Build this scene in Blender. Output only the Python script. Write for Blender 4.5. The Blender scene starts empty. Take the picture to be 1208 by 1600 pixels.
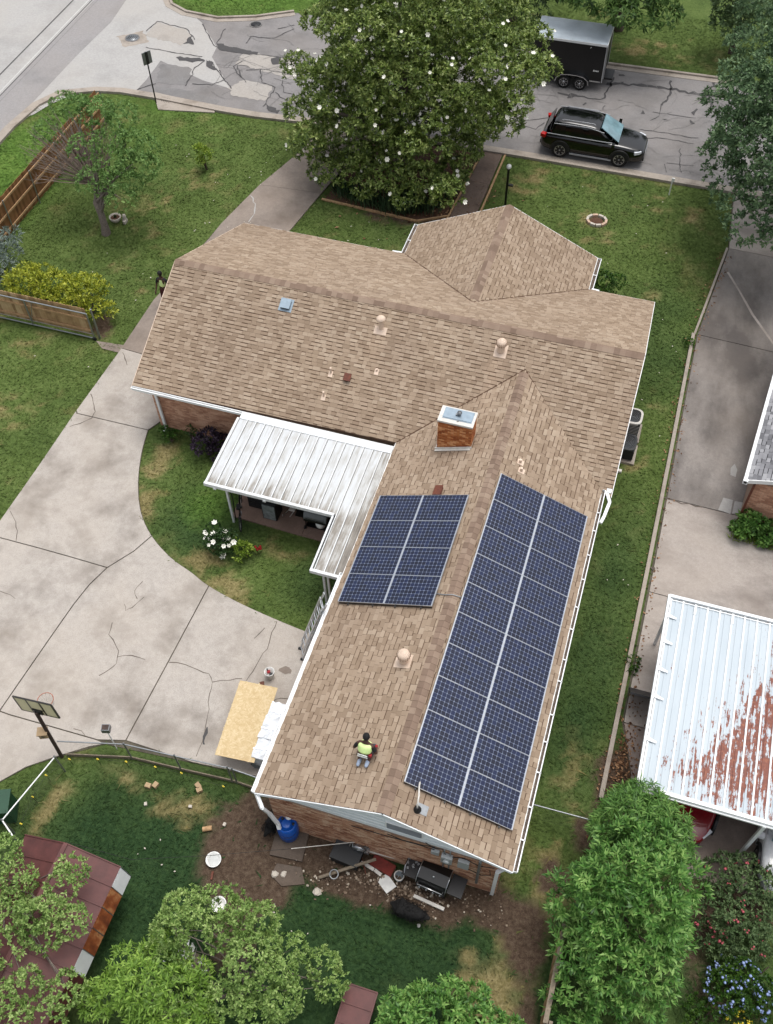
import bpy, bmesh, math, random
import numpy as np
from mathutils import Vector, Matrix
R_ = math.radians
random.seed(7)
RNG = np.random.default_rng(7)
S = bpy.context.scene
COL = S.collection
# ------------------------------------------------------------------ camera
CAMP = dict(f=1528.54, c=(2.9707, -20.7044, 28.2136), pitch=.9366, yaw=.3253, roll=-.0241)
def cam_axes():
    p, y, r = CAMP['pitch'], CAMP['yaw'], CAMP['roll']
    fw = Vector((-math.sin(y)*math.cos(p), math.cos(y)*math.cos(p), -math.sin(p)))
    ri = Vector((math.cos(y), math.sin(y), 0)); up = ri.cross(fw)
    return ri*math.cos(r)+up*math.sin(r), up*math.cos(r)-ri*math.sin(r), fw
CR, CU, CF = cam_axes(); CC = Vector(CAMP['c'])
cd = bpy.data.cameras.new('camera'); cam = bpy.data.objects.new('camera', cd); COL.objects.link(cam)
cd.sensor_fit = 'VERTICAL'; cd.sensor_height = 24.0; cd.lens = 24.0*CAMP['f']/1600
cd.clip_start = .1; cd.clip_end = 2000
m = Matrix.Identity(4)
for i in range(3):
    m[i][0] = CR[i]; m[i][1] = CU[i]; m[i][2] = -CF[i]; m[i][3] = CC[i]
cam.matrix_world = m; S.camera = cam
def at(px, py, z=0.0):
    """survey helper: the place at height z that the photograph shows at (px, py)"""
    d = CF + CR*((px-604)/CAMP['f']) + CU*((800-py)/CAMP['f'])
    return CC + d*((z-CC.z)/d.z)
# ------------------------------------------------------------------ light
SUN_EL, SUN_AZ = R_(78), R_(25)         # azimuth from +y towards +x
w = bpy.data.worlds.new('World'); S.world = w; w.use_nodes = True
nt = w.node_tree; bg = nt.nodes['Background']
sky = nt.nodes.new('ShaderNodeTexSky'); sky.sky_type = 'NISHITA'; sky.sun_disc = False
sky.sun_elevation = SUN_EL; sky.sun_rotation = SUN_AZ; sky.dust_density = 4; sky.air_density = 1.0; sky.ozone_density = 1
hs = nt.nodes.new('ShaderNodeHueSaturation'); hs.inputs['Saturation'].default_value = .30
nt.links.new(sky.outputs[0], hs.inputs['Color']); nt.links.new(hs.outputs[0], bg.inputs[0])
bg.inputs[1].default_value = .15
sl = bpy.data.lights.new('sun', 'SUN'); sl.energy = 1.0; sl.angle = R_(25); sl.color = (1, .97, .93)
so = bpy.data.objects.new('sun', sl); COL.objects.link(so)
sd = Vector((math.sin(SUN_AZ)*math.cos(SUN_EL), math.cos(SUN_AZ)*math.cos(SUN_EL), math.sin(SUN_EL)))
so.rotation_euler = sd.to_track_quat('Z', 'Y').to_euler(); so.location = (0, 0, 60)
S.view_settings.view_transform = 'Standard'; S.view_settings.look = 'None'
S.view_settings.exposure = 0.50; S.view_settings.gamma = 1
S.render.engine = 'CYCLES'
S.cycles.max_bounces = 6; S.cycles.diffuse_bounces = 3; S.cycles.glossy_bounces = 2; S.cycles.transmission_bounces = 3; S.cycles.transparent_max_bounces = 4
# ------------------------------------------------------------------ numpy value noise
_tab = np.random.default_rng(3).random((256, 256))
def vnoise(x, y):
    x0 = np.floor(x).astype(int); y0 = np.floor(y).astype(int); fx = x-x0; fy = y-y0
    fx = fx*fx*(3-2*fx); fy = fy*fy*(3-2*fy)
    g = lambda a, b: _tab[a % 256, b % 256]
    return (g(x0, y0)*(1-fx)+g(x0+1, y0)*fx)*(1-fy)+(g(x0, y0+1)*(1-fx)+g(x0+1, y0+1)*fx)*fy
def fbm(x, y, o=4):
    s = 0; a = .5; t = 0
    for k in range(o):
        s = s+a*vnoise(x*2**k+17*k, y*2**k+31*k); t += a; a *= .5
    return s/t
# ------------------------------------------------------------------ materials
def lin(r, g, b):
    f = lambda c: (c/255/12.92) if c <= 10 else ((c/255+.055)/1.055)**2.4
    return (f(r), f(g), f(b), 1)
MATS = {}
def nodes(name):
    mt = bpy.data.materials.new(name); mt.use_nodes = True
    n = mt.node_tree
    return mt, n, n.nodes['Principled BSDF']
def setv(b, **k):
    for a, v in k.items(): b.inputs[a.replace('_', ' ')].default_value = v
def N(nt, t, **k):
    n = nt.nodes.new(t)
    for a, v in k.items(): setattr(n, a, v)
    return n
def coords(nt, scale=(1, 1, 1), obj=False):
    tc = N(nt, 'ShaderNodeNewGeometry') if not obj else N(nt, 'ShaderNodeTexCoord')
    mp = N(nt, 'ShaderNodeMapping'); mp.inputs['Scale'].default_value = scale
    nt.links.new(tc.outputs['Object' if obj else 'Position'], mp.inputs[0])
    return mp.outputs[0]
def noise(nt, vec, scale, detail=4, rough=.6):
    n = N(nt, 'ShaderNodeTexNoise'); n.inputs['Scale'].default_value = scale
    n.inputs['Detail'].default_value = detail; n.inputs['Roughness'].default_value = rough
    nt.links.new(vec, n.inputs['Vector']); return n.outputs['Fac']
def ramp(nt, fac, stops):
    r = N(nt, 'ShaderNodeValToRGB'); e = r.color_ramp.elements
    while len(e) < len(stops): e.new(.5)
    for q, (p, c) in zip(e, stops): q.position = p; q.color = c if len(c) == 4 else (*c, 1)
    nt.links.new(fac, r.inputs[0]); return r.outputs[0]
def mixc(nt, fac, a, b, mode='MIX'):
    mx = N(nt, 'ShaderNodeMix', data_type='RGBA', blend_type=mode)
    for sk, v in ((0, fac), (6, a), (7, b)):
        if isinstance(v, (int, float)): mx.inputs[sk].default_value = v
        elif isinstance(v, tuple): mx.inputs[sk].default_value = v
        else: nt.links.new(v, mx.inputs[sk])
    return mx.outputs[2]
def math_(nt, op, a, b=0.0):
    mm = N(nt, 'ShaderNodeMath', operation=op)
    for i, v in enumerate((a, b)):
        if isinstance(v, (int, float)): mm.inputs[i].default_value = v
        else: nt.links.new(v, mm.inputs[i])
    return mm.outputs[0]
def maprange(nt, v, a, b, c=0.0, d=1.0):
    mr = N(nt, 'ShaderNodeMapRange'); nt.links.new(v, mr.inputs[0])
    for i, q in enumerate((a, b, c, d)): mr.inputs[i+1].default_value = q
    return mr.outputs[0]
def bump(nt, b, h, dist=.01, st=.5):
    bp = N(nt, 'ShaderNodeBump'); bp.inputs['Distance'].default_value = dist; bp.inputs['Strength'].default_value = st
    nt.links.new(h, bp.inputs['Height']); nt.links.new(bp.outputs[0], b.inputs['Normal'])
def attr(nt, name):
    a = N(nt, 'ShaderNodeAttribute'); a.attribute_name = name; return a.outputs['Fac']
def plain(name, rgb, rough=.6, metal=0.0, var=.12, scale=6.0, obj=True, **k):
    """a colour with mild blotchy wear"""
    mt, n, b = nodes(name); c = lin(*rgb)
    f = noise(n, coords(n, obj=obj), scale, 5)
    lo = tuple(x*(1-var) for x in c[:3])+(1,); hi = tuple(min(1, x*(1+var)) for x in c[:3])+(1,)
    n.links.new(ramp(n, f, [(.3, lo), (.7, hi)]), b.inputs['Base Color'])
    setv(b, Roughness=rough, Metallic=metal, **k)
    MATS[name] = mt; return mt
def island(name, stops, rough=.85, noise_amt=.25, nscale=3.0, objrand=True, spec=.3, bscale=0):
    """each separate piece gets its own tone"""
    mt, n, b = nodes(name)
    g = N(n, 'ShaderNodeNewGeometry').outputs['Random Per Island']
    if objrand:
        o = N(n, 'ShaderNodeObjectInfo').outputs['Random']
        g = math_(n, 'FRACT', math_(n, 'ADD', g, o))
    f = noise(n, coords(n), nscale, 3)
    v = math_(n, 'ADD', g, maprange(n, f, .3, .7, -noise_amt, noise_amt))
    col = ramp(n, v, stops)
    if name == 'shingle':      # pale wash streaks under the two ridge vents, and broad weathering
        sx = N(n, 'ShaderNodeSeparateXYZ'); n.links.new(N(n, 'ShaderNodeNewGeometry').outputs['Position'], sx.inputs[0]); tot = None
        for xc, y0, y1 in ((-1.0, 1.0, 3.75), (-5.3, 2.2, 3.6)):
            mk = math_(n, 'MULTIPLY', maprange(n, math_(n, 'ABSOLUTE', math_(n, 'SUBTRACT', sx.outputs[0], xc)), .05, .42, 1, 0), math_(n, 'MULTIPLY', maprange(n, sx.outputs[1], y0, y1, 0, .55), maprange(n, sx.outputs[1], y1, y1+.1, 1, 0)))
            tot = mk if tot is None else math_(n, 'MAXIMUM', tot, mk)
        col = mixc(n, math_(n, 'MULTIPLY', tot, maprange(n, noise(n, coords(n), 3, 3), .3, .7, .4, 1)), col, lin(190, 166, 142))
        w_ = noise(n, coords(n, (1, .5, 1)), .5, 5); col = mixc(n, maprange(n, w_, .38, .72, 0, .3), col, lin(124, 108, 95))
    n.links.new(col, b.inputs['Base Color']); setv(b, Roughness=rough)
    b.inputs['Specular IOR Level'].default_value = spec
    if bscale: bump(n, b, noise(n, coords(n), bscale, 2), .004, .6)
    MATS[name] = mt; return mt
def leafmat(name, dark, mid, light, trans=.3, rough=.5, clump=1.2, spec=.35):
    mt, n, b = nodes(name)
    g = N(n, 'ShaderNodeNewGeometry').outputs['Random Per Island']
    f = noise(n, coords(n), clump, 2)
    v = math_(n, 'ADD', math_(n, 'MULTIPLY', g, .6), maprange(n, f, .3, .7, 0, .4))
    c = ramp(n, v, [(.1, lin(*dark)), (.5, lin(*mid)), (.92, lin(*light))])
    n.links.new(c, b.inputs['Base Color']); setv(b, Roughness=rough); b.inputs['Specular IOR Level'].default_value = spec
    t = N(n, 'ShaderNodeBsdfTranslucent'); n.links.new(c, t.inputs[0])
    ms = N(n, 'ShaderNodeMixShader'); ms.inputs[0].default_value = trans
    n.links.new(b.outputs[0], ms.inputs[1]); n.links.new(t.outputs[0], ms.inputs[2])
    n.links.new(ms.outputs[0], n.nodes['Material Output'].inputs[0])
    MATS[name] = mt; return mt
# ------------------------------------------------------------------ object helpers
OFF = {}
def tag(o, label=None, cat=None, group=None, kind=None):
    if label: o['label'] = label
    if cat: o['category'] = cat
    if group: o['group'] = group
    if kind: o['kind'] = kind
    return o
def thing(name, loc, label, cat, group=None, rz=0.0):
    o = bpy.data.objects.new(name, None); COL.objects.link(o); o.location = loc; o.rotation_euler = (0, 0, rz)
    o.empty_display_size = .2
    OFF[o.name] = Vector(loc); tag(o, label, cat, group); return o
def link(name, me, parent=None, mats=None, local=False):
    o = bpy.data.objects.new(name, me); COL.objects.link(o)
    if mats:
        for q in (mats if isinstance(mats, (list, tuple)) else [mats]):
            if len(me.materials) < 8: me.materials.append(MATS[q] if isinstance(q, str) else q)
    if parent is not None:
        o.parent = parent
        OFF[o.name] = OFF.get(parent.name, Vector())
    else: OFF[o.name] = Vector()
    return o
class MB:
    """collects world-space (or local) geometry and links it as one mesh"""
    def __init__(s): s.v = []; s.f = []; s.mi = []; s.sm = []
    def add(s, vs, fs, mi=0, smooth=False):
        k = len(s.v); s.v += [Vector(q) for q in vs]
        for f in fs: s.f.append([i+k for i in f]); s.mi.append(mi); s.sm.append(smooth)
        return s
    def box(s, c, d, rz=0.0, M=None, mi=0):
        c = Vector(c); x, y, z = d[0]/2, d[1]/2, d[2]/2
        vs = [Vector((a*x, b*y, e*z)) for e in (-1, 1) for a, b in ((-1, -1), (1, -1), (1, 1), (-1, 1))]
        rot = M if M is not None else Matrix.Rotation(rz, 3, 'Z')
        return s.add([c+rot@q for q in vs], [(3, 2, 1, 0), (4, 5, 6, 7), (0, 1, 5, 4), (1, 2, 6, 5), (2, 3, 7, 6), (3, 0, 4, 7)], mi)
    def bar(s, a, b, wd, h, up=(0, 0, 1), mi=0):
        a, b = Vector(a), Vector(b); d = b-a; L = d.length; d.normalize(); up = Vector(up)
        sd = d.cross(up)
        if sd.length < 1e-4: sd = d.cross(Vector((1, 0, 0)))
        sd.normalize(); u2 = sd.cross(d)
        return s.box((a+b)/2, (L, wd, h), M=Matrix((d, -sd, u2)).transposed(), mi=mi)
    def slab(s, poly, z0, z1, mi=0):
        n = len(poly); P = [Vector((p[0], p[1])) for p in poly]
        A = sum(P[i].x*P[(i+1) % n].y-P[(i+1) % n].x*P[i].y for i in range(n))
        if A < 0: P.reverse()
        vs = [(p.x, p.y, z1) for p in P]+[(p.x, p.y, z0) for p in P]
        return s.add(vs, [list(range(n))]+[(i, i+n, (i+1) % n+n, (i+1) % n) for i in range(n)], mi)
    def tube(s, pts, rs, seg=8, mi=0, cap=True, smooth=True):
        pts = [Vector(p) for p in pts]; n = len(pts)
        if not hasattr(rs, '__len__'): rs = [rs]*n
        rings = []; prev = None
        for i, p in enumerate(pts):
            d = (pts[min(i+1, n-1)]-pts[max(i-1, 0)]).normalized()
            if prev is None:
                a = d.cross(Vector((0, 0, 1)) if abs(d.z) < .9 else Vector((1, 0, 0))).normalized()
            else: a = (prev-d*prev.dot(d)).normalized()
            prev = a; b = d.cross(a)
            rings.append([p+(a*math.cos(2*math.pi*k/seg)+b*math.sin(2*math.pi*k/seg))*rs[i] for k in range(seg)])
        vs = [q for r in rings for q in r]
        fs = [(i*seg+k, i*seg+(k+1) % seg, (i+1)*seg+(k+1) % seg, (i+1)*seg+k) for i in range(n-1) for k in range(seg)]
        s.add(vs, fs, mi, smooth)
        if cap:
            s.add(rings[0], [list(range(seg))[::-1]], mi); s.add(rings[-1], [list(range(seg))], mi)
        return s
    def lathe(s, c, prof, seg=16, M=None, mi=0, smooth=True):
        c = Vector(c); M = M or Matrix.Identity(3)
        vs = [c+M@Vector((r*math.cos(2*math.pi*k/seg), r*math.sin(2*math.pi*k/seg), z)) for r, z in prof for k in range(seg)]
        fs = [(i*seg+k, i*seg+(k+1) % seg, (i+1)*seg+(k+1) % seg, (i+1)*seg+k) for i in range(len(prof)-1) for k in range(seg)]
        return s.add(vs, fs, mi, smooth)
    def strip(s, pts, wd, z, jit=0.0, mi=0, rnd=random):
        pts = [Vector((p[0], p[1])) for p in pts]; n = len(pts); L = []; Rr = []
        for i, p in enumerate(pts):
            d = (pts[min(i+1, n-1)]-pts[max(i-1, 0)])
            if d.length < 1e-6: d = Vector((1, 0))
            d.normalize(); q = Vector((-d.y, d.x))
            w2 = wd/2*(1+rnd.uniform(-jit, jit)); c = p+q*rnd.uniform(-jit, jit)*wd*.8
            L.append((c.x+q.x*w2, c.y+q.y*w2, z)); Rr.append((c.x-q.x*w2, c.y-q.y*w2, z))
        return s.add(Rr+L, [(i, i+1, n+i+1, n+i) for i in range(n-1)], mi)
    def mesh(s, name, off=Vector()):
        me = bpy.data.meshes.new(name)
        me.from_pydata([tuple(q-off) for q in s.v], [], s.f)
        if any(s.mi): me.polygons.foreach_set('material_index', s.mi)
        if any(s.sm): me.polygons.foreach_set('use_smooth', s.sm)
        me.update(); return me
    def build(s, name, mats, parent=None, label=None, cat=None, group=None, kind=None, local=False):
        off = Vector() if (parent is None or local) else OFF[parent.name]
        o = link(name, s.mesh(name, off), parent, mats)
        return tag(o, label, cat, group, kind)
def solo(mb, name, mats, loc, label, cat, group=None, kind=None):
    """a top-level thing that is one mesh, origin at its base"""
    o = link(name, mb.mesh(name, Vector(loc)), None, mats); o.location = loc; OFF[o.name] = Vector(loc)
    return tag(o, label, cat, group, kind)
def place(name, me, parent, M, label=None):
    """a piece sharing mesh data; M is its world matrix; parents are unrotated"""
    o = bpy.data.objects.new(name, me); COL.objects.link(o)
    if parent is not None:
        M = M.copy(); M.translation = M.translation-OFF[parent.name]; o.parent = parent
        OFF[o.name] = OFF[parent.name]
    o.matrix_local = M
    if label: o['label'] = label
    return o
def npmesh(name, V, F, attrs=None, smooth=False):
    me = bpy.data.meshes.new(name); V = np.asarray(V, np.float32); F = np.asarray(F, np.int32); k = F.shape[1]
    me.vertices.add(len(V)); me.vertices.foreach_set('co', V.ravel())
    me.loops.add(F.size); me.loops.foreach_set('vertex_index', F.ravel())
    me.polygons.add(len(F)); me.polygons.foreach_set('loop_start', np.arange(0, F.size, k, dtype=np.int32))
    me.polygons.foreach_set('loop_total', np.full(len(F), k, np.int32))
    if smooth: me.polygons.foreach_set('use_smooth', np.ones(len(F), bool))
    for a, v in (attrs or {}).items():
        at_ = me.attributes.new(a, 'FLOAT', 'POINT'); at_.data.foreach_set('value', np.asarray(v, np.float32))
    me.update(calc_edges=True); return me
def mbox(dx, dy, dz, z0=0.0, open_bottom=True):
    """verts/faces of a small piece lying on z=z0, centred in x and y"""
    b = MB(); b.box((0, 0, z0+dz/2), (dx, dy, dz))
    if open_bottom: b.f.pop(0); b.mi.pop(0); b.sm.pop(0)
    return b
# ------------------------------------------------------------------ foliage
def unit(a): return a/np.maximum(np.linalg.norm(a, axis=-1, keepdims=True), 1e-6)
def leaf_arrays(P, A, k, L, W, t0, t1, rng, fold=.15, droop=0.0):
    """k leaves round each cluster P with axis A"""
    n = len(P); P = np.repeat(P, k, 0); A = unit(np.repeat(A, k, 0)); n = len(P)
    h = np.where(np.abs(A[:, 2:3]) < .9, np.array([[0, 0, 1.]]), np.array([[1., 0, 0]]))
    e1 = unit(np.cross(A, h)); e2 = np.cross(A, e1)
    ph = (np.tile(np.arange(k), n//k)*2.399+rng.random(n)*1.2+np.repeat(rng.random(n//k)*6.28, k))[:, None]
    t = (t0+(t1-t0)*rng.random(n))[:, None]
    D = A*np.cos(t)+(e1*np.cos(ph)+e2*np.sin(ph))*np.sin(t); D[:, 2] -= droop; D = unit(D)
    Sd = unit(np.cross(D, A+rng.normal(0, .25, A.shape))); Nn = np.cross(Sd, D)
    l = L*(.65+.6*rng.random(n))[:, None]; w = W*(.7+.5*rng.random(n))[:, None]
    base = P+rng.normal(0, L*.12, P.shape)
    mid = base+D*l*.5
    a = mid+Sd*w/2-Nn*0+Nn*fold*w; b = mid-Sd*w/2+Nn*fold*w; tip = base+D*l-Nn*fold*l*.3
    V = np.stack([base, a, tip, b], 1).reshape(-1, 3)
    F = np.arange(4*n).reshape(n, 4)
    return V, F
def crown_clusters(blobs, per_m2, rng, up=.35, zmin=.15, low=-.35):
    """points on the outer skin of overlapping lobes"""
    C = np.array([b[:3] for b in blobs]); Rr = np.array([b[3:6] for b in blobs])
    Ps = []; As = []
    for i in range(len(blobs)):
        area = 4*math.pi*(np.prod(Rr[i])**(2/3)); n = max(6, int(area*per_m2))
        d = unit(rng.normal(size=(n, 3))); d = d[d[:, 2] > low]
        p = C[i]+d*Rr[i]*(.78+.28*rng.random((len(d), 1)))
        keep = p[:, 2] > zmin
        for j in range(len(blobs)):
            if j != i: keep &= (((p-C[j])/Rr[j])**2).sum(1) > .55
        Ps.append(p[keep]); As.append(unit(d[keep]/Rr[i]*Rr[i].mean()+np.array([0, 0, up])))
    return np.concatenate(Ps), np.concatenate(As)
def lobes(c, r, n, rb, rng, low=-.5, sq=.8, zmin=.3):
    """n lobes spread over an ellipsoid"""
    out = []
    g = np.arange(n)+.5; ph = np.arccos(1-2*g/n); th = math.pi*(1+5**.5)*g
    D = np.stack([np.cos(th)*np.sin(ph), np.sin(th)*np.sin(ph), np.cos(ph)], 1)
    for d in D:
        if d[2] < low: continue
        q = rng.uniform(.55, .95); rr = rb*rng.uniform(.7, 1.3)
        p = np.array(c)+d*np.array(r)*q+rng.normal(0, rb*.25, 3)
        if p[2] < zmin: p[2] = zmin+abs(rng.normal(0, .1))
        out.append((*p, rr, rr, rr*sq))
    return out
def foliage(parent, name, P, A, mat, k, L, W, t0, t1, seed=0, droop=0.0, fold=.15, kind=None):
    rng = np.random.default_rng(seed)
    V, F = leaf_arrays(P, A, k, L, W, t0, t1, rng, fold, droop)
    me = npmesh(name, V-np.array(OFF[parent.name]) if parent is not None else V, F)
    o = link(name, me, parent, mat)
    if kind: o['kind'] = kind
    return o
def trunk(parent, base, top, r0, r1, limbs, mat, rng, name='trunk', wig=.08, seg=8):
    b = MB(); base = Vector(base); top = Vector(top); n = 6; pts = []
    for i in range(n):
        t = i/(n-1); p = base.lerp(top, t)+Vector((rng.normal(0, wig), rng.normal(0, wig), 0))*(1 if 0 < i < n-1 else 0); pts.append(p)
    pts[0] = pts[0]-Vector((0, 0, .05))
    b.tube(pts, [r0*1.35]+[r0+(r1-r0)*i/(n-1) for i in range(1, n)], seg)
    for q in limbs:
        q = Vector(q); s0 = pts[rng.integers(2, n)]; L = (q-s0).length
        mid = s0.lerp(q, .5)+Vector(rng.normal(0, .1*L, 3))*.5+Vector((0, 0, .08*L))
        rr = r1*rng.uniform(.45, .8)
        b.tube([s0, s0.lerp(mid, .5)+Vector(rng.normal(0, .04, 3)), mid, mid.lerp(q, .6)+Vector(rng.normal(0, .05, 3)), q], [rr, rr*.8, rr*.6, rr*.4, rr*.2], 5)
    return b.build(name, mat, parent)
# ================================================================== MATERIALS
def lo_hi(rgb, a, b): c = lin(*rgb); return tuple(x*a for x in c[:3])+(1,), tuple(min(1, x*b) for x in c[:3])+(1,)
def concrete(name, base, stain, stain_lo=.5, stain_hi=.75, sscale=.5, fine=9, grit=.35, streak=(1, 1, 1)):
    mt, n, b = nodes(name); v = coords(n)
    a, c = lo_hi(base, .80, 1.14)
    col = ramp(n, noise(n, v, fine, 6, .65), [(.3, a), (.7, c)])
    sp = noise(n, v, 55, 2, .7)
    col = mixc(n, grit, col, ramp(n, sp, [(.35, lo_hi(base, .55, 1)[0]), (.5, lin(*base)), (.72, lo_hi(base, 1, 1.3)[1])]))
    big = noise(n, coords(n, streak), sscale, 7, .62)
    col = mixc(n, ramp(n, big, [(stain_lo, (0, 0, 0)), (stain_hi, (.85, .85, .85))]), col, lin(*stain))
    warm = noise(n, v, .23, 3)
    col = mixc(n, maprange(n, warm, .4, .65, 0, .35), col, lo_hi((base[0], base[1]-4, base[2]-9), 1, 1.0)[1])
    n.links.new(col, b.inputs['Base Color']); setv(b, Roughness=.9); b.inputs['Specular IOR Level'].default_value = .25
    bump(n, b, sp, .006, .5); MATS[name] = mt
concrete('driveway_concrete', (173, 166, 158), (120, 112, 104), .47, .70, .6, fine=5, grit=.5)
concrete('front_drive_concrete', (142, 131, 122), (104, 94, 86), .45, .7, .5)
concrete('walk_concrete', (116, 100, 90), (84, 72, 64), .45, .7, .8)
concrete('patio_concrete', (134, 112, 100), (100, 84, 76), .5, .75, .9)
concrete('mildew_concrete', (142, 136, 131), (62, 58, 57), .40, .60, .30, streak=(1, .45, 1))
concrete('neighbour_concrete', (166, 158, 151), (112, 104, 99), .46, .70, .5, streak=(.6, 1.2, 1))
concrete('carport_concrete', (140, 128, 121), (98, 86, 80), .5, .7, .6)  # darker, browner concrete for the slab at the carport
concrete('street_concrete', (168, 166, 163), (140, 138, 135), .5, .75, .35)
concrete('street_patch', (162, 157, 151), (128, 124, 120), .5, .75, .6)
concrete('asphalt', (132, 129, 128), (100, 98, 97), .46, .7, .5, grit=.5)
concrete('asphalt_band', (146, 143, 142), (122, 120, 119), .5, .75, .4)
concrete('asphalt_patch', (124, 122, 121), (104, 102, 101), .5, .75, .9)
concrete('kerb_concrete', (160, 151, 141), (116, 107, 98), .5, .7, 1.1)
plain('tar', (66, 64, 64), .8); plain('crack_fill', (96, 87, 79), .95); plain('joint_fill', (84, 78, 66), .95, scale=2, var=.4)
plain('road_paint', (186, 185, 182), .7); plain('moss', (70, 78, 44), .95)
plain('white_paint', (234, 234, 232), .45, var=.06, scale=3); plain('white_metal', (228, 230, 230), .4, var=.07, scale=2)
plain('off_white', (206, 202, 194), .6); plain('gutter_muck', (92, 80, 70), .9, var=.5, scale=12)
plain('grey_metal', (128, 131, 134), .4, .7); plain('galvanised', (150, 153, 155), .42, .75, scale=10); plain('dark_metal', (42, 42, 43), .45, .4)
plain('black_paint', (16, 16, 17), .35); plain('black_plastic', (26, 26, 28), .55); plain('rubber', (20, 20, 20), .85)
plain('chrome', (205, 206, 208), .15, 1.0); plain('steel', (170, 172, 175), .28, .9)
plain('mortar', (150, 128, 112), .95, scale=14); plain('orange_mortar', (158, 116, 84), .95, scale=14)
plain('tan_paint', (208, 186, 166), .6, var=.1); plain('pink_tan', (188, 160, 138), .7); plain('rust_brown', (98, 52, 36), .75, scale=12, var=.3)
plain('plumbing_lead', (150, 150, 152), .6, .3); plain('vent_grey', (140, 156, 168), .45, .3)
plain('roof_deck', (84, 62, 47), .95); plain('blue_plastic', (20, 82, 170), .35, var=.1, scale=4)
plain('bark_grey', (112, 102, 94), .95, scale=18, var=.35); plain('bark_brown', (78, 66, 56), .95, scale=14, var=.35); plain('twig', (122, 108, 98), .95)
plain('wood_grey', (128, 116, 100), .9, scale=9, var=.3); plain('wood_rail', (176, 142, 104), .85, scale=9, var=.25)
plain('green_plastic', (24, 66, 44), .5); plain('red_paint', (120, 18, 28), .22, Coat_Weight=.6); plain('car_white', (225, 226, 228), .25, Coat_Weight=.5)
plain('car_black', (4, 4, 5), .12, Coat_Weight=.3, Coat_Roughness=.04); plain('tint_glass', (10, 13, 15), .06); plain('windscreen_glass', (112, 140, 148), .05, var=.3, scale=2)
plain('tail_red', (170, 22, 18), .2); plain('lamp_clear', (210, 214, 220), .1)
plain('trailer_black', (4, 4, 6), .35); plain('trailer_roof', (176, 186, 194), .4, .1, var=.12, scale=1.2)
plain('skin_dark', (74, 48, 36), .6); plain('hair_black', (12, 11, 11), .8); plain('vest_lime', (222, 246, 166), .7, var=.08); plain('vest_stripe', (226, 228, 226), .4)
plain('shirt_black', (22, 22, 24), .85); plain('trouser_grey', (60, 62, 70), .85); plain('shoe_blue', (150, 164, 184), .75); plain('cloth_red', (150, 34, 40), .8); plain('trouser_maroon', (74, 30, 32), .85)
plain('dog_fur', (13, 12, 12), .9, var=.4, scale=30); plain('dog_white', (205, 202, 196), .9); plain('dog_tan', (110, 92, 76), .9)
plain('pallet_wrap', (214, 218, 222), .3, var=.1, scale=7); plain('cardboard', (166, 142, 110), .85); plain('yellow_plastic', (228, 206, 60), .5)
plain('backboard', (222, 218, 192), .4, var=.05, Transmission_Weight=.0); plain('pole_rust', (66, 52, 46), .7, .2, var=.35, scale=10); plain('enamel', (226, 226, 222), .25); plain('basin_in', (178, 180, 178), .3)
plain('pale_stone', (186, 178, 166), .85); plain('mulch', (84, 58, 42), .95, scale=30, var=.5); plain('worn_edge', (150, 140, 128), .9); plain('pebble', (182, 164, 142), .85, scale=20, var=.3)
plain('pink_petal', (196, 96, 104), .7); plain('blue_petal', (150, 168, 214), .7); plain('yellow_petal', (222, 200, 60), .7); plain('red_petal', (160, 30, 30), .7)
plain('white_petal', (236, 234, 222), .6, var=.04); plain('clear_plastic', (150, 158, 162), .2); plain('red_board', (112, 40, 32), .8, var=.3)
plain('louvre_grey', (110, 114, 116), .6); plain('siding_white', (228, 234, 238), .55, var=.04); plain('meter_grey', (168, 172, 172), .4, .2); plain('ac_beige', (196, 192, 184), .5); plain('ac_dark', (38, 40, 42), .6)
plain('cabinet_grey', (118, 124, 124), .5, var=.45, scale=9); plain('maroon_metal', (88, 48, 45), .55, .1, var=.22, scale=3.5)
plain('cover_white', (212, 214, 214), .42); plain('seam', (120, 118, 112), .7); plain('car_trim', (158, 160, 164), .3); concrete('dirty_concrete', (98, 87, 78), (74, 64, 56), .45, .7, .9)
plain('hair_net', (60, 60, 60)); plain('cell_back', (126, 136, 156), .4); plain('alu', (196, 199, 203), .32, .8)
plain('cable_black', (20, 20, 20), .6); plain('orange_rim', (160, 80, 50), .6)
# solar cells: dark silicon with a hint of busbar lines
mt, n, b = nodes('solar_cell'); v = coords(n, obj=True)
c = ramp(n, N(n, 'ShaderNodeNewGeometry').outputs['Random Per Island'], [(0, lin(9, 16, 38)), (.5, lin(12, 22, 50)), (1, lin(17, 30, 64))])
n.links.new(c, b.inputs['Base Color']); setv(b, Roughness=.2, Coat_Weight=.3, Coat_Roughness=.08); b.inputs['Specular IOR Level'].default_value = .4; MATS['solar_cell'] = mt
# roofing
island('shingle', [(.0, lin(136, 118, 100)), (.3, lin(147, 129, 110)), (.5, lin(152, 134, 115)), (.7, lin(157, 139, 120)), (1, lin(166, 149, 130))], .95, .16, .55, spec=.1, bscale=160)
island('ridge_cap', [(.0, lin(118, 100, 87)), (.35, lin(130, 111, 97)), (.7, lin(138, 119, 104)), (1, lin(148, 130, 114))], .95, .25, 1.1, spec=.1, bscale=160)
island('grey_shingle', [(.0, lin(104, 104, 107)), (.4, lin(128, 128, 131)), (.7, lin(142, 142, 145)), (1, lin(158, 158, 160))], .95, .2, 1.1, spec=.1)
island('brick_tan', [(.0, lin(140, 94, 74)), (.3, lin(170, 124, 98)), (.65, lin(190, 146, 118)), (1, lin(208, 174, 148))], .95, .3, 1.6, bscale=60)
island('brick_orange', [(.0, lin(136, 72, 38)), (.4, lin(166, 98, 56)), (.75, lin(186, 118, 70)), (1, lin(212, 156, 108))], .95, .3, 2, bscale=60)
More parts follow.
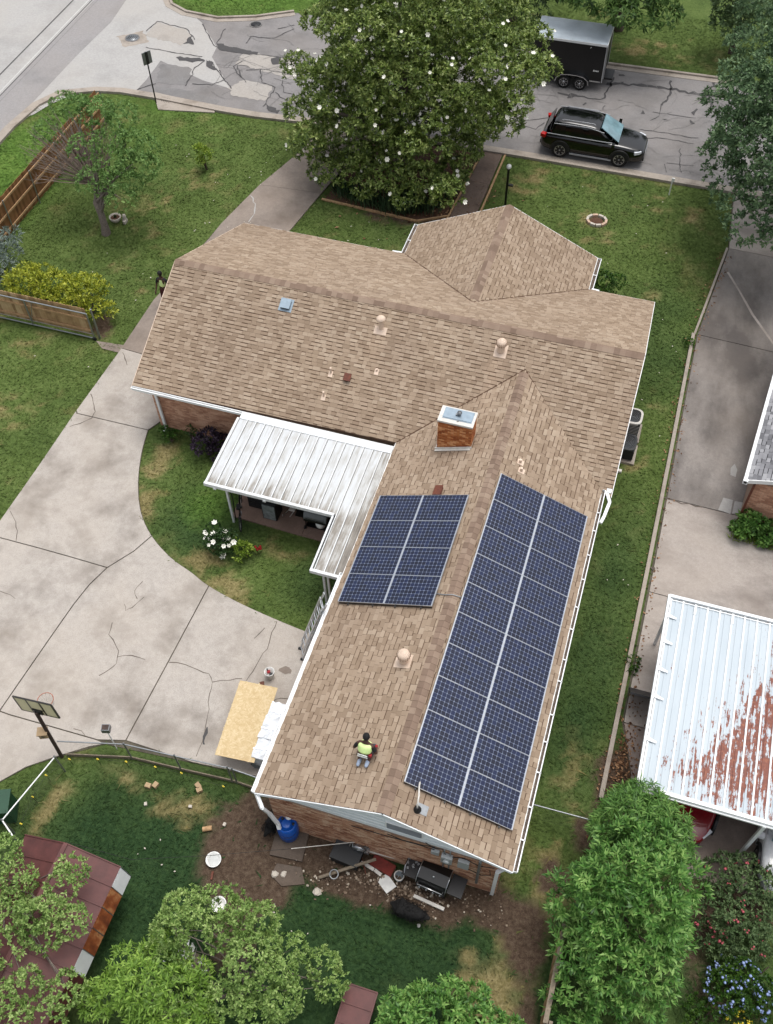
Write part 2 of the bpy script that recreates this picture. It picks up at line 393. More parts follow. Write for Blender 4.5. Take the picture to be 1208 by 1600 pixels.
island('brick_pink', [(.0, lin(162, 118, 96)), (.5, lin(186, 140, 114)), (1, lin(206, 164, 138))], .95, .3, 2)
island('cedar', [(.0, lin(104, 72, 46)), (.5, lin(130, 92, 58)), (1, lin(150, 110, 74))], .9, .3, 3)
leafmat('backboard_sheet', (214, 210, 186), (222, 218, 194), (228, 224, 202), .6, .4)
island('tan_board', [(.0, lin(140, 112, 80)), (.5, lin(170, 138, 100)), (1, lin(190, 162, 124))], .9, .3, 3)
island('litter', [(.0, lin(70, 46, 32)), (.5, lin(112, 80, 56)), (1, lin(160, 126, 94))], .95, .2, 3, objrand=False)
island('rubble', [(.0, lin(84, 70, 58)), (.6, lin(124, 106, 90)), (.85, lin(150, 134, 116)), (1, lin(200, 190, 174))], .95, .2, 3, objrand=False)
island('osb', [(.0, lin(192, 168, 126)), (.5, lin(202, 180, 140)), (1, lin(210, 191, 154))], .85, .3, 6)
# rusted white carport sheet: paint gone in long streaks, most of it near the low south-east end
mt, n, b = nodes('rusty_sheet')
g = N(n, 'ShaderNodeNewGeometry').outputs['Position']; sx = N(n, 'ShaderNodeSeparateXYZ'); n.links.new(g, sx.inputs[0])
st = noise(n, coords(n, (5.0, .45, 1)), 2.4, 6, .7); sp = noise(n, coords(n, (1.2, .8, 1)), 6, 5, .7)
fl = math_(n, 'ADD', math_(n, 'MULTIPLY', st, .62), math_(n, 'MULTIPLY', sp, .38))
dg = math_(n, 'SUBTRACT', math_(n, 'MULTIPLY', sx.outputs[0], 1.7), sx.outputs[1]); mk = math_(n, 'ADD', maprange(n, dg, 19.0, 22.2, -.04, .135), maprange(n, sx.outputs[1], -8.75, -9.35, 0, -.075))
mk2 = math_(n, 'MULTIPLY', maprange(n, sx.outputs[0], 7.6, 9.0, 0, .035), maprange(n, sx.outputs[1], -5.2, -3.4, 0, 1))
v_ = math_(n, 'ADD', math_(n, 'ADD', fl, mk), mk2)
rim = noise(n, coords(n), 9, 4)
rust = ramp(n, rim, [(.3, lin(92, 46, 34)), (.55, lin(122, 62, 42)), (.75, lin(154, 98, 64))])
wht = ramp(n, noise(n, coords(n, (1, .3, 1)), 1.5, 4), [(.3, lin(170, 181, 188)), (.7, lin(184, 193, 198))])
msk = ramp(n, v_, [(.585, (0, 0, 0)), (.605, (1, 1, 1))])
n.links.new(mixc(n, msk, wht, rust), b.inputs['Base Color']); setv(b, Roughness=.55); MATS['rusty_sheet'] = mt
# patio cover sheet: black streaks that run down to the low edge
mt, n, b = nodes('stained_sheet')
sx = N(n, 'ShaderNodeSeparateXYZ'); n.links.new(N(n, 'ShaderNodeNewGeometry').outputs['Position'], sx.inputs[0])
st = noise(n, coords(n, (7, .5, 1)), 1.6, 6, .7); bl = noise(n, coords(n), 1.3, 4)
edge = maprange(n, sx.outputs[1], -1.9, -3.2, -.1, .14); arm = maprange(n, sx.outputs[0], -4.75, -3.7, -.02, .30)
arm = math_(n, 'MULTIPLY', arm, maprange(n, sx.outputs[1], -1.5, -3.8, .35, 1))
v_ = math_(n, 'ADD', math_(n, 'ADD', math_(n, 'MULTIPLY', st, .65), math_(n, 'MULTIPLY', bl, .35)), math_(n, 'MAXIMUM', edge, arm))
n.links.new(ramp(n, v_, [(.46, lin(194, 197, 199)), (.58, lin(176, 176, 173)), (.68, lin(132, 126, 117)), (.84, lin(84, 75, 66))]), b.inputs['Base Color']); setv(b, Roughness=.45); MATS['stained_sheet'] = mt
# rust side of shed
mt, n, b = nodes('rusty_side')
v_ = noise(n, coords(n, (1, 1, .6)), 3, 5)
n.links.new(ramp(n, v_, [(.3, lin(96, 46, 24)), (.5, lin(150, 80, 40)), (.62, lin(186, 130, 84)), (.7, lin(120, 60, 34))]), b.inputs['Base Color']); setv(b, Roughness=.7); MATS['rusty_side'] = mt
# brick texture for walls the picture does not show brick by brick
mt, n, b = nodes('brick_plain'); bt = N(n, 'ShaderNodeTexBrick'); bt.inputs['Scale'].default_value = 1; bt.inputs['Brick Width'].default_value = .21; bt.inputs['Row Height'].default_value = .075; bt.inputs['Mortar Size'].default_value = .008
bt.inputs['Color1'].default_value = lin(170, 126, 100); bt.inputs['Color2'].default_value = lin(146, 100, 76); bt.inputs['Mortar'].default_value = lin(160, 140, 122)
g = N(n, 'ShaderNodeNewGeometry'); sp = N(n, 'ShaderNodeSeparateXYZ'); n.links.new(g.outputs['Position'], sp.inputs[0]); cb = N(n, 'ShaderNodeCombineXYZ')
n.links.new(math_(n, 'ADD', sp.outputs[0], sp.outputs[1]), cb.inputs[0]); n.links.new(sp.outputs[2], cb.inputs[1]); n.links.new(cb.outputs[0], bt.inputs['Vector'])
n.links.new(bt.outputs['Color'], b.inputs['Base Color']); setv(b, Roughness=.95); MATS['brick_plain'] = mt
# leaves
leafmat('magnolia_leaf', (54, 72, 28), (106, 128, 56), (172, 184, 110), .25, .42, 1.5, .4)
leafmat('oak_leaf', (50, 70, 46), (88, 116, 78), (134, 158, 112), .25, .6, 1.2)
leafmat('far_leaf', (42, 62, 28), (78, 110, 50), (122, 152, 78), .25, .6, 1.2)
leafmat('dark_leaf', (50, 68, 38), (82, 106, 64), (116, 136, 90), .2, .6, 1.2)
leafmat('rosette_leaf', (44, 80, 34), (94, 140, 64), (154, 188, 106), .3, .45, 1.1)
leafmat('fern_leaf', (54, 88, 36), (92, 134, 60), (134, 170, 88), .35, .5, 1.2)
leafmat('pecan_leaf', (74, 104, 34), (118, 154, 60), (168, 198, 96), .35, .5, 1.2)
leafmat('myrtle_leaf', (74, 102, 44), (124, 154, 78), (178, 198, 124), .25, .55, 1.3)
leafmat('bright_leaf', (52, 88, 36), (96, 142, 64), (154, 188, 104), .3, .5, 1.3)  # bright green leaf of the bottom centre crown
leafmat('plum_leaf', (72, 102, 48), (104, 138, 72), (142, 172, 100), .3, .55, 1.3)
leafmat('golden_leaf', (84, 102, 24), (150, 160, 46), (204, 206, 86), .3, .5, 1.6)
leafmat('silver_leaf', (86, 100, 92), (120, 134, 124), (156, 168, 156), .2, .6, 1.4)
leafmat('purple_leaf', (22, 14, 24), (38, 26, 42), (62, 46, 66), .15, .6, 1.4)
leafmat('shrub_leaf', (30, 56, 14), (54, 88, 26), (96, 128, 48), .3, .5, 1.6)
leafmat('lime_leaf', (74, 100, 26), (120, 146, 48), (166, 184, 82), .3, .5, 1.6)
leafmat('rose_leaf', (26, 48, 20), (48, 76, 34), (84, 112, 58), .25, .5, 1.6)
leafmat('iris_leaf', (34, 54, 34), (60, 86, 56), (98, 120, 86), .2, .5, 1.6)
# ================================================================== SETTING
BL = dict(
 dirt=[(-3.6, -13.6, 1.5, 1.9, 1.25), (-3.2, -12.4, 1.4, .9, 1.1), (-1.2, -13.3, 2.2, .85, 1.1), (1.0, -13.4, 2.0, .7, 1.0), (3.3, -13.1, 1.4, .7, 1.0), (4.3, -13.9, .7, 1.0, .75), (4.7, -16.2, .35, 1.6, .8), (4.6, -11.8, .8, .5, .7), (-3.4, -15.8, .7, 1.2, .9),
       (5.9, -8.4, .7, 1.3, 1.2), (5.95, -10.4, 1.0, .8, 1.1), (9, -11.2, 2.2, .7, .9), (-17.9, 4.7, .7, .9, .75), (-8.2, 17.6, 3.3, 2.6, 1.5), (9.5, -13.2, 2.4, 1.5, .45), (8.6, -12.6, .8, 1.2, .6)],
 dry=[(-8.1, -5.6, 1.1, .55, 1.15), (-9.2, -4.9, .9, .45, .9), (-12.3, -2.9, .5, 1.2, .85), (-12.4, -1.2, .5, 1.1, .7), (-6.7, -3.9, .9, .5, .6), (-5.9, -13.1, 1.0, .45, .9), (-7.4, -12.9, 1.2, .3, .5), (-6.2, -15, 1, .4, .3),
      (-17.6, 15.6, 2.0, 1.1, .55), (-19.2, 12.6, 1.2, 1.4, .6), (-20, 3.2, 2, 1.2, .3), (-19.5, -1, 2.0, 1.5, .55), (-18, 9, 1, 1.5, .35), (.6, 15.8, 1.6, 1.2, .4), (-2, 19.6, 2.2, .9, .45), (3.5, 19, 1.6, 1, .4), (.55, 17.42, .75, .55, .9), (2.2, 13.3, 1.2, 1.3, .4), (4.2, 4, .7, 2.4, .3), (4.6, -9, .8, 1.5, .35), (-10.6, 12.6, .6, .5, .5), (-12.8, 9, .5, 3, .6), (3.6, -15.2, 1.0, 1.6, .95), (4.2, -12.2, 1.2, 1.0, .6), (-9.9, -14.2, .35, 1.2, .7), (.5, 33, 3, 1.2, .5), (-12.9, 20.5, 1, .4, .5), (6.3, 15, .4, 3, .7)],
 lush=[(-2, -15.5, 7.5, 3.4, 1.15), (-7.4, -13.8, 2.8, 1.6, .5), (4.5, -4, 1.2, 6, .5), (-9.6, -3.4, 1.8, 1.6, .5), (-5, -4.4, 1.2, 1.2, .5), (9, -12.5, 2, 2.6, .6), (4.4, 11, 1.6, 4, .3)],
 fresh=[(-27.3, 12, 2.2, 8, 1.1), (-22, 20.3, 4, .7, .5), (-23, 33, 5, 3.0, 1.0), (-21, 18, 5, 2, .25), (-9.8, -2.6, .9, .9, .5)])
def masks(x, y):
    n1 = fbm(x*1.1+5, y*1.1+9, 5)-.5; n2 = fbm(x*.35+40, y*.35+3, 4)-.5; n3 = fbm(x*3.1, y*3.1, 3)-.5; n4 = fbm(x*.8+90, y*.8+60, 4)-.5
    out = {}
    for kx, L in BL.items():
        f = np.zeros_like(x)
        for cx, cy, rx, ry, s in L:
            d = np.sqrt(((x-cx)/rx)**2+((y-cy)/ry)**2); f = np.maximum(f, s*(np.clip(1.45-d, 0, 1) if kx != 'dry' else np.clip(1.7-d, 0, 1.5)/1.5))
        out[kx] = f
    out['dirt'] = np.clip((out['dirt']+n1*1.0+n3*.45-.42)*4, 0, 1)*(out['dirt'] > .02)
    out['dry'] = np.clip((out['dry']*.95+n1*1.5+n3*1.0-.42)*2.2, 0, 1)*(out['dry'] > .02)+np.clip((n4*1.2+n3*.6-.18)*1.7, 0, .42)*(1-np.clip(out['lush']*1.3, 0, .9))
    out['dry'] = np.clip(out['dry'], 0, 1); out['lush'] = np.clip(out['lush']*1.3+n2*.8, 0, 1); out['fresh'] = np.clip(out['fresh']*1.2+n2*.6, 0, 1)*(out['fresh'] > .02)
    return out
def grass_color(n, fine, contrast):
    v = coords(n); f = noise(n, v, fine, 4, .7); f2 = noise(n, v, .7, 5, .6)
    k = math_(n, 'ADD', math_(n, 'MULTIPLY', f, .65), math_(n, 'MULTIPLY', f2, .35))
    R = lambda a, b2, c2: ramp(n, k, [(.5-contrast, lin(*a)), (.5, lin(*b2)), (.5+contrast, lin(*c2))])
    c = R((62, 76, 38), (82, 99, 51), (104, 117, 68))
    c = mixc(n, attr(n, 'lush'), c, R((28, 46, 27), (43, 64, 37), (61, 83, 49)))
    c = mixc(n, attr(n, 'fresh'), c, R((58, 80, 34), (82, 110, 48), (108, 132, 64)))
    c = mixc(n, math_(n, 'MULTIPLY', attr(n, 'dry'), .85), c, R((92, 86, 54), (126, 114, 78), (156, 142, 104)))
    return c, k
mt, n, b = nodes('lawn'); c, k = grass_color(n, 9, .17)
f = noise(n, coords(n), 7, 6, .7); f3 = noise(n, coords(n), 38, 3, .7)
soil = ramp(n, math_(n, 'ADD', math_(n, 'MULTIPLY', f, .6), math_(n, 'MULTIPLY', f3, .4)), [(.3, lin(46, 36, 29)), (.48, lin(78, 64, 53)), (.6, lin(98, 84, 71)), (.74, lin(124, 109, 94))])
c = mixc(n, attr(n, 'dirt'), c, soil); n.links.new(c, b.inputs['Base Color']); setv(b, Roughness=.97); b.inputs['Specular IOR Level'].default_value = .1
bump(n, b, noise(n, coords(n), 24, 4, .7), .03, .7); MATS['lawn'] = mt
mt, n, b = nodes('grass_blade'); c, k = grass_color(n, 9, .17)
g = N(n, 'ShaderNodeNewGeometry').outputs['Random Per Island']
c = mixc(n, maprange(n, g, 0, 1, 0, .5), c, lin(146, 152, 116), 'SOFT_LIGHT'); n.links.new(c, b.inputs['Base Color']); setv(b, Roughness=.9); b.inputs['Specular IOR Level'].default_value = .1; up_ = N(n, 'ShaderNodeCombineXYZ'); up_.inputs[2].default_value = 1.0; n.links.new(up_.outputs[0], b.inputs['Normal']); MATS['grass_blade'] = mt
# ground sheet: fine where the camera looks, coarse out to the horizon
def axis(a, b2, step, far): 
    core = np.arange(a, b2+1e-6, step); g = np.array([1.5, 4, 10, 25, 60, far]); return np.concatenate([a-g[::-1], core, b2+g])
X_ = axis(-40, 15, .2, 160); Y_ = axis(-23, 46, .2, 160); GX, GY = np.meshgrid(X_, Y_); GZ = -.012+.022*(fbm(GX*.8, GY*.8, 3)-.5)
nx, ny = len(X_), len(Y_); ii = np.arange(nx*ny).reshape(ny, nx)
F_ = np.stack([ii[:-1, :-1], ii[:-1, 1:], ii[1:, 1:], ii[1:, :-1]], -1).reshape(-1, 4)
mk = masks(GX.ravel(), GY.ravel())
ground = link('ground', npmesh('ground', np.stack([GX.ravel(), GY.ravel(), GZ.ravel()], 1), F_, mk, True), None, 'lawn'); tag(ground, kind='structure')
# ---- roads
NEAR = [at(*p).xy for p in [(0, 222), (20, 200), (60, 165), (95, 148), (150, 143), (190, 145), (250, 155), (300, 165), (350, 175), (400, 183), (460, 190)]]
NEAR = [Vector((-29.15, -40)), Vector((-29.15, 0))]+NEAR+[Vector((-15.0, 21.15)), Vector((-11, 21.25)), Vector((-3.8, 21.35)), Vector((4.4, 21.35)), Vector((60, 21.4))]
FAR = [Vector((-28.2, 70)), Vector((-28, 36)), Vector((-27.7, 31.6))]+[at(*p).xy for p in [(268, 8), (290, 20), (340, 30), (400, 28), (460, 20)]]
FAR2 = [Vector((-9, 31.2)), Vector((-1.2, 30.75)), Vector((4.8, 30.95)), Vector((60, 31.4))]
road_poly = NEAR+list(reversed(FAR2))+list(reversed(FAR))+[Vector((-75, 70)), Vector((-75, -40))]
def sheet(name, poly, z, mat, parent=None, kind=None):
    b = MB(); P = [Vector(p[:2]) for p in poly]; A = sum(P[i].x*P[i-1].y-P[i-1].x*P[i].y for i in range(len(P)))
    if A > 0: P.reverse()
    b.add([(p.x, p.y, z) for p in P], [list(range(len(P)))])
    o = b.build(name, mat, parent, kind=kind)
    bm = bmesh.new(); bm.from_mesh(o.data); bmesh.ops.triangulate(bm, faces=bm.faces[:]); bm.to_mesh(o.data); bm.free(); return o
road = sheet('road', road_poly, .016, 'asphalt', None, 'structure')
def rough(poly, amp, seed):
    r_ = random.Random(seed); out = []
    for i in range(len(poly)):
        a, c2 = Vector(poly[i]), Vector(poly[(i+1) % len(poly)]); k = max(1, int((c2-a).length/.18))
        for j in range(k): out.append(a.lerp(c2, j/k)+Vector((r_.gauss(0, amp), r_.gauss(0, amp))))
    return out
def px(L, z=0): return [at(p[0], p[1], z).xy for p in L]
def z1(L, ox=0, oy=0, s=460/1208): return [at(ox+p[0]*s, oy+p[1]*s).xy for p in L]
sheet('concrete_intersection', [(-74, 69), (-28.4, 69), (-28.2, 36), (-27.9, 31.6)]+z1([(705, 5), (740, 60), (800, 70), (830, 95), (890, 195), (870, 235), (945, 365), (830, 330), (660, 250), (600, 330), (560, 372)])+z1([(440, 365), (320, 385), (215, 425), (140, 470)])+[(-29.3, 17), (-29.3, -39), (-74, -39)], .020, 'street_concrete', road)
sheet('asphalt_strip', [(-31.3, -39), (-29.32, -39), (-29.3, 24), (-29.15, 27.5), (-29.6, 31), (-30.2, 36), (-31.3, 40)], .024, 'asphalt_band', road)
for nm, xs, wd, mtn in (('tar_joint', (-32.25, -32.5), .08, 'tar'), ('painted_line', (-31.38, -31.62), .065, 'road_paint'), ('tar_joint', (-31.2, -31.42), .06, 'tar'), ('tar_joint', (-30.95, -31.1), .03, 'asphalt_patch')):
    MB().strip([(xs[0], -39), (xs[0], 10), (xs[1], 31), (xs[1]-.2, 60)], wd, .028).build(nm, mtn, road)
for poly, mtn, z in (
    ([(640, 90), (770, 125), (790, 160), (745, 185), (600, 150)], 'street_patch', .025), ([(480, 150), (590, 130), (612, 172), (512, 196)], 'kerb_concrete', .025),
    ([(1000, 215), (1208, 245), (1208, 330), (1100, 300), (975, 262)], 'street_patch', .024), ([(935, 365), (1000, 330), (1125, 355), (1085, 415), (960, 395)], 'street_patch', .024),
    ([(660, 262), (790, 280), (760, 350), (640, 340)], 'asphalt_patch', .024), ([(640, 358), (760, 368), (900, 415), (880, 440), (650, 400)], 'asphalt_patch', .028),
    ([(760, 180), (785, 150), (803, 182)], 'tar', .031), ([(845, 245), (870, 252), (890, 292), (850, 275)], 'tar', .031), ([(725, 235), (830, 240), (835, 255), (730, 252)], 'tar', .031),
    ([(1112, 240), (1150, 235), (1155, 262), (1118, 266)], 'tar', .031), ([(1095, 430), (1150, 455), (1140, 470), (1100, 455)], 'tar', .031), ([(890, 180), (1000, 205), (1060, 218), (1055, 228), (900, 207)], 'tar', .031)):
    sheet('road_patch', rough(z1(poly), .05, len(poly)+int(poly[0][0])), z, mtn, road)
q3 = 408/1208
for poly in ([(255, 440), (275, 432), (297, 440), (280, 455), (256, 459)], [(322, 483), (340, 477), (347, 485), (330, 491)], [(600, 515), (613, 512), (612, 528), (603, 530)], [(820, 570), (832, 557), (845, 575), (830, 580)], [(835, 520), (850, 503), (862, 507), (845, 535)], [(692, 550), (715, 552), (710, 558)], [(495, 345), (525, 347), (522, 356), (497, 353)], [(500, 378), (520, 380), (515, 386)]):
    sheet('tar_blot', rough(z1(poly, 800, 0, q3), .04, int(poly[0][0])), .031, 'tar', road)
rc = random.Random(5)
def cracks(parent, L, wd, z, mtn, name='crack', ox=0, oy=0, s=1.0):
    for pl in L:
        P = z1(pl, ox, oy, s); Q = []
        for a, c2 in zip(P, P[1:]):
            k = max(2, int((c2-a).length/.22))
            for i in range(k):
                t = i/k; Q.append(a.lerp(c2, t)+Vector((rc.gauss(0, 1), rc.gauss(0, 1)))*.03*(i > 0))
        Q.append(P[-1]); MB().strip(Q, wd, z, .5, rnd=rc).build(name, mtn, parent)
cracks(road, [[(440, 385), (640, 402), (860, 435), (1010, 460)]], .20, .033, 'tar', 'tar_seam', 800, 0, q3)
cracks(road, [[(735, 375), (730, 420), (720, 462), (690, 490)], [(470, 360), (460, 400), (432, 435), (428, 455), (405, 463), (330, 450), (210, 432)], [(935, 385), (912, 420)], [(915, 445), (920, 490)], [(1200, 480), (1100, 470), (1010, 460)]], .10, .033, 'tar', 'tar_seam', 800, 0, q3)
cracks(road, [[(590, 600), (700, 615), (800, 635), (860, 640)], [(620, 640), (720, 645), (840, 668)], [(690, 490), (680, 540), (640, 560)], [(650, 520), (760, 535), (850, 548)], [(705, 760), (712, 800)], [(780, 690), (775, 760), (785, 800)], [(715, 755), (840, 770)], [(180, 545), (60, 560)], [(60, 585), (110, 600), (150, 570)], [(430, 490), (420, 510)]], .035, .033, 'tar', 'crack', 800, 0, q3)
cracks(road, [[(830, 100), (880, 190), (950, 215), (1060, 225), (1208, 245)], [(1010, 180), (1030, 150), (1120, 160), (1208, 120)], [(975, 270), (985, 310), (1010, 340)], [(1010, 290), (1080, 285), (1208, 310)], [(1070, 285), (1075, 340), (1130, 360), (1108, 400), (1080, 440)], [(1160, 330), (1165, 380), (1208, 390)], [(600, 195), (700, 215), (830, 235)], [(860, 250), (900, 300), (950, 365)], [(760, 355), (800, 280), (840, 250)], [(640, 345), (560, 372)], [(600, 130), (645, 90), (770, 122), (800, 165)], [(1000, 250), (960, 275), (990, 320)], [(1208, 430), (1150, 400), (1130, 380)], [(925, 120), (890, 180)], [(1140, 120), (1208, 105)], [(790, 345), (870, 350), (920, 330), (900, 290)]], .05, .033, 'tar', 'crack', 0, 0, 460/1208)
# extra hairline crazing on the cross street
cr2 = MB(); r4 = random.Random(11)
for i in range(170):
    p = Vector((r4.uniform(-22, 8), r4.uniform(21.9, 30.3))); a = r4.choice([0, 0, 1.57])+r4.gauss(0, .35); Q = [p]
    for k in range(r4.randint(3, 8)): a += r4.gauss(0, .3); p = p+Vector((math.cos(a), math.sin(a)))*.28; Q.append(p)
    if all(21.7 < q.y < 30.5 for q in Q): cr2.strip(Q, .022, .0335+.0002*(i % 9), .5, rnd=r4)
cr2.build('hairline_cracks', 'asphalt_patch', road, kind='stuff')
def ribbon(poly, w0, w1):
    n = len(poly); L = []; R2 = []
    for i, p in enumerate(poly):
        d = (poly[min(i+1, n-1)]-poly[max(i-1, 0)]).normalized(); q = Vector((-d.y, d.x)); L.append(p+q*w0); R2.append(p+q*w1)
    return L, R2
def kerb(name, poly, w0, w1, zt, mat, parent=None, kind='structure'):
    L, R2 = ribbon(poly, w0, w1); b = MB(); n = len(L)
    vs = [(p.x, p.y, zt) for p in L]+[(p.x, p.y, zt) for p in R2]+[(p.x, p.y, -.1) for p in L]+[(p.x, p.y, -.1) for p in R2]
    fs = []
    for i in range(n-1): fs += [(n+i, n+i+1, i+1, i), (i, i+1, 2*n+i+1, 2*n+i), (n+i+1, n+i, 3*n+i, 3*n+i+1)]
    return b.add(vs, fs).build(name, mat, parent, kind=kind)
kerb('kerb', NEAR, -.13, .02, .12, 'kerb_concrete'); kerb('gutter', NEAR, .02, .42, .036, 'kerb_concrete')
for P in (FAR, FAR2):
    PP = list(reversed(P)); kerb('kerb', PP, -.13, .02, .12, 'kerb_concrete'); kerb('gutter', PP, .02, .36, .036, 'kerb_concrete')
def manhole(p, r, wide):
    c = at(*p); t = thing('manhole_cover', (c.x, c.y, .03), wide[0], 'manhole'); M = MB().lathe((c.x, c.y, 0), [(r+.06, .03), (r+.06, .042), (r, .045), (r, .034)], 20); M.build('rim', 'asphalt_patch', t)
    b = MB().lathe((c.x, c.y, 0), [(r-.01, .03), (r-.01, .043), (.001, .045)], 20); b.build('lid', wide[1], t)
    g = MB()
    for k in range(-2, 3): g.box((c.x+k*r*.3, c.y, .049), (.03, r*1.2*(1-abs(k)*.15), .008))
    g.build('lid_ribs', 'dark_metal', t)
manhole((207, 60), .36, ('round grey manhole cover set in the pale concrete of the intersection', 'grey_metal')); manhole((260, 158), .34, ('dark round manhole cover in the concrete apron beside the sign post', 'dark_metal')); manhole((400, 39), .3, ('small dark cover near the far kerb of the side street', 'dark_metal'))
MB().slab(z1([(630, 380), (890, 440), (880, 465), (650, 452)]), -.05, .05).build('storm_drain_apron', 'kerb_concrete', None, kind='structure')
# ---- driveway slabs, joints kept open
def inset(poly, d):
    P = [Vector(p[:2]) for p in poly]; n = len(P); A = sum(P[i].x*P[(i+1) % n].y-P[(i+1) % n].x*P[i].y for i in range(n))
    if A < 0: P.reverse()
    out = []
    for i in range(n):
        a, b2, c2 = P[i-1], P[i], P[(i+1) % n]; e1 = (b2-a).normalized(); e2 = (c2-b2).normalized(); n1 = Vector((-e1.y, e1.x)); n2 = Vector((-e2.y, e2.x)); m2 = n1+n2
        if m2.length < .2: m2 = n1
        m2.normalize(); out.append(b2+m2*d/max(.4, m2.dot(n1)))
    return out
def slabs(parent, polys, z, mats, gap=.014):
    for i, p in enumerate(polys):
        MB().slab(inset(p, gap), -.08, z+.002*(i % 3)).build('concrete_slab', mats if isinstance(mats, str) else mats[i], parent)
def paved(name, outline, z=.012):
    return sheet(name, outline, z, 'joint_fill', None, 'structure')
def curve(P, k=5):
    P = [Vector(p) for p in P]; out = []
    for i in range(len(P)-1):
        p0, p1, p2, p3 = P[max(i-1, 0)], P[i], P[i+1], P[min(i+2, len(P)-1)]
        for j in range(k):
            t = j/k; out.append(.5*((2*p1)+(p2-p0)*t+(2*p0-5*p1+4*p2-p3)*t*t+(3*p1-p0-3*p2+p3)*t**3))
    return out+[P[-1]]
c6 = lambda L: z1(L, 0, 800, 500/1208)
ARC = curve(px([(232, 673), (222, 710), (217, 755), (221, 800), (238, 838), (268, 872), (300, 895), (327, 916), (380, 945), (460, 980)])+[Vector((-3.35, -6.6))], 4)
def nearest(P, q): return min(range(len(P)), key=lambda i: (P[i]-q).length)
iJ2 = nearest(ARC, at(238, 838).xy); iJ3 = nearest(ARC, at(327, 916).xy)
J1 = px([(-30, 831), (0, 841), (60, 857), (110, 871), (168, 888)]); J2 = [ARC[iJ2]]+px([(210, 862), (168, 888), (140, 915), (116, 945), (83, 992), (40, 1054), (0, 1112)])
J3 = [ARC[iJ3]]+px([(265, 1032), (197, 1158)]); J4 = px([(0, 1112), (17, 1118), (108, 1144), (153, 1157)])
Lx = [(-13.9, 21.2), (-14.36, 18.81), (-15.3, 15.4), (-15.85, 12.4), (-16.57, 6.75), (-16.57, 3.72), (-16.7, -.4)]
LxV = [Vector(p) for p in Lx]
front = [[(-14.3, 21.15), (-14.3, 18.81), (-15.25, 15.6), (-12.2, 15.8), (-11.3, 21.2)], [(-15.25, 15.6), (-15.85, 12.4), (-15.95, 11.2), (-12.95, 11.2), (-12.6, 13.0), (-12.2, 15.8)], [(-15.95, 11.2), (-16.57, 6.75), (-16.57, 3.72), (-13.2, 3.5), (-13.2, 11.2), (-12.95, 11.2)]]
front[2] = [(-15.95, 11.2), (-16.57, 6.75), (-16.57, 3.72), (-13.2, 3.5), (-13.1, 8), (-12.95, 11.2)]
J5 = [Vector((-16.7, .1)), at(121, 647).xy, ARC[0]]
upper = [(-16.57, 3.72), (-16.7, .1), at(121, 647).xy[:], ARC[0][:], (-13.3, .5), (-13.2, 3.5)]
sA = J5[:2]+[ARC[0]]+ARC[1:iJ2+1]+[J2[1], J2[2]]+list(reversed(J1))[1:]+[Vector((-16.78, -5.5)), Vector((-16.72, -2.8))]
sB = J1+J2[3:]+px([(-40, 1165), (-200, 1100), (-160, 900)])
sC = ARC[iJ2:iJ3+1]+J3[1:]+list(reversed(J4))+list(reversed(J2[1:-1]))
sD = ARC[iJ3:]+[Vector((-3.35, -11.75)), at(401, 1214).xy, at(370, 1207).xy, at(300, 1192).xy]+list(reversed(J3[1:]))
sE = J4+px([(165, 1163), (140, 1168), (87, 1184), (41, 1200), (0, 1223), (-70, 1262), (-80, 1140)])
driveway = paved('driveway', LxV[:5]+[LxV[5], Vector((-16.76, -5.4)), at(-160, 900).xy, at(-200, 1100).xy, at(-70, 1260).xy, at(41, 1200).xy, at(87, 1184).xy, at(165, 1163).xy, at(300, 1192).xy, at(401, 1214).xy, Vector((-3.36, -11.74))]+[p for p in reversed(ARC)]+[Vector((-13.3, .5)), Vector((-13.2, 3.5)), Vector((-12.98, 11.2)), Vector((-12.24, 15.8)), Vector((-11.4, 21.15))])
slabs(driveway, front, .045, 'front_drive_concrete', .008); slabs(driveway, [upper, sA, sB, sC, sD, sE], .045, 'driveway_concrete', .02)
CK = [[(40, 0), (62, 40), (68, 75), (62, 112)], [(545, 325), (500, 365), (475, 375), (470, 350)], [(425, 420), (412, 465), (440, 510), (445, 550), (425, 590), (375, 620)], [(445, 550), (500, 545), (550, 560)], [(640, 570), (700, 578), (750, 600), (790, 612), (803, 645), (792, 690), (785, 770), (765, 870), (742, 925)], [(803, 645), (870, 638), (915, 632)], [(1047, 415), (1020, 480), (1010, 520), (980, 560), (955, 605), (930, 640)], [(1180, 695), (1060, 705), (1030, 720)], [(1000, 440), (960, 480)], [(540, 265), (510, 300), (520, 330)], [(280, 820), (360, 860)], [(0, 300), (60, 330)]]
cracks(driveway, CK, .022, .052, 'crack_fill', 'crack', 0, 800, 500/1208)
cracks(driveway, [[(785, 815), (770, 850), (768, 880)]], .07, .0535, 'tar', 'crack', 0, 800, 500/1208)
cracks(driveway, [[(430, 775), (447, 830), (452, 860), (435, 890), (380, 915), (330, 930)], [(580, 580), (590, 610), (600, 640)], [(1032, 805), (1050, 850), (1020, 910)]], .03, .052, 'crack_fill', 'crack', 0, 360, 400/1208)
cracks(driveway, [[(1030, 805), (1048, 840), (1045, 880), (1020, 915)]], .05, .052, 'street_concrete', 'crack', 0, 0, 460/1208)
walk = paved('walkway', [(-6.05, 12.8), (-4.85, 12.8), (-4.75, 21.2), (-5.65, 21.2)])
slabs(walk, [[(-6.05, 12.8), (-4.85, 12.8), (-4.8, 15.9), (-5.95, 15.9)], [(-5.95, 15.9), (-4.8, 15.9), (-4.78, 18.7), (-5.82, 18.7)], [(-5.82, 18.7), (-4.78, 18.7), (-4.75, 21.2), (-5.68, 21.2)]], .045, 'walk_concrete', .01)
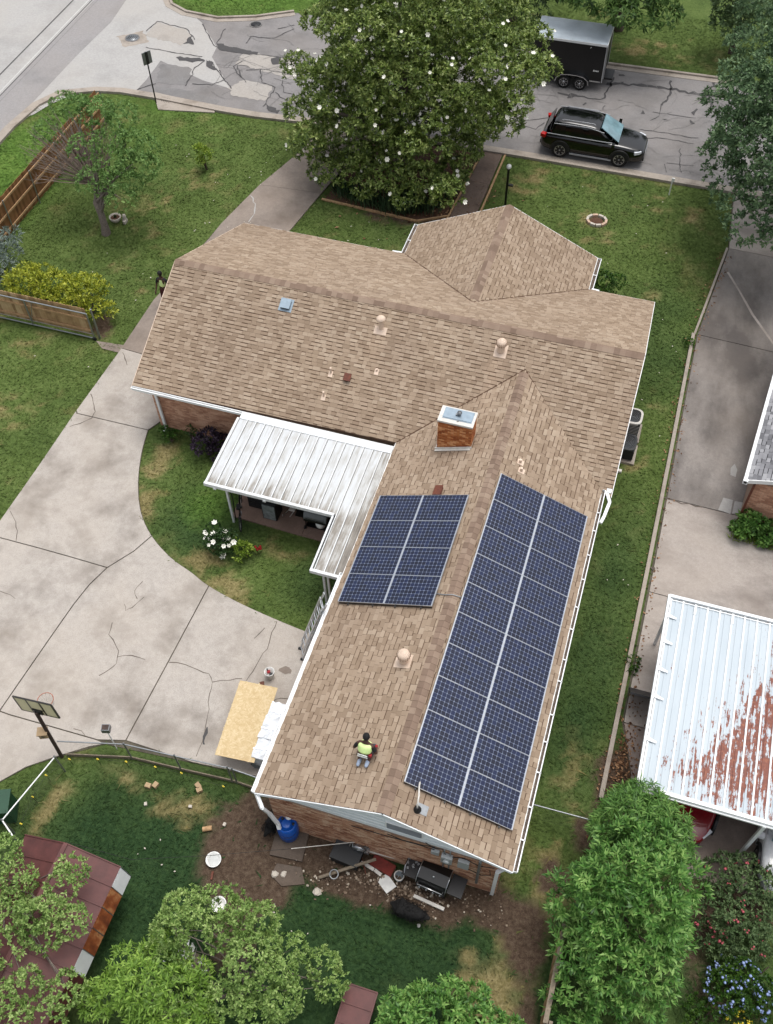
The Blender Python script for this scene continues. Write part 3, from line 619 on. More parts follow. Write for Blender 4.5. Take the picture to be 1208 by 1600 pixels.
for P in ([(-6.15, 12.9), (-5.75, 21.2)], [(-4.72, 12.9), (-4.62, 21.2)]): kerb('walk_edging', [Vector(p) for p in P], -.04, .04, .07, 'wood_rail', walk, None)
sheet('gate_pad', px([(150, 533), (202, 541), (188, 552), (160, 545)]), .02, 'front_drive_concrete', None, 'structure')
patio = paved('patio', [(-8.9, -2.85), (-3.4, -3.0), (-3.4, .3), (-8.9, .3)], .02)
slabs(patio, [[(-8.9, -2.85), (-6.2, -2.93), (-6.2, .3), (-8.9, .3)], [(-6.2, -2.93), (-3.4, -3.0), (-3.4, .3), (-6.2, .3)]], .06, 'patio_concrete', .008)
nd = paved('neighbour_driveway', [(6.25, 21.25), (6.45, 17.1), (5.8, 11.2), (5.75, 2.4), (5.7, -4.5), (5.7, -6.6), (6.2, -8.1), (6.5, -10.6), (13, -10.8), (13, 21.25)])
slabs(nd, [[(6.3, 21.2), (6.48, 17.15), (13, 16.9), (13, 21.2)], [(6.48, 17.15), (5.82, 11.25), (13, 10.9), (13, 16.9)], [(5.82, 11.25), (5.8, 2.45), (9.3, 2.38), (13, 2.3), (13, 10.9)], [(5.8, 2.45), (5.78, -1.67), (13, -1.8), (13, 2.3)], [(5.78, -1.67), (5.74, -6.6), (13, -6.7), (13, -1.8)], [(5.74, -6.6), (6.2, -8.1), (6.5, -10.6), (13, -10.7), (13, -6.7)]], .045, ['neighbour_concrete', 'mildew_concrete', 'mildew_concrete', 'neighbour_concrete', 'neighbour_concrete', 'carport_concrete'], .016)
e4 = lambda L: z1(L, 900, 360, 308/1208)
MB().strip(e4([(930, 260), (1000, 375), (1080, 520), (1208, 700)]), .10, .0505, .2).build('worn_streak', 'neighbour_concrete', nd)
for P in ([(985, 95), (1000, 130), (990, 172), (960, 160), (962, 120)], [(920, 290), (975, 305), (960, 385), (890, 360)], [(985, 310), (1040, 320), (1020, 380), (970, 382)]): sheet('pale_patch', z1(P, 880, 700, 328/1208), .0525, 'street_concrete', nd)
cracks(nd, [[(575, 285), (640, 305), (720, 325), (800, 345)], [(500, 690), (525, 720), (520, 690)]], .05, .052, 'crack_fill', 'crack', 880, 700, 328/1208)
kerb('boundary_kerb', [Vector((5.66, 11.2)), Vector((5.64, 5)), Vector((5.6, -.6)), Vector((5.5, -9.2))], -.07, .06, .14, 'kerb_concrete'); kerb('boundary_kerb', [Vector((6.42, 17.1)), Vector((5.72, 11.2))], -.06, .03, .1, 'kerb_concrete')
sheet('mulch_bed', px([(505, 314), (650, 345), (695, 338)])+[Vector((-6.15, 16)), Vector((-5.8, 21)), Vector((-11.2, 21))], .012, 'mulch', None, 'structure')
kerb('bed_edging', px([(503, 312), (560, 325), (650, 346)]), -.05, .05, .07, 'wood_rail'); kerb('bed_edging', px([(650, 346), (700, 338)]), -.04, .04, .06, 'wood_rail')
# ================================================================== HOUSE
X0, X1, YR, YF = -13.64, 3.80, 4.64, 10.475
ZE, SM = 2.4536, .4435; ZR = ZE+SM*YR; ZF = ZR-SM*(YF-YR)
ZEW, SW, WL, WRT, YW = 2.5116, .3962, 3.64, 3.46, -12.783; ZW = ZEW+SW*WL
XF, WF, SG, YG = -2.65, 3.83, .4656, 12.473; ZG = ZF+SG*WF
YV = (ZW-ZE)/SM; YGV = YR+(ZR-ZG)/SM; YVL = (ZEW-ZE)/SM
house = thing('house', (-4.5, 0, 0), 'brick house under a tan shingle roof with a long rear wing carrying solar panels', 'house')
roof_mb = MB()
def deck(poly3, th=.10):
    n = len(poly3); P = [Vector(p) for p in poly3]
    nn = (P[1]-P[0]).cross(P[2]-P[0]).normalized()
    if nn.z < 0: P.reverse(); nn = -nn
    Q = [p-Vector((0, 0, th)) for p in P]
    roof_mb.add(P+Q, [list(range(n)), [n+i for i in range(n)][::-1]]+[(i, i+n, (i+1) % n+n, (i+1) % n) for i in range(n)])
zm = lambda x, y: ZE+SM*y if y <= YR else ZR-SM*(y-YR)
zw = lambda x, y: ZW-SW*abs(x)
zg = lambda x, y: ZG-SG*abs(x-XF)
def lift(P, zf): return [(x, y, zf(x, y)) for x, y in P]
FACES = [  # polygon in plan, height, eave origin, eave direction, uphill direction (plan), slope
 ('back', [(X0, 0), (-WL, YVL), (0, YV), (0, YR), (X0, YR)], zm, (X0, 0), (1, 0), (0, 1), SM),
 ('back2', [(0, YV), (WRT, -.02), (X1, 0), (X1, YR), (0, YR)], zm, (X0, 0), (1, 0), (0, 1), SM),
 ('wing_l', [(0, YV), (-WL, YVL), (-WL, YW), (0, YW)], zw, (-WL, YW), (0, 1), (1, 0), SW),
 ('wing_r', [(0, YV), (0, YW), (WRT, YW), (WRT, -.0)], zw, (WRT, YW), (0, 1), (-1, 0), SW),
 ('front', [(X0, YR), (XF, YR), (XF, YGV), (XF-WF, YF), (X0, YF)], zm, (X0, YF), (1, 0), (0, -1), SM),
 ('front2', [(XF, YR), (X1, YR), (X1, YF), (XF+WF, YF), (XF, YGV)], zm, (X0, YF), (1, 0), (0, -1), SM),
 ('gable_l', [(XF, YGV), (XF, YG), (XF-WF, YG), (XF-WF, YF)], zg, (XF-WF, YG), (0, 1), (1, 0), SG),
 ('gable_r', [(XF, YGV), (XF+WF, YF), (XF+WF, YG), (XF, YG)], zg, (XF+WF, YG), (0, 1), (-1, 0), SG)]
for nm, P, zf, *_ in FACES: deck(lift(P, zf))
roof = roof_mb.build('roof', 'roof_deck', house)
def clip(poly, clipper):
    """Sutherland-Hodgman against a convex counter-clockwise clipper"""
    out = poly
    for i in range(len(clipper)):
        a, b = clipper[i], clipper[(i+1) % len(clipper)]; ex, ey = b[0]-a[0], b[1]-a[1]; inp = out; out = []
        if not inp: return []
        sd = [ex*(p[1]-a[1])-ey*(p[0]-a[0]) for p in inp]
        for k in range(len(inp)):
            p, q = inp[k-1], inp[k]; sp_, sq_ = sd[k-1], sd[k]
            if sq_ >= 0:
                if sp_ < 0: t = sp_/(sp_-sq_); out.append((p[0]+t*(q[0]-p[0]), p[1]+t*(q[1]-p[1])))
                out.append(q)
            elif sp_ >= 0: t = sp_/(sp_-sq_); out.append((p[0]+t*(q[0]-p[0]), p[1]+t*(q[1]-p[1])))
    return out
rs = random.Random(21)
WIDTHS = (.15, .19, .23, .28); EXPO = .147
SHM = {}
def shingle_mesh(wd, thick, mat):
    k = (wd, thick, mat)
    if k not in SHM:
        b = MB(); L = EXPO-(.028 if thick else .004); h = .022 if thick else .009; x = wd/2-.003
        b.add([(-x, 0, 0), (x, 0, 0), (x, L, 0), (-x, L, 0), (-x, 0, h), (x, 0, h), (x, L, .004), (-x, L, .004)], [(4, 5, 6, 7), (0, 1, 5, 4), (1, 2, 6, 5), (3, 0, 4, 7)])
        me = b.mesh('shingle'); me.materials.append(MATS[mat]); SHM[k] = me
    return SHM[k]
def shingle_face(P, zf, eo, ed, ud, slope, cand, fields, mat='shingle', widths=WIDTHS, expo=EXPO):
    ed = Vector((*ed, 0)); c = 1/math.sqrt(1+slope*slope); U = ed; Vd = Vector((ud[0]*c, ud[1]*c, slope*c)); Nn = U.cross(Vd)
    if Nn.z < 0: U = -U; Nn = U.cross(Vd)
    O = Vector((*eo, zf(*eo)))
    poly = [((Vector((x, y, zf(x, y)))-O).dot(U), (Vector((x, y, zf(x, y)))-O).dot(Vd)) for x, y in P]
    A = sum(poly[i][0]*poly[(i+1) % len(poly)][1]-poly[(i+1) % len(poly)][0]*poly[i][1] for i in range(len(poly)))
    if A < 0: poly.reverse()
    u0, u1 = min(p[0] for p in poly), max(p[0] for p in poly); v0, v1 = min(p[1] for p in poly), max(p[1] for p in poly)
    field = MB(); nc = int((v1-v0)/expo)+1
    for i in range(nc):
        u = u0-rs.uniform(0, .3); v = v0+i*expo; th = rs.random() < .5
        while u < u1:
            wd = rs.choice(widths); th = (not th) if rs.random() < .72 else th
            L = expo-(.028 if th else .004); h = .022 if th else .009
            rect = [(u+.003, v), (u+wd-.003, v), (u+wd-.003, v+L), (u+.003, v+L)]
            q = clip(rect, poly); u += wd
            if len(q) < 3: continue
            full = len(q) == 4 and abs((q[2][0]-q[0][0])*(q[2][1]-q[0][1]))-(wd-.006)*L > -1e-6 and q == [p for p in q]
            ar = abs(sum(q[k-1][0]*q[k][1]-q[k][0]*q[k-1][1] for k in range(len(q))))/2
            if ar < .0015: continue
            full = abs(ar-(wd-.006)*L) < 1e-6
            if full and cand is not None:
                ctr = O+U*(u-wd/2)+Vd*v
                cand.append(((ctr-CC).length, field, wd, th, Matrix(((U.x, Vd.x, Nn.x, ctr.x), (U.y, Vd.y, Nn.y, ctr.y), (U.z, Vd.z, Nn.z, ctr.z), (0, 0, 0, 1))), mat))
            else:
                put(field, q, O, U, Vd, Nn, v, L, h)
    fields.append((field, mat)); return field
def put(field, q, O, U, Vd, Nn, v, L, h):
    n = len(q); hh = lambda p: h+(.004-h)*(p[1]-v)/L
    top = [O+U*p[0]+Vd*p[1]+Nn*hh(p) for p in q]; bot = [O+U*p[0]+Vd*p[1] for p in q]
    field.add(top+bot, [list(range(n))]+[(i+n, (i+1) % n+n, (i+1) % n, i) for i in range(n)])
cand = []; fields = []
for nm, P, zf, eo, ed, ud, sl_ in FACES: shingle_face(P, zf, eo, ed, ud, sl_, cand, fields)
cand.sort(key=lambda c: c[0])
for d_, fld, wd, th, M, mt_ in cand[:300]: place('shingle', shingle_mesh(wd, th, mt_), roof, M)
for d_, fld, wd, th, M, mt_ in cand[300:]:
    L = EXPO-(.028 if th else .004); h = .022 if th else .009; x = wd/2-.003
    fld.add([M@Vector(p) for p in ((-x, 0, 0), (x, 0, 0), (x, L, 0), (-x, L, 0), (-x, 0, h), (x, 0, h), (x, L, .004), (-x, L, .004))], [(4, 5, 6, 7), (0, 1, 5, 4), (1, 2, 6, 5), (3, 0, 4, 7)])
for fld, mt_ in fields: fld.build('shingle_field', mt_, roof, kind='stuff')
def ridge(a, b, slope, name='ridge_cap', step=.2, half=.17):
    a, b = Vector(a), Vector(b); d = (b-a).normalized(); n = int((b-a).length/step); sd = Vector((0, 0, 1)).cross(d).normalized()
    bb = MB(); h = half; z = -h*slope
    for s_ in (-1, 1):
        o = .0
        bb.add([(0, 0, .034), (step+.03, 0, .022), (step+.03, s_*h, z+.022), (0, s_*h, z+.034), (0, 0, .012), (0, s_*h, z+.008), (step+.03, s_*h, z+.004)], [(0, 1, 2, 3) if s_ > 0 else (3, 2, 1, 0), (4, 0, 3, 5) if s_ > 0 else (5, 3, 0, 4), (5, 3, 2, 6) if s_ > 0 else (6, 2, 3, 5)])
    me = bb.mesh('ridge_cap'); me.materials.append(MATS['ridge_cap'])
    for i in range(n):
        p = a+d*(i*step)
        place('ridge_cap', me, roof, Matrix(((d.x, sd.x, 0, p.x), (d.y, sd.y, 0, p.y), (d.z, sd.z, 1, p.z), (0, 0, 0, 1))))
ridge((X0, YR, ZR), (X1, YR, ZR), SM); ridge((0, YW, ZW), (0, YV-.1, ZW), SW); ridge((XF, YG, ZG), (XF, YGV+.1, ZG), SG)
# valley flashing lines
for a, b in (((0, YV, ZW), (-WL, YVL, ZEW)), ((0, YV, ZW), (WRT, 0, ZE)), ((XF, YGV, ZG), (XF-WF, YF, ZF)), ((XF, YGV, ZG), (XF+WF, YF, ZF))): MB().bar(Vector(a)+Vector((0, 0, .016)), Vector(b)+Vector((0, 0, .016)), .045, .012).build('valley_flashing', 'roof_deck', roof)
# ---- walls
WY = .38                     # rear face of the main block
EY = YW+.07                  # rear face of the wing
def brick_face(parent, wall, o, du, nrm, length, height, mat, limit=0, bl=.2, bh=.0667, top=None, skip=None):
    """running bond of real bricks, the ones nearest the camera as single objects"""
    o, du, nrm = Vector(o), Vector(du), Vector(nrm); up = Vector((0, 0, 1)); item = []; rows = int(height/bh); rest = MB()
    me = MB(); me.add([(-bl/2+.005, 0, .005), (bl/2-.005, 0, .005), (bl/2-.005, 0, bh-.006), (-bl/2+.005, 0, bh-.006), (-bl/2+.005, .010, .005), (bl/2-.005, .010, .005), (bl/2-.005, .010, bh-.006), (-bl/2+.005, .010, bh-.006)], [(4, 5, 6, 7), (0, 1, 5, 4), (1, 2, 6, 5), (2, 3, 7, 6), (3, 0, 4, 7)])
    bme = me.mesh('brick'); bme.materials.append(MATS[mat])
    for r in range(rows):
        x = -bl/2 if r % 2 else 0.0
        while x < length-.02:
            a, b = max(0, x), min(length, x+bl); c = o+du*((a+b)/2)+up*(r*bh); x += bl
            if b-a < .04 or (skip and skip((a+b)/2, r*bh)): continue
            sc = (b-a-.01)/(bl-.01)
            M = Matrix(((-du.x*sc, nrm.x, 0, c.x), (-du.y*sc, nrm.y, 0, c.y), (0, 0, 1, c.z), (0, 0, 0, 1)))
            item.append(((c-CC).length, M))
    item.sort(key=lambda t: t[0])
    for d_, M in item[:limit]: place('brick', bme, wall, M)
    for d_, M in item[limit:]: rest.add([M@v for v in me.v], me.f)
    if rest.v: rest.build('brickwork', mat, wall, kind='stuff')
def wall(name, a, b, z0, z1, th, mat): 
    m_ = MB(); a, b = Vector((*a, 0)), Vector((*b, 0)); m_.bar(a+Vector((0, 0, (z0+z1)/2)), b+Vector((0, 0, (z0+z1)/2)), th, z1-z0); return m_.build(name, mat, house)
rear = wall('wall', (-3.32, EY+.08), (3.2, EY+.08), 0, 2.42, .14, 'mortar'); brick_face(house, rear, (3.2, EY+.011, 0), (-1, 0, 0), (0, -1, 0), 6.52, 2.36, 'brick_tan', 300)
back = wall('wall', (-13.2, WY+.08), (-3.5, WY+.08), 0, 2.42, .14, 'mortar'); brick_face(house, back, (-8.9, WY+.011, 0), (-1, 0, 0), (0, -1, 0), 4.3, 2.36, 'brick_pink', 300)
for a, b in (((-3.25, EY+.16), (-3.25, WY)), ((3.13, EY+.16), (3.13, 0)), ((3.36, -.1), (3.36, 9.9)), ((-13.13, WY+.16), (-13.13, 9.9)), ((-13.06, 9.83), (3.3, 9.83)), ((XF-3.3, 9.9), (XF-3.3, 12.2)), ((XF+3.3, 9.9), (XF+3.3, 12.2)), ((XF-3.23, 12.13), (XF+3.23, 12.13)), ((3.2, -.1), (3.36, -.1))):
    wall('wall', a, b, 0, 1.9 if max(a[1], b[1]) > 9.5 else 2.42, .14, 'brick_plain')
# rear gable: white siding, louvre, rake boards
g = MB(); yy = EY+.02
prof = [(-3.45, 2.42), (3.25, 2.42), (3.25, zw(3.25, 0)-.12), (0, ZW-.12), (-3.45, zw(-3.45, 0)-.12)]
n_ = len(prof); g.add([(x, yy, z) for x, z in prof]+[(x, yy+.1, z) for x, z in prof], [list(range(n_)), [n_+i for i in range(n_)][::-1]]+[(i+n_, (i+1) % n_+n_, (i+1) % n_, i) for i in range(n_)])
gable = g.build('gable_siding', 'siding_white', house)
for zz in (2.62, 2.84, 3.06, 3.28, 3.5):
    wd_ = (ZW-.14-zz)/SW
    if wd_ > .3: MB().box(((max(-wd_, -3.4)+min(wd_, 3.2))/2, yy-.006, zz), (min(wd_, 3.2)-max(-wd_, -3.4), .01, .012)).build('siding_board_edge', 'white_paint', gable)
lv = MB(); lv.box((.55, yy-.02, 3.0), (1.02, .03, .40)); lo = lv.build('louvre_frame', 'white_paint', gable)
for k in range(7):
    MB().box((.55, yy-.045, 2.86+k*.048), (.92, .03, .008), M=Matrix.Rotation(R_(35), 3, 'X')).build('louvre_slat', 'louvre_grey', gable)
MB().box((.55, yy-.037, 3.0), (.94, .006, .34)).build('louvre_back', 'louvre_grey', gable)
def board(name, a, b, wd, h, mat='white_paint', up=(0, 0, 1)): return MB().bar(a, b, wd, h, up).build(name, mat, house)
for s_, W_ in ((-1, WL), (1, WRT)):
    board('rake_board', (0, YW-.012, ZW-.08), (s_*W_, YW-.012, zw(W_, 0)-.08), .024, .13, 'siding_white')
    board('soffit', (0, YW+.04, ZW-.135), (s_*W_, YW+.04, zw(W_, 0)-.135), .06, .02, 'siding_white')
    board('rake_edge', (s_*.03, YW-.03, ZW+.0-s_*s_*.012), (s_*W_, YW-.03, zw(W_, 0)), .018, .04, 'white_metal')
for x_, s_ in ((X0, -1), (X1, 1)):
    for y_, z_ in ((0, ZE), (YF, ZF)): board('rake_board', (x_+s_*.013, YR, ZR-.08), (x_+s_*.013, y_, z_-.08), .024, .15, 'white_paint' if s_ > 0 else 'tan_paint')
for s_ in (-1, 1): board('rake_board', (XF, YG+.013, ZG-.08), (XF+s_*WF, YG+.013, ZF-.08), .024, .15)
# eave fascias and gutters
def fascia(a, b, out, name='fascia'):
    a, b, out = Vector(a), Vector(b), Vector(out); return board(name, a+out*.013+Vector((0, 0, -.09)), b+out*.013+Vector((0, 0, -.09)), .024, .17)
def gutter(a, b, out, wd=.12, hang=.95, muck='gutter_muck'):
    a, b, out = Vector(a), Vector(b), Vector(out); d = Vector((0, 0, 1)); z = Vector((0, 0, -.05)); L = (b-a).length; dr = (b-a).normalized()
    q = MB(); q.bar(a+out*(wd+.03)+z, b+out*(wd+.03)+z, .012, .11); q.bar(a+out*(wd*.5+.03)+z-d*.05, b+out*(wd*.5+.03)+z-d*.05, wd, .012)
    q.bar(a+out*(wd+.036)+z+d*.055, b+out*(wd+.036)+z+d*.055, .03, .014)
    for p in (a, b): q.bar(p+out*.03+z, p+out*(wd+.03)+z, .012, .11)
    go = q.build('gutter', 'white_metal', house)
    MB().bar(a+dr*.02+out*(wd*.5+.03)+z-d*.03, b-dr*.02+out*(wd*.5+.03)+z-d*.03, wd-.016, .03).build('gutter_debris', muck, go)
    k = 1 if L < 2.5 else int(L/hang)
    hb = MB(); hb.box((0, 0, 0), (.035, wd+.06, .012)); me = hb.mesh('gutter_strap'); me.materials.append(MATS['white_metal'])
    for i in range(1, k+1):
        p = a+(b-a)*(i/(k+1)) + out*(wd*.5+.03)+d*.006+dr*rs.uniform(-.12, .12)
        sd = out; place('gutter_strap', me, go, Matrix(((dr.x, out.x, 0, p.x), (dr.y, out.y, 0, p.y), (0, 0, 1, p.z), (0, 0, 0, 1))))
    return go
zwe = zw(WRT, 0)
fascia((WRT, YW, zwe), (WRT, -.1, zwe), (1, 0, 0)); gutter((WRT, YW+.02, zwe), (WRT, .1, zwe), (1, 0, 0), .085)
fascia((-WL, YW, ZEW), (-WL, YVL, ZEW), (-1, 0, 0)); gutter((-WL, YW, ZEW), (-WL, -5.45, ZEW), (-1, 0, 0), .07, 9, 'white_metal')
fascia((X0, 0, ZE), (-WL, 0, ZE), (0, -1, 0)); gutter((X0, 0, ZE), (-9.3, 0, ZE), (0, -1, 0), .09, 9, 'white_metal')
board('patio_flashing', (-9.3, -.16, ZE-.05), (-3.7, -.16, ZE-.05), .30, .05, 'white_metal')
fascia((X0, YF, ZF), (XF-WF, YF, ZF), (0, 1, 0)); fascia((XF+WF, YF, ZF), (X1, YF, ZF), (0, 1, 0))
fascia((XF-WF, YF, ZF), (XF-WF, YG, ZF), (-1, 0, 0)); gutter((XF-WF, YF+.02, ZF), (XF-WF, YG, ZF), (-1, 0, 0), .12)
fascia((XF+WF, YF, ZF), (XF+WF, YG, ZF), (1, 0, 0)); gutter((XF+WF, YF+.02, ZF), (XF+WF, YG, ZF), (1, 0, 0), .13, .75)
board('gutter_end', (XF-WF-.15, YF+.06, ZF-.03), (XF-WF-.55, YF+.06, ZF-.05), .09, .08, 'white_metal'); board('gutter_end', (XF+WF+.12, YF+.06, ZF-.03), (XF+WF+.42, YF+.06, ZF-.05), .09, .08, 'white_metal')
def spout(P, name='downspout', r=.05, mat='white_metal'):
    b = MB()
    for a, c in zip(P, P[1:]): b.bar(a, c, .075, .1, up=(1, 0, 0) if abs(Vector(c).x-Vector(a).x) < .2 else (0, 1, 0))
    return b.build(name, mat, house)
spout([(-12.95, -.1, 2.36), (-12.95, .25, 2.1), (-12.95, .30, .12), (-12.95, .1, .05)])
spout([(-3.62, YW+.02, 2.46), (-3.35, EY-.35, 2.3), (-3.25, EY-.25, 1.7), (-3.05, EY-.28, 1.1), (-2.99, EY-.36, .95)])
spout([(3.48, YW+.3, 2.4), (3.1, EY-.06, 2.15), (3.1, EY-.06, .1)])
spout([(3.62, .12, 2.5), (3.8, -.25, 2.46), (3.72, -.9, 2.44), (3.66, -1.15, 2.44)], 'gutter_elbow')
MB().box((3.7, .22, 2.5), (.16, .3, .12)).build('gutter_end', 'white_metal', house)
MB().box((-13.05, .1, 2.25), (.12, .16, .16)).box((-13.05, .02, 2.23), (.07, .05, .07), mi=1).build('security_light', ['white_metal', 'black_plastic'], house)
# ---- chimney
cx0, cx1, cy0, cy1, cz1 = -2.11, -.97, -.24, .40, 4.52
ch = MB(); ch.box(((cx0+cx1)/2, (cy0+cy1)/2, (2.9+cz1)/2), (cx1-cx0-.03, cy1-cy0-.03, cz1-2.9)); chim = ch.build('chimney', 'orange_mortar', house)
hid = lambda a0, sgn: None
brick_face(house, chim, (cx1, cy0+.012, 3.0), (-1, 0, 0), (0, -1, 0), cx1-cx0, cz1-3.0, 'brick_orange', 130, skip=lambda u, z: z+3.06 < zw(cx1-u, 0))
brick_face(house, chim, (cx1-.012, cy1, 3.0), (0, -1, 0), (1, 0, 0), cy1-cy0, cz1-3.0, 'brick_orange', 60, skip=lambda u, z: z+3.06 < zw(cx1, 0))
brick_face(house, chim, (cx0+.012, cy0, 3.0), (0, 1, 0), (-1, 0, 0), cy1-cy0, cz1-3.0, 'brick_orange', 60, skip=lambda u, z: z+3.06 < zw(cx0, 0))
MB().box(((cx0+cx1)/2, (cy0+cy1)/2, cz1+.035), (cx1-cx0+.04, cy1-cy0+.04, .07)).build('chimney_crown', 'off_white', chim)
MB().box(((cx0+cx1)/2+.02, (cy0+cy1)/2+.05, cz1+.085), (.92, .42, .03)).box(((cx0+cx1)/2+.02, (cy0+cy1)/2+.05, cz1+.075), (.98, .48, .012)).build('chimney_lid', 'vent_grey', chim)
MB().tube([((cx0+cx1)/2+.05, .12, cz1+.1), ((cx0+cx1)/2+.05, .12, cz1+.2)], .05, 10).lathe(((cx0+cx1)/2+.05, .12, cz1+.2), [(.08, 0), (.08, .03), (.001, .05)], 10).box(((cx0+cx1)/2-.04, .1, cz1+.12), (.05, .08, .05)).box(((cx0+cx1)/2+.06, -.12, cz1+.09), (.07, .05, .03)).build('damper_fitting', 'grey_metal', chim)
fb = MB(); fb.bar((cx0-.05, cy0-.03, zw(cx0, 0)+.05), (cx1+.03, cy0-.03, zw(cx1, 0)+.05), .03, .09); fb.bar((cx0-.05, cy0-.07, zw(cx0, 0)+.025), (cx1, cy0-.07, zw(cx1, 0)+.025), .11, .01)
fb.bar((cx0-.03, cy0, zw(cx0, 0)+.04), (cx0-.03, cy1, zw(cx0, 0)+.04), .03, .07); fb.build('chimney_flashing', 'off_white', chim)
# ---- roof furniture
def tilt(slope, d):        # basis with z normal to the roof, y uphill
    ud = Vector((d[0], d[1], slope)).normalized(); n_ = Vector((-d[0]*slope, -d[1]*slope, 1)).normalized(); x_ = ud.cross(n_); return Matrix((x_, ud, n_)).transposed()
TM = tilt(SM, (0, 1)); TL = tilt(SW, (1, 0)); TR = tilt(SW, (-1, 0))
def turbine(x, y, zf, T, s=1.0):
    p = Vector((x, y, zf(x, y))); b = MB(); b.box(p+T@Vector((0, 0, .02)), (.44*s, .5*s, .012), M=T); b.tube([p, p+Vector((0, 0, .26*s))], .13*s, 14); t = b.build('turbine_vent', 'tan_paint', house)
    c = p+Vector((0, 0, .26*s)); MB().lathe(c, [(.13*s, 0), (.17*s, .04*s), (.19*s, .12*s), (.17*s, .2*s), (.12*s, .25*s), (.001, .27*s)], 20).build('turbine_head', 'tan_paint', t)
    f = MB()
    for k in range(16):
        a = 2*math.pi*k/16; d = Vector((math.cos(a), math.sin(a), 0)); e = Vector((-d.y, d.x, 0))
        f.add([c+d*.15*s+Vector((0, 0, .02*s)), c+d*.21*s+e*.03*s+Vector((0, 0, .10*s)), c+d*.185*s+e*.03*s+Vector((0, 0, .2*s)), c+d*.06*s+Vector((0, 0, .275*s)), c+d*.17*s+Vector((0, 0, .12*s))], [(0, 1, 4), (1, 2, 4), (2, 3, 4)])
    f.build('turbine_fins', 'rust_brown' if False else 'pink_tan', t); sl2 = MB()
    for k in range(16):
        a = 2*math.pi*(k+.5)/16; d = Vector((math.cos(a), math.sin(a), 0)); e = Vector((-d.y, d.x, 0)); sl2.add([c+d*.178*s-e*.012*s+Vector((0, 0, .05*s)), c+d*.178*s+e*.012*s+Vector((0, 0, .05*s)), c+d*.185*s+e*.014*s+Vector((0, 0, .17*s)), c+d*.12*s+Vector((0, 0, .262*s))], [(0, 1, 2, 3)])
    sl2.build('turbine_slots', 'rust_brown', t)
turbine(-.98, 3.82, zm, TM); turbine(-.78, -8.4, zw, TL)
p = Vector((-5.31, 3.75, zm(0, 3.75))); b = MB(); b.box(p+TM@Vector((0, -.1, .02)), (.46, .3, .012), M=TM); b.tube([p, p+Vector((0, 0, .42))], .09, 12); t = b.build('flue_pipe', 'tan_paint', house)
MB().lathe(p+Vector((0, 0, .40)), [(.09, 0), (.17, .02), (.17, .07), (.10, .14), (.001, .15)], 14).build('flue_cap', 'tan_paint', t)
p = Vector((-8.95, 3.86, zm(0, 3.86))); b = MB(); b.box(p+TM@Vector((0, 0, .02)), (.50, .50, .012), M=TM); t = b.build('box_vent', 'vent_grey', house)
MB().box(p+TM@Vector((0, .02, .12)), (.36, .38, .04), M=TM).box(p+TM@Vector((0, .05, .07)), (.30, .28, .1), M=TM).build('vent_hood', 'vent_grey', t)
MB().box(p+TM@Vector((0, -.16, .07)), (.30, .02, .08), M=TM).build('vent_mouth', 'dark_metal', t)
for x, y, L in ((-6.6, 1.9, .26), (-6.6, 1.08, .24), (-5.02, 2.3, .10)):
    p = Vector((x, y, zm(x, y))); t = MB().box(p+TM@Vector((0, -.04, .018)), (.15, .22, .01), M=TM).build('vent_pipe', 'tan_paint', house); MB().tube([p, p+Vector((0, 0, L))], .04, 10).build('pipe', 'tan_paint', t)
p = Vector((-5.95, 1.85, zm(0, 1.85))); t = MB().box(p+TM@Vector((0, 0, .07)), (.2, .22, .12), M=TM).build('rusty_vent', 'rust_brown', house); MB().box(p+TM@Vector((0, 0, .14)), (.26, .28, .02), M=TM).build('vent_lid', 'rust_brown', t)
p = Vector((-1.5, -2.15, zw(1.5, 0))); t = MB().box(p+TL@Vector((0, 0, .06)), (.34, .22, .1), M=TL).build('rusty_vent', 'rust_brown', house); MB().box(p+TL@Vector((0, 0, .12)), (.4, .28, .02), M=TL).build('vent_lid', 'rust_brown', t)
for x, y in ((.74, -.45), (.84, -.75)):
    p = Vector((x, y, zw(x, y))); t = MB().box(p+TR@Vector((0, 0, .018)), (.2, .22, .01), M=TR).build('vent_pipe', 'tan_paint', house); MB().tube([p, p+Vector((0, 0, .16))], .045, 10).build('pipe', 'tan_paint', t)
p = Vector((.78, -12.33, zw(.78, 0))); t = MB().box(p+TR@Vector((.06, -.1, .02)), (.26, .34, .012), M=TR).build('conduit_boot', 'galvanised', house)
MB().lathe(p, [(.11, .02), (.08, .1), (.05, .18), (.05, .20)], 12).build('rubber_boot', 'rubber', t); MB().tube([p+Vector((0, 0, .15)), p+Vector((0, .02, .42)), p+Vector((-.02, .2, .46)), p+Vector((-.1, .5, .25)), p+Vector((-.14, .75, .14))], .022, 8).build('conduit', 'off_white', t)
cw = [(-.62, -6.05), (-.4, -6.1), (-.2, -6.12), (0, -6.1), (.25, -6.06)]
MB().tube([(x, y, zw(x, y)+.055) for x, y in cw], .016, 6).build('roof_conduit', 'galvanised', house)
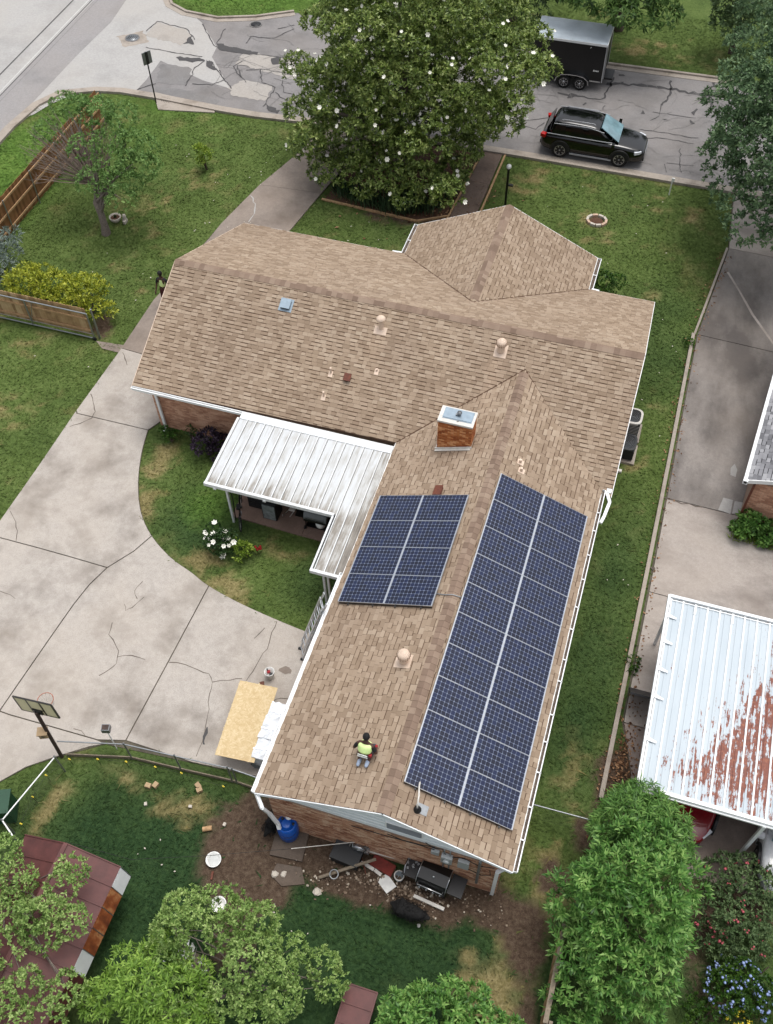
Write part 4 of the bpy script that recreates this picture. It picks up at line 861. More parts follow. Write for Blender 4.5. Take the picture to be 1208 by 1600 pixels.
# things fixed to the rear wall
ey = EY-.012
MB().box((1.75, ey-.08, 2.05), (.3, .14, .42)).lathe((1.75, ey-.15, 2.08), [(.001, -.0)]+[(.1, 0), (.1, .06), (.001, .07)], 14, M=Matrix.Rotation(R_(90), 3, 'X')).build('electric_meter', 'meter_grey', house)
MB().box((2.2, ey-.06, 1.95), (.3, .1, .5)).build('breaker_box', 'meter_grey', house); MB().box((1.42, ey-.05, 2.2), (.22, .09, .22)).build('junction_box', 'meter_grey', house)
cb = MB()
for x in (1.66, 1.82): cb.tube([(x, ey-.05, 1.2), (x, ey-.05, 2.6)], .022, 6)
cb.tube([(2.62, ey-.05, .7), (2.62, ey-.05, 2.55)], .04, 8); cb.build('conduit', 'galvanised', house)
wr = MB()
for pts in ([(.1, 2.5), (.5, 2.38), (1.0, 2.45), (1.4, 2.62)], [(1.15, 2.75), (1.35, 2.55), (1.6, 2.62), (1.7, 2.3)], [(1.8, 2.2), (2.2, 2.45), (2.6, 2.2), (3.0, 2.4)], [(2.3, 1.7), (2.7, 1.5), (2.95, 1.75), (2.9, 2.1)], [(-.9, 2.25), (0, 2.3), (.9, 2.4), (1.4, 2.4)]): wr.tube([(x, ey-.06, z) for x, z in pts], .012, 5)
wr.build('wall_cable', 'cable_black', house)
# ================================================================== SOLAR PANELS
PW, PH = 1.553, 1.042
fr = MB()
for a, b in (((0, 0), (PW, 0)), ((PW, 0), (PW, PH)), ((PW, PH), (0, PH)), ((0, PH), (0, 0))):
    fr.bar((a[0], a[1], .021), (b[0], b[1], .021), .030 if a[0] == b[0] else .009, .042)
FRM = fr.mesh('frame'); FRM.materials.append(MATS['alu'])
bk = MB(); bk.box((PW/2, PH/2, .03), (PW-.03, PH-.03, .01)); BKM = bk.mesh('backsheet'); BKM.materials.append(MATS['cell_back'])
cl = MB(); px_, py_ = (PW-.04)/12, (PH-.016)/8
for i in range(12):
    for j in range(8):
        x, y = .02+(i+.5)*px_, .008+(j+.5)*py_; h = px_/2-.0034; k = py_/2-.0034; c = .016
        P8 = [(-h+c, -k), (h-c, -k), (h, -k+c), (h, k-c), (h-c, k), (-h+c, k), (-h, k-c), (-h, -k+c)]
        cl.add([(x+a, y+b2, .0382) for a, b2 in P8], [tuple(range(8))])
CLM = cl.mesh('cell_grid'); CLM.materials.append(MATS['solar_cell'])
ORD = ['first', 'second', 'third', 'fourth', 'fifth', 'sixth', 'seventh', 'eighth', 'ninth', 'tenth']
def array(side, a0, ytop, rows, group):
    s_ = -1 if side == 'left' else 1; T = TL if s_ < 0 else TR; base = Vector((0, 0, ZW)); c = 1/math.sqrt(1+SW*SW)
    dn = Vector((s_*c, 0, -SW*c)); nn = Vector((s_*SW*c, 0, c)); ay = Vector((0, 1, 0))
    rk = thing('panel_rack', (s_*(a0+1.5), ytop-rows*1.0525/2, ZW-SW*(a0+1.5)), f'aluminium mounting rails under the {side} solar array', 'mounting rack')
    for k, d_ in enumerate((.35, 1.2, 1.95, 2.8)):
        q = base+dn*(a0+d_)+nn*.07; MB().bar(Vector((q.x, ytop+.05, q.z)), Vector((q.x, ytop-rows*1.0525-.06, q.z)), .04, .05).build('rail', 'dark_metal', rk)
        foot = MB()
        for r in range(0, rows+1, 2): foot.box(base+dn*(a0+d_)+nn*.035+Vector((0, ytop-r*1.05+(.1 if r else -.1), 0)), (.06, .1, .05), M=T)
        foot.build('rail_feet', 'dark_metal', rk)
    e = base+dn*(a0+.02)+nn*.075; f_ = base+dn*(a0+3.11)+nn*.075; MB().bar(Vector((e.x, ytop-rows*1.0525+.01, e.z)), Vector((f_.x, ytop-rows*1.0525+.01, f_.z)), .02, .08).build('skirt', 'black_paint', rk)
    for r in range(rows):
        for k in range(2):
            o = base+dn*(a0+k*1.577)+nn*.105; y = ytop-(r+1)*1.0525+.005
            p = Vector((o.x, y, o.z))
            t = bpy.data.objects.new('solar_panel', None); COL.objects.link(t); t.empty_display_size = .2
            X = dn if s_ > 0 else -dn
            if s_ < 0: p = p+dn*PW
            M = Matrix(((X.x, ay.x, nn.x, p.x), (X.y, ay.y, nn.y, p.y), (X.z, ay.z, nn.z, p.z), (0, 0, 0, 1))); t.matrix_world = M
            col_ = 'ridge side' if k == 0 else 'gutter side'
            tag(t, f'solar panel, {ORD[r]} row from the chimney, {col_} of the {side} array', 'solar panel', group)
            for nm, me in (('frame', FRM), ('backsheet', BKM), ('cell_grid', CLM)):
                q = bpy.data.objects.new(nm, me); COL.objects.link(q); q.parent = t
array('right', .2574, -1.3155, 10, 'solar panels on the right slope of the rear wing'); array('left', .4775, -2.3831, 4, 'solar panels on the left slope of the rear wing')
# ================================================================== PATIO COVER
pc = thing('patio_cover', (-6.4, -1.6, 0), 'white ribbed metal patio cover with mildewed low edge, in the corner of house and wing', 'patio cover')
zc = lambda y: 2.40+.05*y
xa, xb, xin, ylo, ylo2 = -9.33, -3.68, -4.76, -3.2, -5.38
n = 17; pw = (xb-xa)/n
for i in range(n):
    x = xa+i*pw; y_ = ylo2 if x+pw/2 > xin else ylo
    MB().bar((x+pw/2, -.3, zc(-.3)), (x+pw/2, y_, zc(y_)), pw-.004, .012).build('roof_panel', 'stained_sheet', pc)
    MB().bar((x+.012, -.3, zc(-.3)+.032), (x+.012, y_, zc(y_)+.032), .028, .055).build('rib', 'cover_white', pc); MB().bar((x+.034, -.3, zc(-.3)+.0075), (x+.034, y_, zc(y_)+.0075), .016, .004).build('seam_gap', 'seam', pc)
def beam(a, b, wd=.1, h=.14, nm='edge_beam'): MB().bar(a, b, wd, h).build(nm, 'cover_white', pc)
beam((xa-.03, -.3, zc(-.3)), (xa-.03, ylo-.02, zc(ylo)), .05, .12, 'side_trim'); beam((xa-.06, ylo-.05, zc(ylo)+.01), (xin+.02, ylo-.05, zc(ylo)+.01)); beam((xin, ylo-.1, zc(ylo)+.01), (xin, ylo2-.02, zc(ylo2)+.01), .06, .12, 'side_trim')
beam((xin-.03, ylo2-.05, zc(ylo2)+.01), (xb+.02, ylo2-.05, zc(ylo2)+.01)); beam((xb, -.3, zc(-.3)+.02), (xb, ylo2, zc(ylo2)+.02), .04, .09, 'wall_trim')
for x, y in ((-8.72, -3.05), (-4.45, -5.2), (-4.3, -5.2)): MB().bar((x, y, 0.02), (x, y, zc(y)-.05), .07, .07).build('post', 'cover_white', pc)
for x in (-9.0, -7.2): MB().box((x, ylo-.07, zc(ylo)-.08), (.1, .1, .08)).build('beam_bracket', 'cover_white', pc)
MB().tube([(-8.66, -3.0, 2.1), (-8.62, -2.95, 1.3), (-8.66, -3.0, .1)], .02, 6).build('cable', 'cable_black', pc)
# ================================================================== VEGETATION
def rg(s): return np.random.default_rng(s)
def tree(name, base, label, cat, mat, lob, per, k, L, W, t0, t1, seed, tr=None, bark='bark_brown', droop=0.0, up=.35, group=None, low=-.35, zmin=.15, fold=.15, part='crown'):
    t = thing(name, base, label, cat, group); g = rg(seed)
    P, A = crown_clusters(lob, per, g, up, zmin, low)
    foliage(t, part, P, A, mat, k, L, W, t0, t1, seed, droop, fold)
    if tr:
        top, r0, r1, nl = tr; idx = g.choice(len(lob), min(nl, len(lob)), replace=False)
        trunk(t, base, top, r0, r1, [Vector(lob[i][:3]).lerp(Vector(top), .25) for i in idx], bark, g)
    return t, P, A
# --- magnolia with white flowers
def proj_px(p):
    d = Vector(p)-CC; k = d.dot(CF); return 604+CAMP['f']*d.dot(CR)/k, 800-CAMP['f']*d.dot(CU)/k
def within(lob, poly):
    xy = np.array([proj_px(l[:3]) for l in lob]); m_ = inside(poly, xy[:, 0], xy[:, 1]); return [l for l, k in zip(lob, m_) if k]
def inside(poly, x, y):
    c = np.zeros(len(x), bool); P = [(p[0], p[1]) for p in poly]
    for i in range(len(P)):
        (ax, ay), (bx, by) = P[i-1], P[i]
        if ay == by: continue
        c ^= ((ay > y) != (by > y)) & (x < (bx-ax)*(y-ay)/(by-ay)+ax)
    return c
g = rg(1); lob = lobes((-8.7, 19.5, 4.6), (6.3, 4.9, 5.3), 290, .62, g, low=-.8, sq=.7, zmin=.5)+lobes((-9.1, 19.4, 4.2), (3.3, 3.0, 3.4), 40, .8, g, low=-.8, sq=.8, zmin=1)
lob = [(a, b_, c_, r1*q, r2*q, r3*q) for (a, b_, c_, r1, r2, r3), q in zip(lob, g.uniform(.6, 1.35, len(lob)))]
lob = within(lob, [(505, 0), (498, 60), (515, 130), (492, 190), (500, 250), (530, 280), (580, 300), (640, 312), (705, 295), (722, 250), (745, 215), (800, 190), (832, 150), (846, 100), (838, 60), (826, 0), (830, -300), (500, -300)])
for q in ((-13.7, 17.6, 2.9), (-12.9, 16.4, 2.0), (-7.4, 15.9, 1.8), (-9.2, 15.8, 1.5), (-11.0, 15.9, 1.3), (-12.4, 17, 1.2), (-14.2, 19, 4.2), (-6.9, 16.2, 1.0), (-6.4, 17.0, 1.3), (-7.9, 15.6, .9), (-10, 15.8, .9), (-6.0, 17.6, 2.2), (-8.6, 16.2, 2.2), (-10.4, 16.2, 2.2), (-12, 16, 1.0), (-13.9, 21, 5.4), tuple(at(848, 108, 5)), tuple(at(835, 60, 5.5)), tuple(at(790, 190, 4.2)), tuple(at(480, 215, 3.4)), tuple(at(490, 120, 5)), tuple(at(700, 300, 2))): lob.append((*q, .75, .75, .6))
t, P, A = tree('magnolia_tree', (-9.3, 19.2, 0), 'large dark glossy magnolia tree dotted with white flowers, between driveway and walkway', 'tree', 'magnolia_leaf', lob, 25, 8, .185, .075, .5, 1.5, 1, ((-9.3, 19.3, 6.5), .28, .12, 16), 'bark_grey', zmin=.25)
fl = MB()
for k in range(6):
    a = k*math.pi/3; d = Vector((math.cos(a), math.sin(a), 0)); e = Vector((-d.y, d.x, 0)); fl.add([(0, 0, 0), d*.09+e*.06+Vector((0, 0, .03)), d*.145+Vector((0, 0, .09)), d*.09-e*.06+Vector((0, 0, .03))], [(0, 3, 2, 1)])
fl.lathe((0, 0, 0), [(.02, 0), (.02, .04), (.001, .06)], 6); FLW = fl.mesh('flower'); FLW.materials.append(MATS['white_petal'])
def flowers(parent, P, A, n, me, seed, smin, smax, name='flower', off=.08, sel=None):
    r = rg(seed); ok = np.where((A[:, 2] > -.1) & (A[:, 1] < .75))[0] if sel is None else sel
    for i in r.choice(ok, min(n, len(ok)), replace=False):
        a = Vector(A[i]).normalized(); p = Vector(P[i])+a*off; q = (a+Vector((0, -.25, .3))).normalized().to_track_quat('Z', 'Y').to_matrix().to_4x4(); s = r.uniform(smin, smax)
        place(name, me, parent, Matrix.Translation(p)@q@Matrix.Diagonal((s, s, s, 1)))
flowers(t, P, A, 320, FLW, 5, .5, .88, off=.27)
bb = MB(); bb.tube([(-9.9, 18.6, 2.2), (-11.3, 17.9, 2.9), (-12.7, 17.5, 3.3)], [.1, .08, .05], 6); bb.build('limb', 'bark_grey', t)
bb = MB(); bb.tube([(-8.9, 18.2, 1.6), (-9.6, 16.9, 2.6), (-10.6, 16.2, 3.0)], [.09, .07, .04], 6); bb.build('limb', 'bark_grey', t)
# sword leaved plants under the magnolia
g = rg(2)
for i, (x, y) in enumerate([(-11.2, 16.0), (-10.5, 15.8), (-9.8, 15.65), (-9.1, 15.55), (-8.4, 15.45), (-7.8, 15.6), (-7.2, 15.9), (-6.75, 16.4), (-6.5, 17.2), (-8.2, 16.2)]):
    t = thing('iris_clump', (x, y, 0), ['sword leaved clump at the driveway end of the magnolia bed', 'second sword leaved clump from the driveway along the bed edging', 'third sword leaved clump from the driveway along the bed edging', 'sword leaved clump at the middle of the bed edging', 'sword leaved clump just right of the middle of the bed edging', 'sword leaved clump left of the bend in the bed edging', 'sword leaved clump at the bend in the bed edging', 'sword leaved clump nearest the house end of the walkway', 'sword leaved clump beside the walkway, furthest from the house', 'sword leaved clump set back behind the others under the magnolia'][i], 'plant', 'iris clumps in the magnolia bed')
    n_ = 34; P = np.stack([x+g.normal(0, .2, n_), y+g.normal(0, .15, n_), np.full(n_, .02)], 1); foliage(t, 'leaves', P, np.tile([0, 0, 1.], (n_, 1)), 'iris_leaf', 3, .85, .06, .1, .55, 30+i)
# --- half bare tree on the front lawn, left
g = rg(3); lob = []
for q in ((-19.4, 10.6, 2.6), (-18.9, 11.3, 3.1), (-19.2, 10.2, 3.3), (-19.9, 10.9, 3.6), (-19.3, 11.6, 4.0), (-20.2, 11.8, 4.5), (-18.6, 10.7, 3.7), (-20.9, 12.0, 4.8), (-19.0, 9.8, 2.5), (-19.9, 12.6, 4.3), (-21.9, 12.6, 4.6), (-22.8, 12.9, 4.4), (-18.8, 12.2, 3.5), (-20.6, 10.4, 4.3), (-20.3, 9.9, 3.1), (-23.2, 11.7, 3.7), (-21.6, 13.6, 4.0), (-19.0, 10.9, 2.7), (-18.6, 11.6, 2.9), (-19.7, 10.1, 2.7), (-19.2, 12.3, 3.6), (-18.3, 11.2, 3.3), (-20.0, 13.0, 4.4)): lob.append((*q, .66, .66, .5))
t, P, A = tree('lawn_tree', (-20.62, 10.25, 0), 'lopsided small tree with bare grey twigs on its left half, on the front lawn', 'tree', 'plum_leaf', lob, 28, 6, .15, .06, .4, 1.5, 3)
trunk(t, (-20.62, 10.25, 0), (-20.9, 10.9, 2.2), .17, .13, [q[:3] for q in lob[:12]], 'bark_grey', g)
tw = MB(); r7 = random.Random(3)
for i in range(110):
    a = r7.uniform(1.2, 4.2); rr = r7.uniform(.8, 2.4); p = Vector((-20.9, 10.9, 2.1)); e = Vector((-21.3+rr*math.cos(a)*1.1, 11.2+rr*math.sin(a)*.95, 3.2+r7.uniform(-.7, 1.5))); m_ = p.lerp(e, .5)+Vector((r7.gauss(0, .15), r7.gauss(0, .15), .15))
    tw.tube([p, m_, e], [.03, .02, .008], 4, cap=False)
    for k in range(4):
        s0 = m_.lerp(e, r7.uniform(.1, 1)); tw.tube([s0, s0+Vector((r7.gauss(-.12, .25), r7.gauss(.05, .25), r7.uniform(.05, .5)))], [.010, .004], 3, cap=False)
tw.build('bare_twigs', 'twig', t, kind='stuff')
# --- dark oak at the right
g = rg(4); lob = lobes((8.9, 18.6, 5.4), (3.5, 5.4, 4.0), 110, 1.0, g, low=-.55, sq=.75, zmin=2.0)
for q in ((7.2, 15.2, 3.2), (7.9, 14.7, 2.9), (6.3, 18.2, 4.2), (6.0, 19.3, 4.0), (6.4, 20.6, 5.0), (8.6, 14.4, 3.0), (6.9, 16.6, 3.4), (9.4, 14.6, 3.2), (5.9, 17.6, 4.7), (5.2, 19.2, 3.8), (5.0, 18.3, 3.6), (5.3, 20.4, 4.4), (5.5, 17.2, 3.4), (5.8, 16.2, 3.2), (5.9, 21.8, 5.0), (5.6, 19.8, 5.2), (5.2, 17.7, 4.4), (6.2, 15.4, 3.2), (6.3, 22.4, 5.6), (6.6, 14.6, 3.0), tuple(at(1180, 20, 6)), tuple(at(1165, 70, 5.6)), tuple(at(1150, 115, 5.2)), tuple(at(1195, 60, 6.4)), tuple(at(1125, 160, 4.6)), tuple(at(1160, 130, 6)), tuple(at(1190, 110, 6.8)), tuple(at(1190, 0, 7))): lob.append((*q, .85, .85, .6))
tree('oak_tree', (9.4, 17.8, 0), 'tall dark green oak overhanging the neighbour driveway at the right edge', 'tree', 'oak_leaf', lob, 18, 7, .19, .08, .4, 1.5, 4, ((9.4, 17.9, 6), .3, .14, 12))
# --- trees beyond the street
g = rg(5); lob = lobes((-1.6, 31.6, 4.9), (3.8, 2.2, 2.0), 60, .9, g, low=-.7, sq=.7, zmin=3.0)
for q in ((-2.7, 29.6, 3.7), (-1.5, 29.3, 3.5), (-.6, 29.6, 3.2), (.4, 29.8, 3.2), (-3.4, 29.9, 4.0), (1.2, 30.2, 3.3), (-.9, 29.2, 3.6), (-2.1, 29.4, 4.0), (-4.2, 30.2, 4.2), (.9, 30.6, 3.6), (-.1, 29.9, 3.8)): lob.append((*q, .8, .8, .5))
tree('street_tree', (-1.4, 34.6, 0), 'spreading green tree hanging over the trailer beyond the street', 'tree', 'far_leaf', lob, 10, 7, .32, .10, .6, 1.7, 5, ((-1.4, 34.5, 4.8), .26, .13, 12), droop=.35)
g = rg(6); lob = lobes((4.9, 33.6, 2.9), (1.3, 1.5, 2.6), 34, .7, g, low=-.8, sq=.8, zmin=.5)
tree('dark_street_tree', (4.9, 33.8, 0), 'dark grey green narrow tree on the far verge, beside the oak', 'tree', 'dark_leaf', lob, 14, 6, .22, .085, .4, 1.6, 6, ((4.9, 33.8, 3.4), .14, .07, 8))
g = rg(7); lob = lobes((-7.2, 33.6, 3.2), (2.8, 1.8, 2.6), 30, .8, g, low=-.8, sq=.8, zmin=.6)
tree('verge_tree', (-7.2, 33.9, 0), 'dark leafy tree behind the magnolia on the far verge', 'tree', 'dark_leaf', lob, 10, 6, .26, .10, .4, 1.6, 7, ((-7.2, 33.9, 3.4), .16, .08, 8))
# --- hedge shrubs by the gate
def shrub(name, c, r, label, mat, n, rb, per, k, L, W, seed, cat='shrub', group=None, up=.5, t0=.3, t1=1.3, tr=True):
    g = rg(seed); lob = lobes((c[0], c[1], r[2]*.55), r, n, rb, g, low=-.3, sq=.85, zmin=rb*.35)
    t, P, A = tree(name, (c[0], c[1], 0), label, cat, mat, lob, per, k, L, W, t0, t1, seed, None, up=up, group=group, low=-.2, zmin=.05, part='foliage')
    if tr:
        b = MB(); r_ = random.Random(seed)
        for k in range(4): b.tube([(c[0]+r_.gauss(0, .05), c[1]+r_.gauss(0, .05), -.05), (c[0]+r_.gauss(0, r[0]*.4), c[1]+r_.gauss(0, r[1]*.4), r[2]*.8)], [.035, .015], 5)
        b.build('stems', 'bark_brown', t, kind='stuff')
    return t, P, A
shrub('golden_shrub', (-21.0, 5.4), (1.5, 1.0, 1.1), 'yellow green feathery shrub behind the gate, the larger one near the left edge', 'golden_leaf', 22, .5, 32, 6, .17, .06, 11)
shrub('golden_shrub', (-18.75, 5.25), (.95, 1.0, 1.05), 'yellow green rounded shrub at the open end of the gate, beside the driveway', 'golden_leaf', 18, .45, 34, 6, .17, .06, 12)
shrub('silver_shrub', (-23.6, 6.4), (.8, 1.2, 1.3), 'silvery grey shrub at the left edge behind the golden shrub', 'silver_leaf', 14, .45, 26, 6, .17, .05, 13)
shrub('sapling', (-18.22, 16.04), (.25, .25, 1.0), 'slim bright green sapling standing alone on the front lawn', 'lime_leaf', 8, .2, 80, 5, .17, .06, 14, 'sapling')
shrub('round_shrub', (1.75, 12.3), (.5, .95, .8), 'round green shrub tucked beside the front gable gutter', 'shrub_leaf', 14, .35, 50, 6, .11, .055, 15)
shrub('purple_shrub', (-10.75, -.35), (.62, .45, .75), 'dark purple shrub against the brick wall by the patio cover', 'purple_leaf', 12, .3, 60, 7, .12, .05, 16)
shrub('small_shrub', (-12.45, -.2), (.38, .3, .5), 'small green shrub at the foot of the corner downspout', 'shrub_leaf', 8, .2, 80, 6, .1, .045, 17)
shrub('reddish_plant', (-11.75, .1), (.2, .15, .5), 'thin reddish plant between two shrubs against the back wall', 'rose_leaf', 4, .14, 70, 5, .1, .04, 18, 'plant')
t, P, A = shrub('rose_bush', (-8.65, -4.2), (.55, .45, .6), 'rose bush with large white blooms in the oval lawn', 'rose_leaf', 14, .26, 80, 7, .09, .05, 19, 'rose bush')
flowers(t, P, A, 17, FLW, 20, .45, 1.0, off=.05)
shrub('variegated_plant', (-7.75, -4.3), (.34, .3, .42), 'yellow green leafy plant next to the white rose bush', 'lime_leaf', 8, .2, 80, 6, .12, .055, 21, 'plant')
b = MB(); r_ = random.Random(8)
for k in range(9): b.lathe((-7.35+r_.gauss(0, .07), -4.08+r_.gauss(0, .06), .28+r_.uniform(0, .1)), [(.001, 0), (.05, .02), (.001, .06)], 6)
for k in range(5): b.tube([(-7.35, -4.08, 0), (-7.35+r_.gauss(0, .07), -4.08+r_.gauss(0, .06), .3)], .008, 4, mi=1)
solo(b, 'red_flowers', ['red_petal', 'shrub_leaf'], (-7.35, -4.08, 0), 'small clump of red flowers by the yellow green plant', 'flowers')
shrub('leafy_shrub', (8.9, 1.75), (.75, .3, .6), 'bright leafy shrub at the foot of the neighbour brick wall', 'fern_leaf', 12, .3, 60, 7, .17, .09, 22)
g = rg(23); gr = thing('border_grass', (8.9, 1.3, 0), 'low grassy border plants below the neighbour wall shrub', 'grass border'); n_ = 130; P = np.stack([8.2+g.random(n_)*1.7, 1.28+g.random(n_)*.3, np.full(n_, .03)], 1); foliage(gr, 'blades', P, np.tile([0, 0, 1.], (n_, 1)), 'lime_leaf', 4, .3, .03, .2, 1.0, 23, kind='stuff')
# --- big rosette tree, lower right
g = rg(31); lob = lobes((6.45, -12.75, 2.4), (1.4, 1.75, 1.9), 60, .5, g, low=-.8, sq=.9, zmin=.5)
for q in ((5.5, -13.9, 1.9), (7.3, -14.0, 2.1), (6.4, -14.7, 1.9), (7.1, -14.8, 1.5), (5.6, -14.9, 1.3), (6.6, -15.3, 1.2), (7.3, -15.2, 1.0), (5.9, -15.5, .9), (6.8, -11.2, 2.9), (6.1, -11.4, 2.5), (7.2, -11.7, 2.4), (6.2, -14.2, 2.6), (7.1, -13.6, 3.0)): lob.append((*q, .6, .6, .55))
lob = within(lob, [(884, 1335), (930, 1305), (1055, 1305), (1072, 1400), (1075, 1500), (1068, 1600), (1050, 1680), (872, 1680), (875, 1500), (868, 1420)])
tree('rosette_tree', (6.6, -12.9, 0), 'dense bright green tree of star shaped leaf rosettes beside the carport', 'tree', 'rosette_leaf', [(a, b_, c_, r1*.86, r2*.86, r3*.86) for a, b_, c_, r1, r2, r3 in lob], 15, 6, .12, .045, .5, 1.4, 31, ((6.6, -12.9, 3), .14, .07, 14), up=.6, fold=.1)
t = bpy.data.objects['rosette_tree']; Pq, Aq = crown_clusters([(a, b_, c_, r1*1.12, r2*1.12, r3*1.12) for a, b_, c_, r1, r2, r3 in lob], 11, rg(131), 1.0, .4, -.35); foliage(t, 'rosettes', Pq, Aq, 'rosette_leaf', 13, .205, .056, .45, 1.2, 131, 0, .1)
g = rg(32); lob = lobes((6.5, -10.45, 2.1), (1.2, .85, 1.2), 26, .45, g, low=-.7, sq=.7, zmin=.6)
for q in ((5.9, -9.75, 2.3), (5.75, -10.3, 1.6), (7.6, -10.6, 1.9), (7.9, -11.1, 1.7), (8.1, -10.9, 1.3), (6.9, -9.9, 2.2)): lob.append((*q, .4, .4, .3))
lob = within(lob, [(925, 1262), (955, 1240), (1000, 1248), (1060, 1275), (1085, 1305), (1060, 1325), (915, 1318)])
tree('feathery_tree', (6.5, -10.6, 0), 'feathery green young tree at the carport corner, behind the rosette tree', 'tree', 'fern_leaf', lob, 46, 9, .24, .035, .7, 1.6, 32, ((6.5, -10.6, 2.6), .08, .05, 10), droop=.25, up=.5)
# --- bottom centre and bottom left crowns
g = rg(33); lob = lobes((3.0, -16.9, 1.6), (1.75, 1.0, 1.3), 34, .45, g, low=-.4, sq=.8, zmin=.5)
for q in ((2.7, -15.9, 1.8), (3.3, -15.85, 1.7), (1.6, -16.5, 1.5), (4.4, -16.2, 1.0), (4.75, -16.3, .8), (2.1, -16.2, 1.6), (4.0, -16.5, 1.3)): lob.append((*q, .42, .42, .4))
tree('glossy_tree', (3.0, -17.1, 0), 'bright green broad crown at the bottom edge, right of the small maroon roof', 'tree', 'bright_leaf', lob, 52, 8, .15, .058, .4, 1.5, 33, ((3.0, -17.1, 2), .12, .07, 8), up=.6)
def myrtle(base, cen, rad, n, seed, label, extra=(), low=-.35):
    g = rg(seed); lob = lobes(cen, rad, n, .42, g, low=low, sq=.8, zmin=1.0)+[(*q, .42, .42, .35) for q in extra]
    keep = g.random(len(lob)) > .12; lob = [l for l, k in zip(lob, keep) if k and (l[2] < 1.5 or (Vector(l[:2])-at(312, 1495, l[2]).xy).length > .62)]
    t, P, A = tree('crape_myrtle', base, label, 'tree', 'myrtle_leaf', lob, 66, 8, .092, .046, .3, 1.5, seed, None, up=.6)
    for k in range(4): trunk(t, (base[0]+g.normal(0, .12), base[1]+g.normal(0, .12), 0), (base[0]+g.normal(0, .5), base[1]+g.normal(0, .5), cen[2]*.7), .06, .04, [l[:3] for l in [lob[i] for i in g.choice(len(lob), 6)]], 'bark_grey', g)
    return t
myrtle((-2.6, -16.9, 0), (-2.75, -16.95, 2.5), (2.0, 1.3, 1.2), 58, 41, 'spreading crape myrtle with a bare hollow showing white things, lower left', [(-.5, -16.2, 1.9), (-.2, -16.5, 1.6), (-.7, -16.9, 1.8), (-1.3, -16.2, 2.5), (-2.2, -15.75, 2.5), (-3.1, -15.65, 2.5), (-4.1, -15.95, 2.5), (-1.1, -17.3, 2.2), (-1.6, -17.8, 2.5)])
myrtle((-9.4, -17.2, 0), (-8.0, -17.2, 2.4), (.4, .5, .4), 4, 42, 'crape myrtle over the maroon shed roof at the left edge', [tuple(at(a, b, z)) for a, b, z in ((8, 1330, 2.8), (30, 1372, 3.0), (98, 1385, 3.2), (112, 1362, 3.2), (80, 1418, 3.1), (22, 1430, 3.0), (112, 1440, 3.2), (70, 1462, 3.0), (12, 1478, 2.9), (96, 1492, 3.1), (50, 1432, 3.4), (40, 1540, 2.9), (12, 1560, 2.8), (105, 1545, 2.8), (75, 1590, 2.9), (20, 1600, 3), (-20, 1400, 2.9), (-20, 1500, 3))])
g = rg(43); lob = lobes((-4.05, -18.15, 2.5), (.9, .65, .9), 16, .5, g, low=-.3, sq=.7, zmin=1)
for q in ((-5.0, -17.7, 2.5), (-5.1, -18.3, 2.3), (-3.3, -17.5, 2.5), (-3.1, -18.0, 2.7), (-4.4, -17.1, 2.3), (-2.8, -18.5, 2.6), (-5.5, -18.6, 2.0)): lob.append((*q, .45, .45, .35))
tree('pecan_tree', (-4.0, -18.3, 0), 'yellow green pecan sapling with long leaflets, bottom left in front of the crape myrtle', 'tree', 'pecan_leaf', lob, 40, 8, .17, .045, .5, 1.5, 43, ((-4.0, -18.3, 2.8), .08, .05, 10), 'bark_grey', droop=.2, up=.6)
# --- flowering bushes, lower right
def petals(t, P, A, n, mat, seed, s=.05):
    r = rg(seed); ok = np.where(A[:, 2] > .1)[0]; b = MB()
    for i in r.choice(ok, min(n, len(ok)), replace=False):
        p = P[i]+A[i]*.05
        for k in range(3): q = p+r.normal(0, s*.7, 3); b.lathe(q, [(.001, 0), (s*r.uniform(.5, 1), s*.3), (.001, s*.6)], 5)
    b.build('blossoms', mat, t, kind='stuff')
t, P, A = shrub('abelia_bush', (9.85, -10.55), (1.15, .65, .7), 'dark arching bush with a few pink flowers beside the parked cars', 'dark_leaf', 24, .38, 70, 7, .11, .045, 51, 'bush'); petals(t, P, A, 20, 'pink_petal', 51)
t, P, A = shrub('pink_rose_bush', (9.5, -12.0), (.95, .6, .75), 'dusty green bush with pink buds above the blue flowered bush', 'dark_leaf', 20, .34, 76, 7, .10, .045, 52, 'bush'); petals(t, P, A, 24, 'pink_petal', 52)
t, P, A = shrub('blue_flowered_bush', (9.85, -13.25), (.85, .6, .7), 'light green bush covered in pale blue flower heads, bottom right', 'shrub_leaf', 20, .34, 76, 7, .10, .05, 53, 'bush'); petals(t, P, A, 90, 'blue_petal', 53, .05)
t, P, A = shrub('yellow_flower_clump', (9.95, -14.2), (.35, .25, .35), 'clump of yellow flowers at the bottom right edge', 'shrub_leaf', 8, .2, 70, 6, .1, .045, 54, 'flowers'); petals(t, P, A, 26, 'yellow_petal', 54, .05)
shrub('low_shrub', (8.95, -14.2), (.45, .35, .4), 'low green shrub by the foot of the rosette tree', 'shrub_leaf', 8, .24, 60, 6, .1, .045, 55)
# --- kerb weeds, verge growth
for i, (x, y, s, lb) in enumerate(((5.72, -4.6, .22, 'green weed growing against the boundary kerb'), (5.55, 10.6, .15, 'small weed at the bend of the boundary kerb'))): shrub('weed', (x, y), (s*.7, s*1.6, s), lb, 'shrub_leaf', 6, .14, 90, 6, .09, .04, 60+i, 'weed', tr=False)
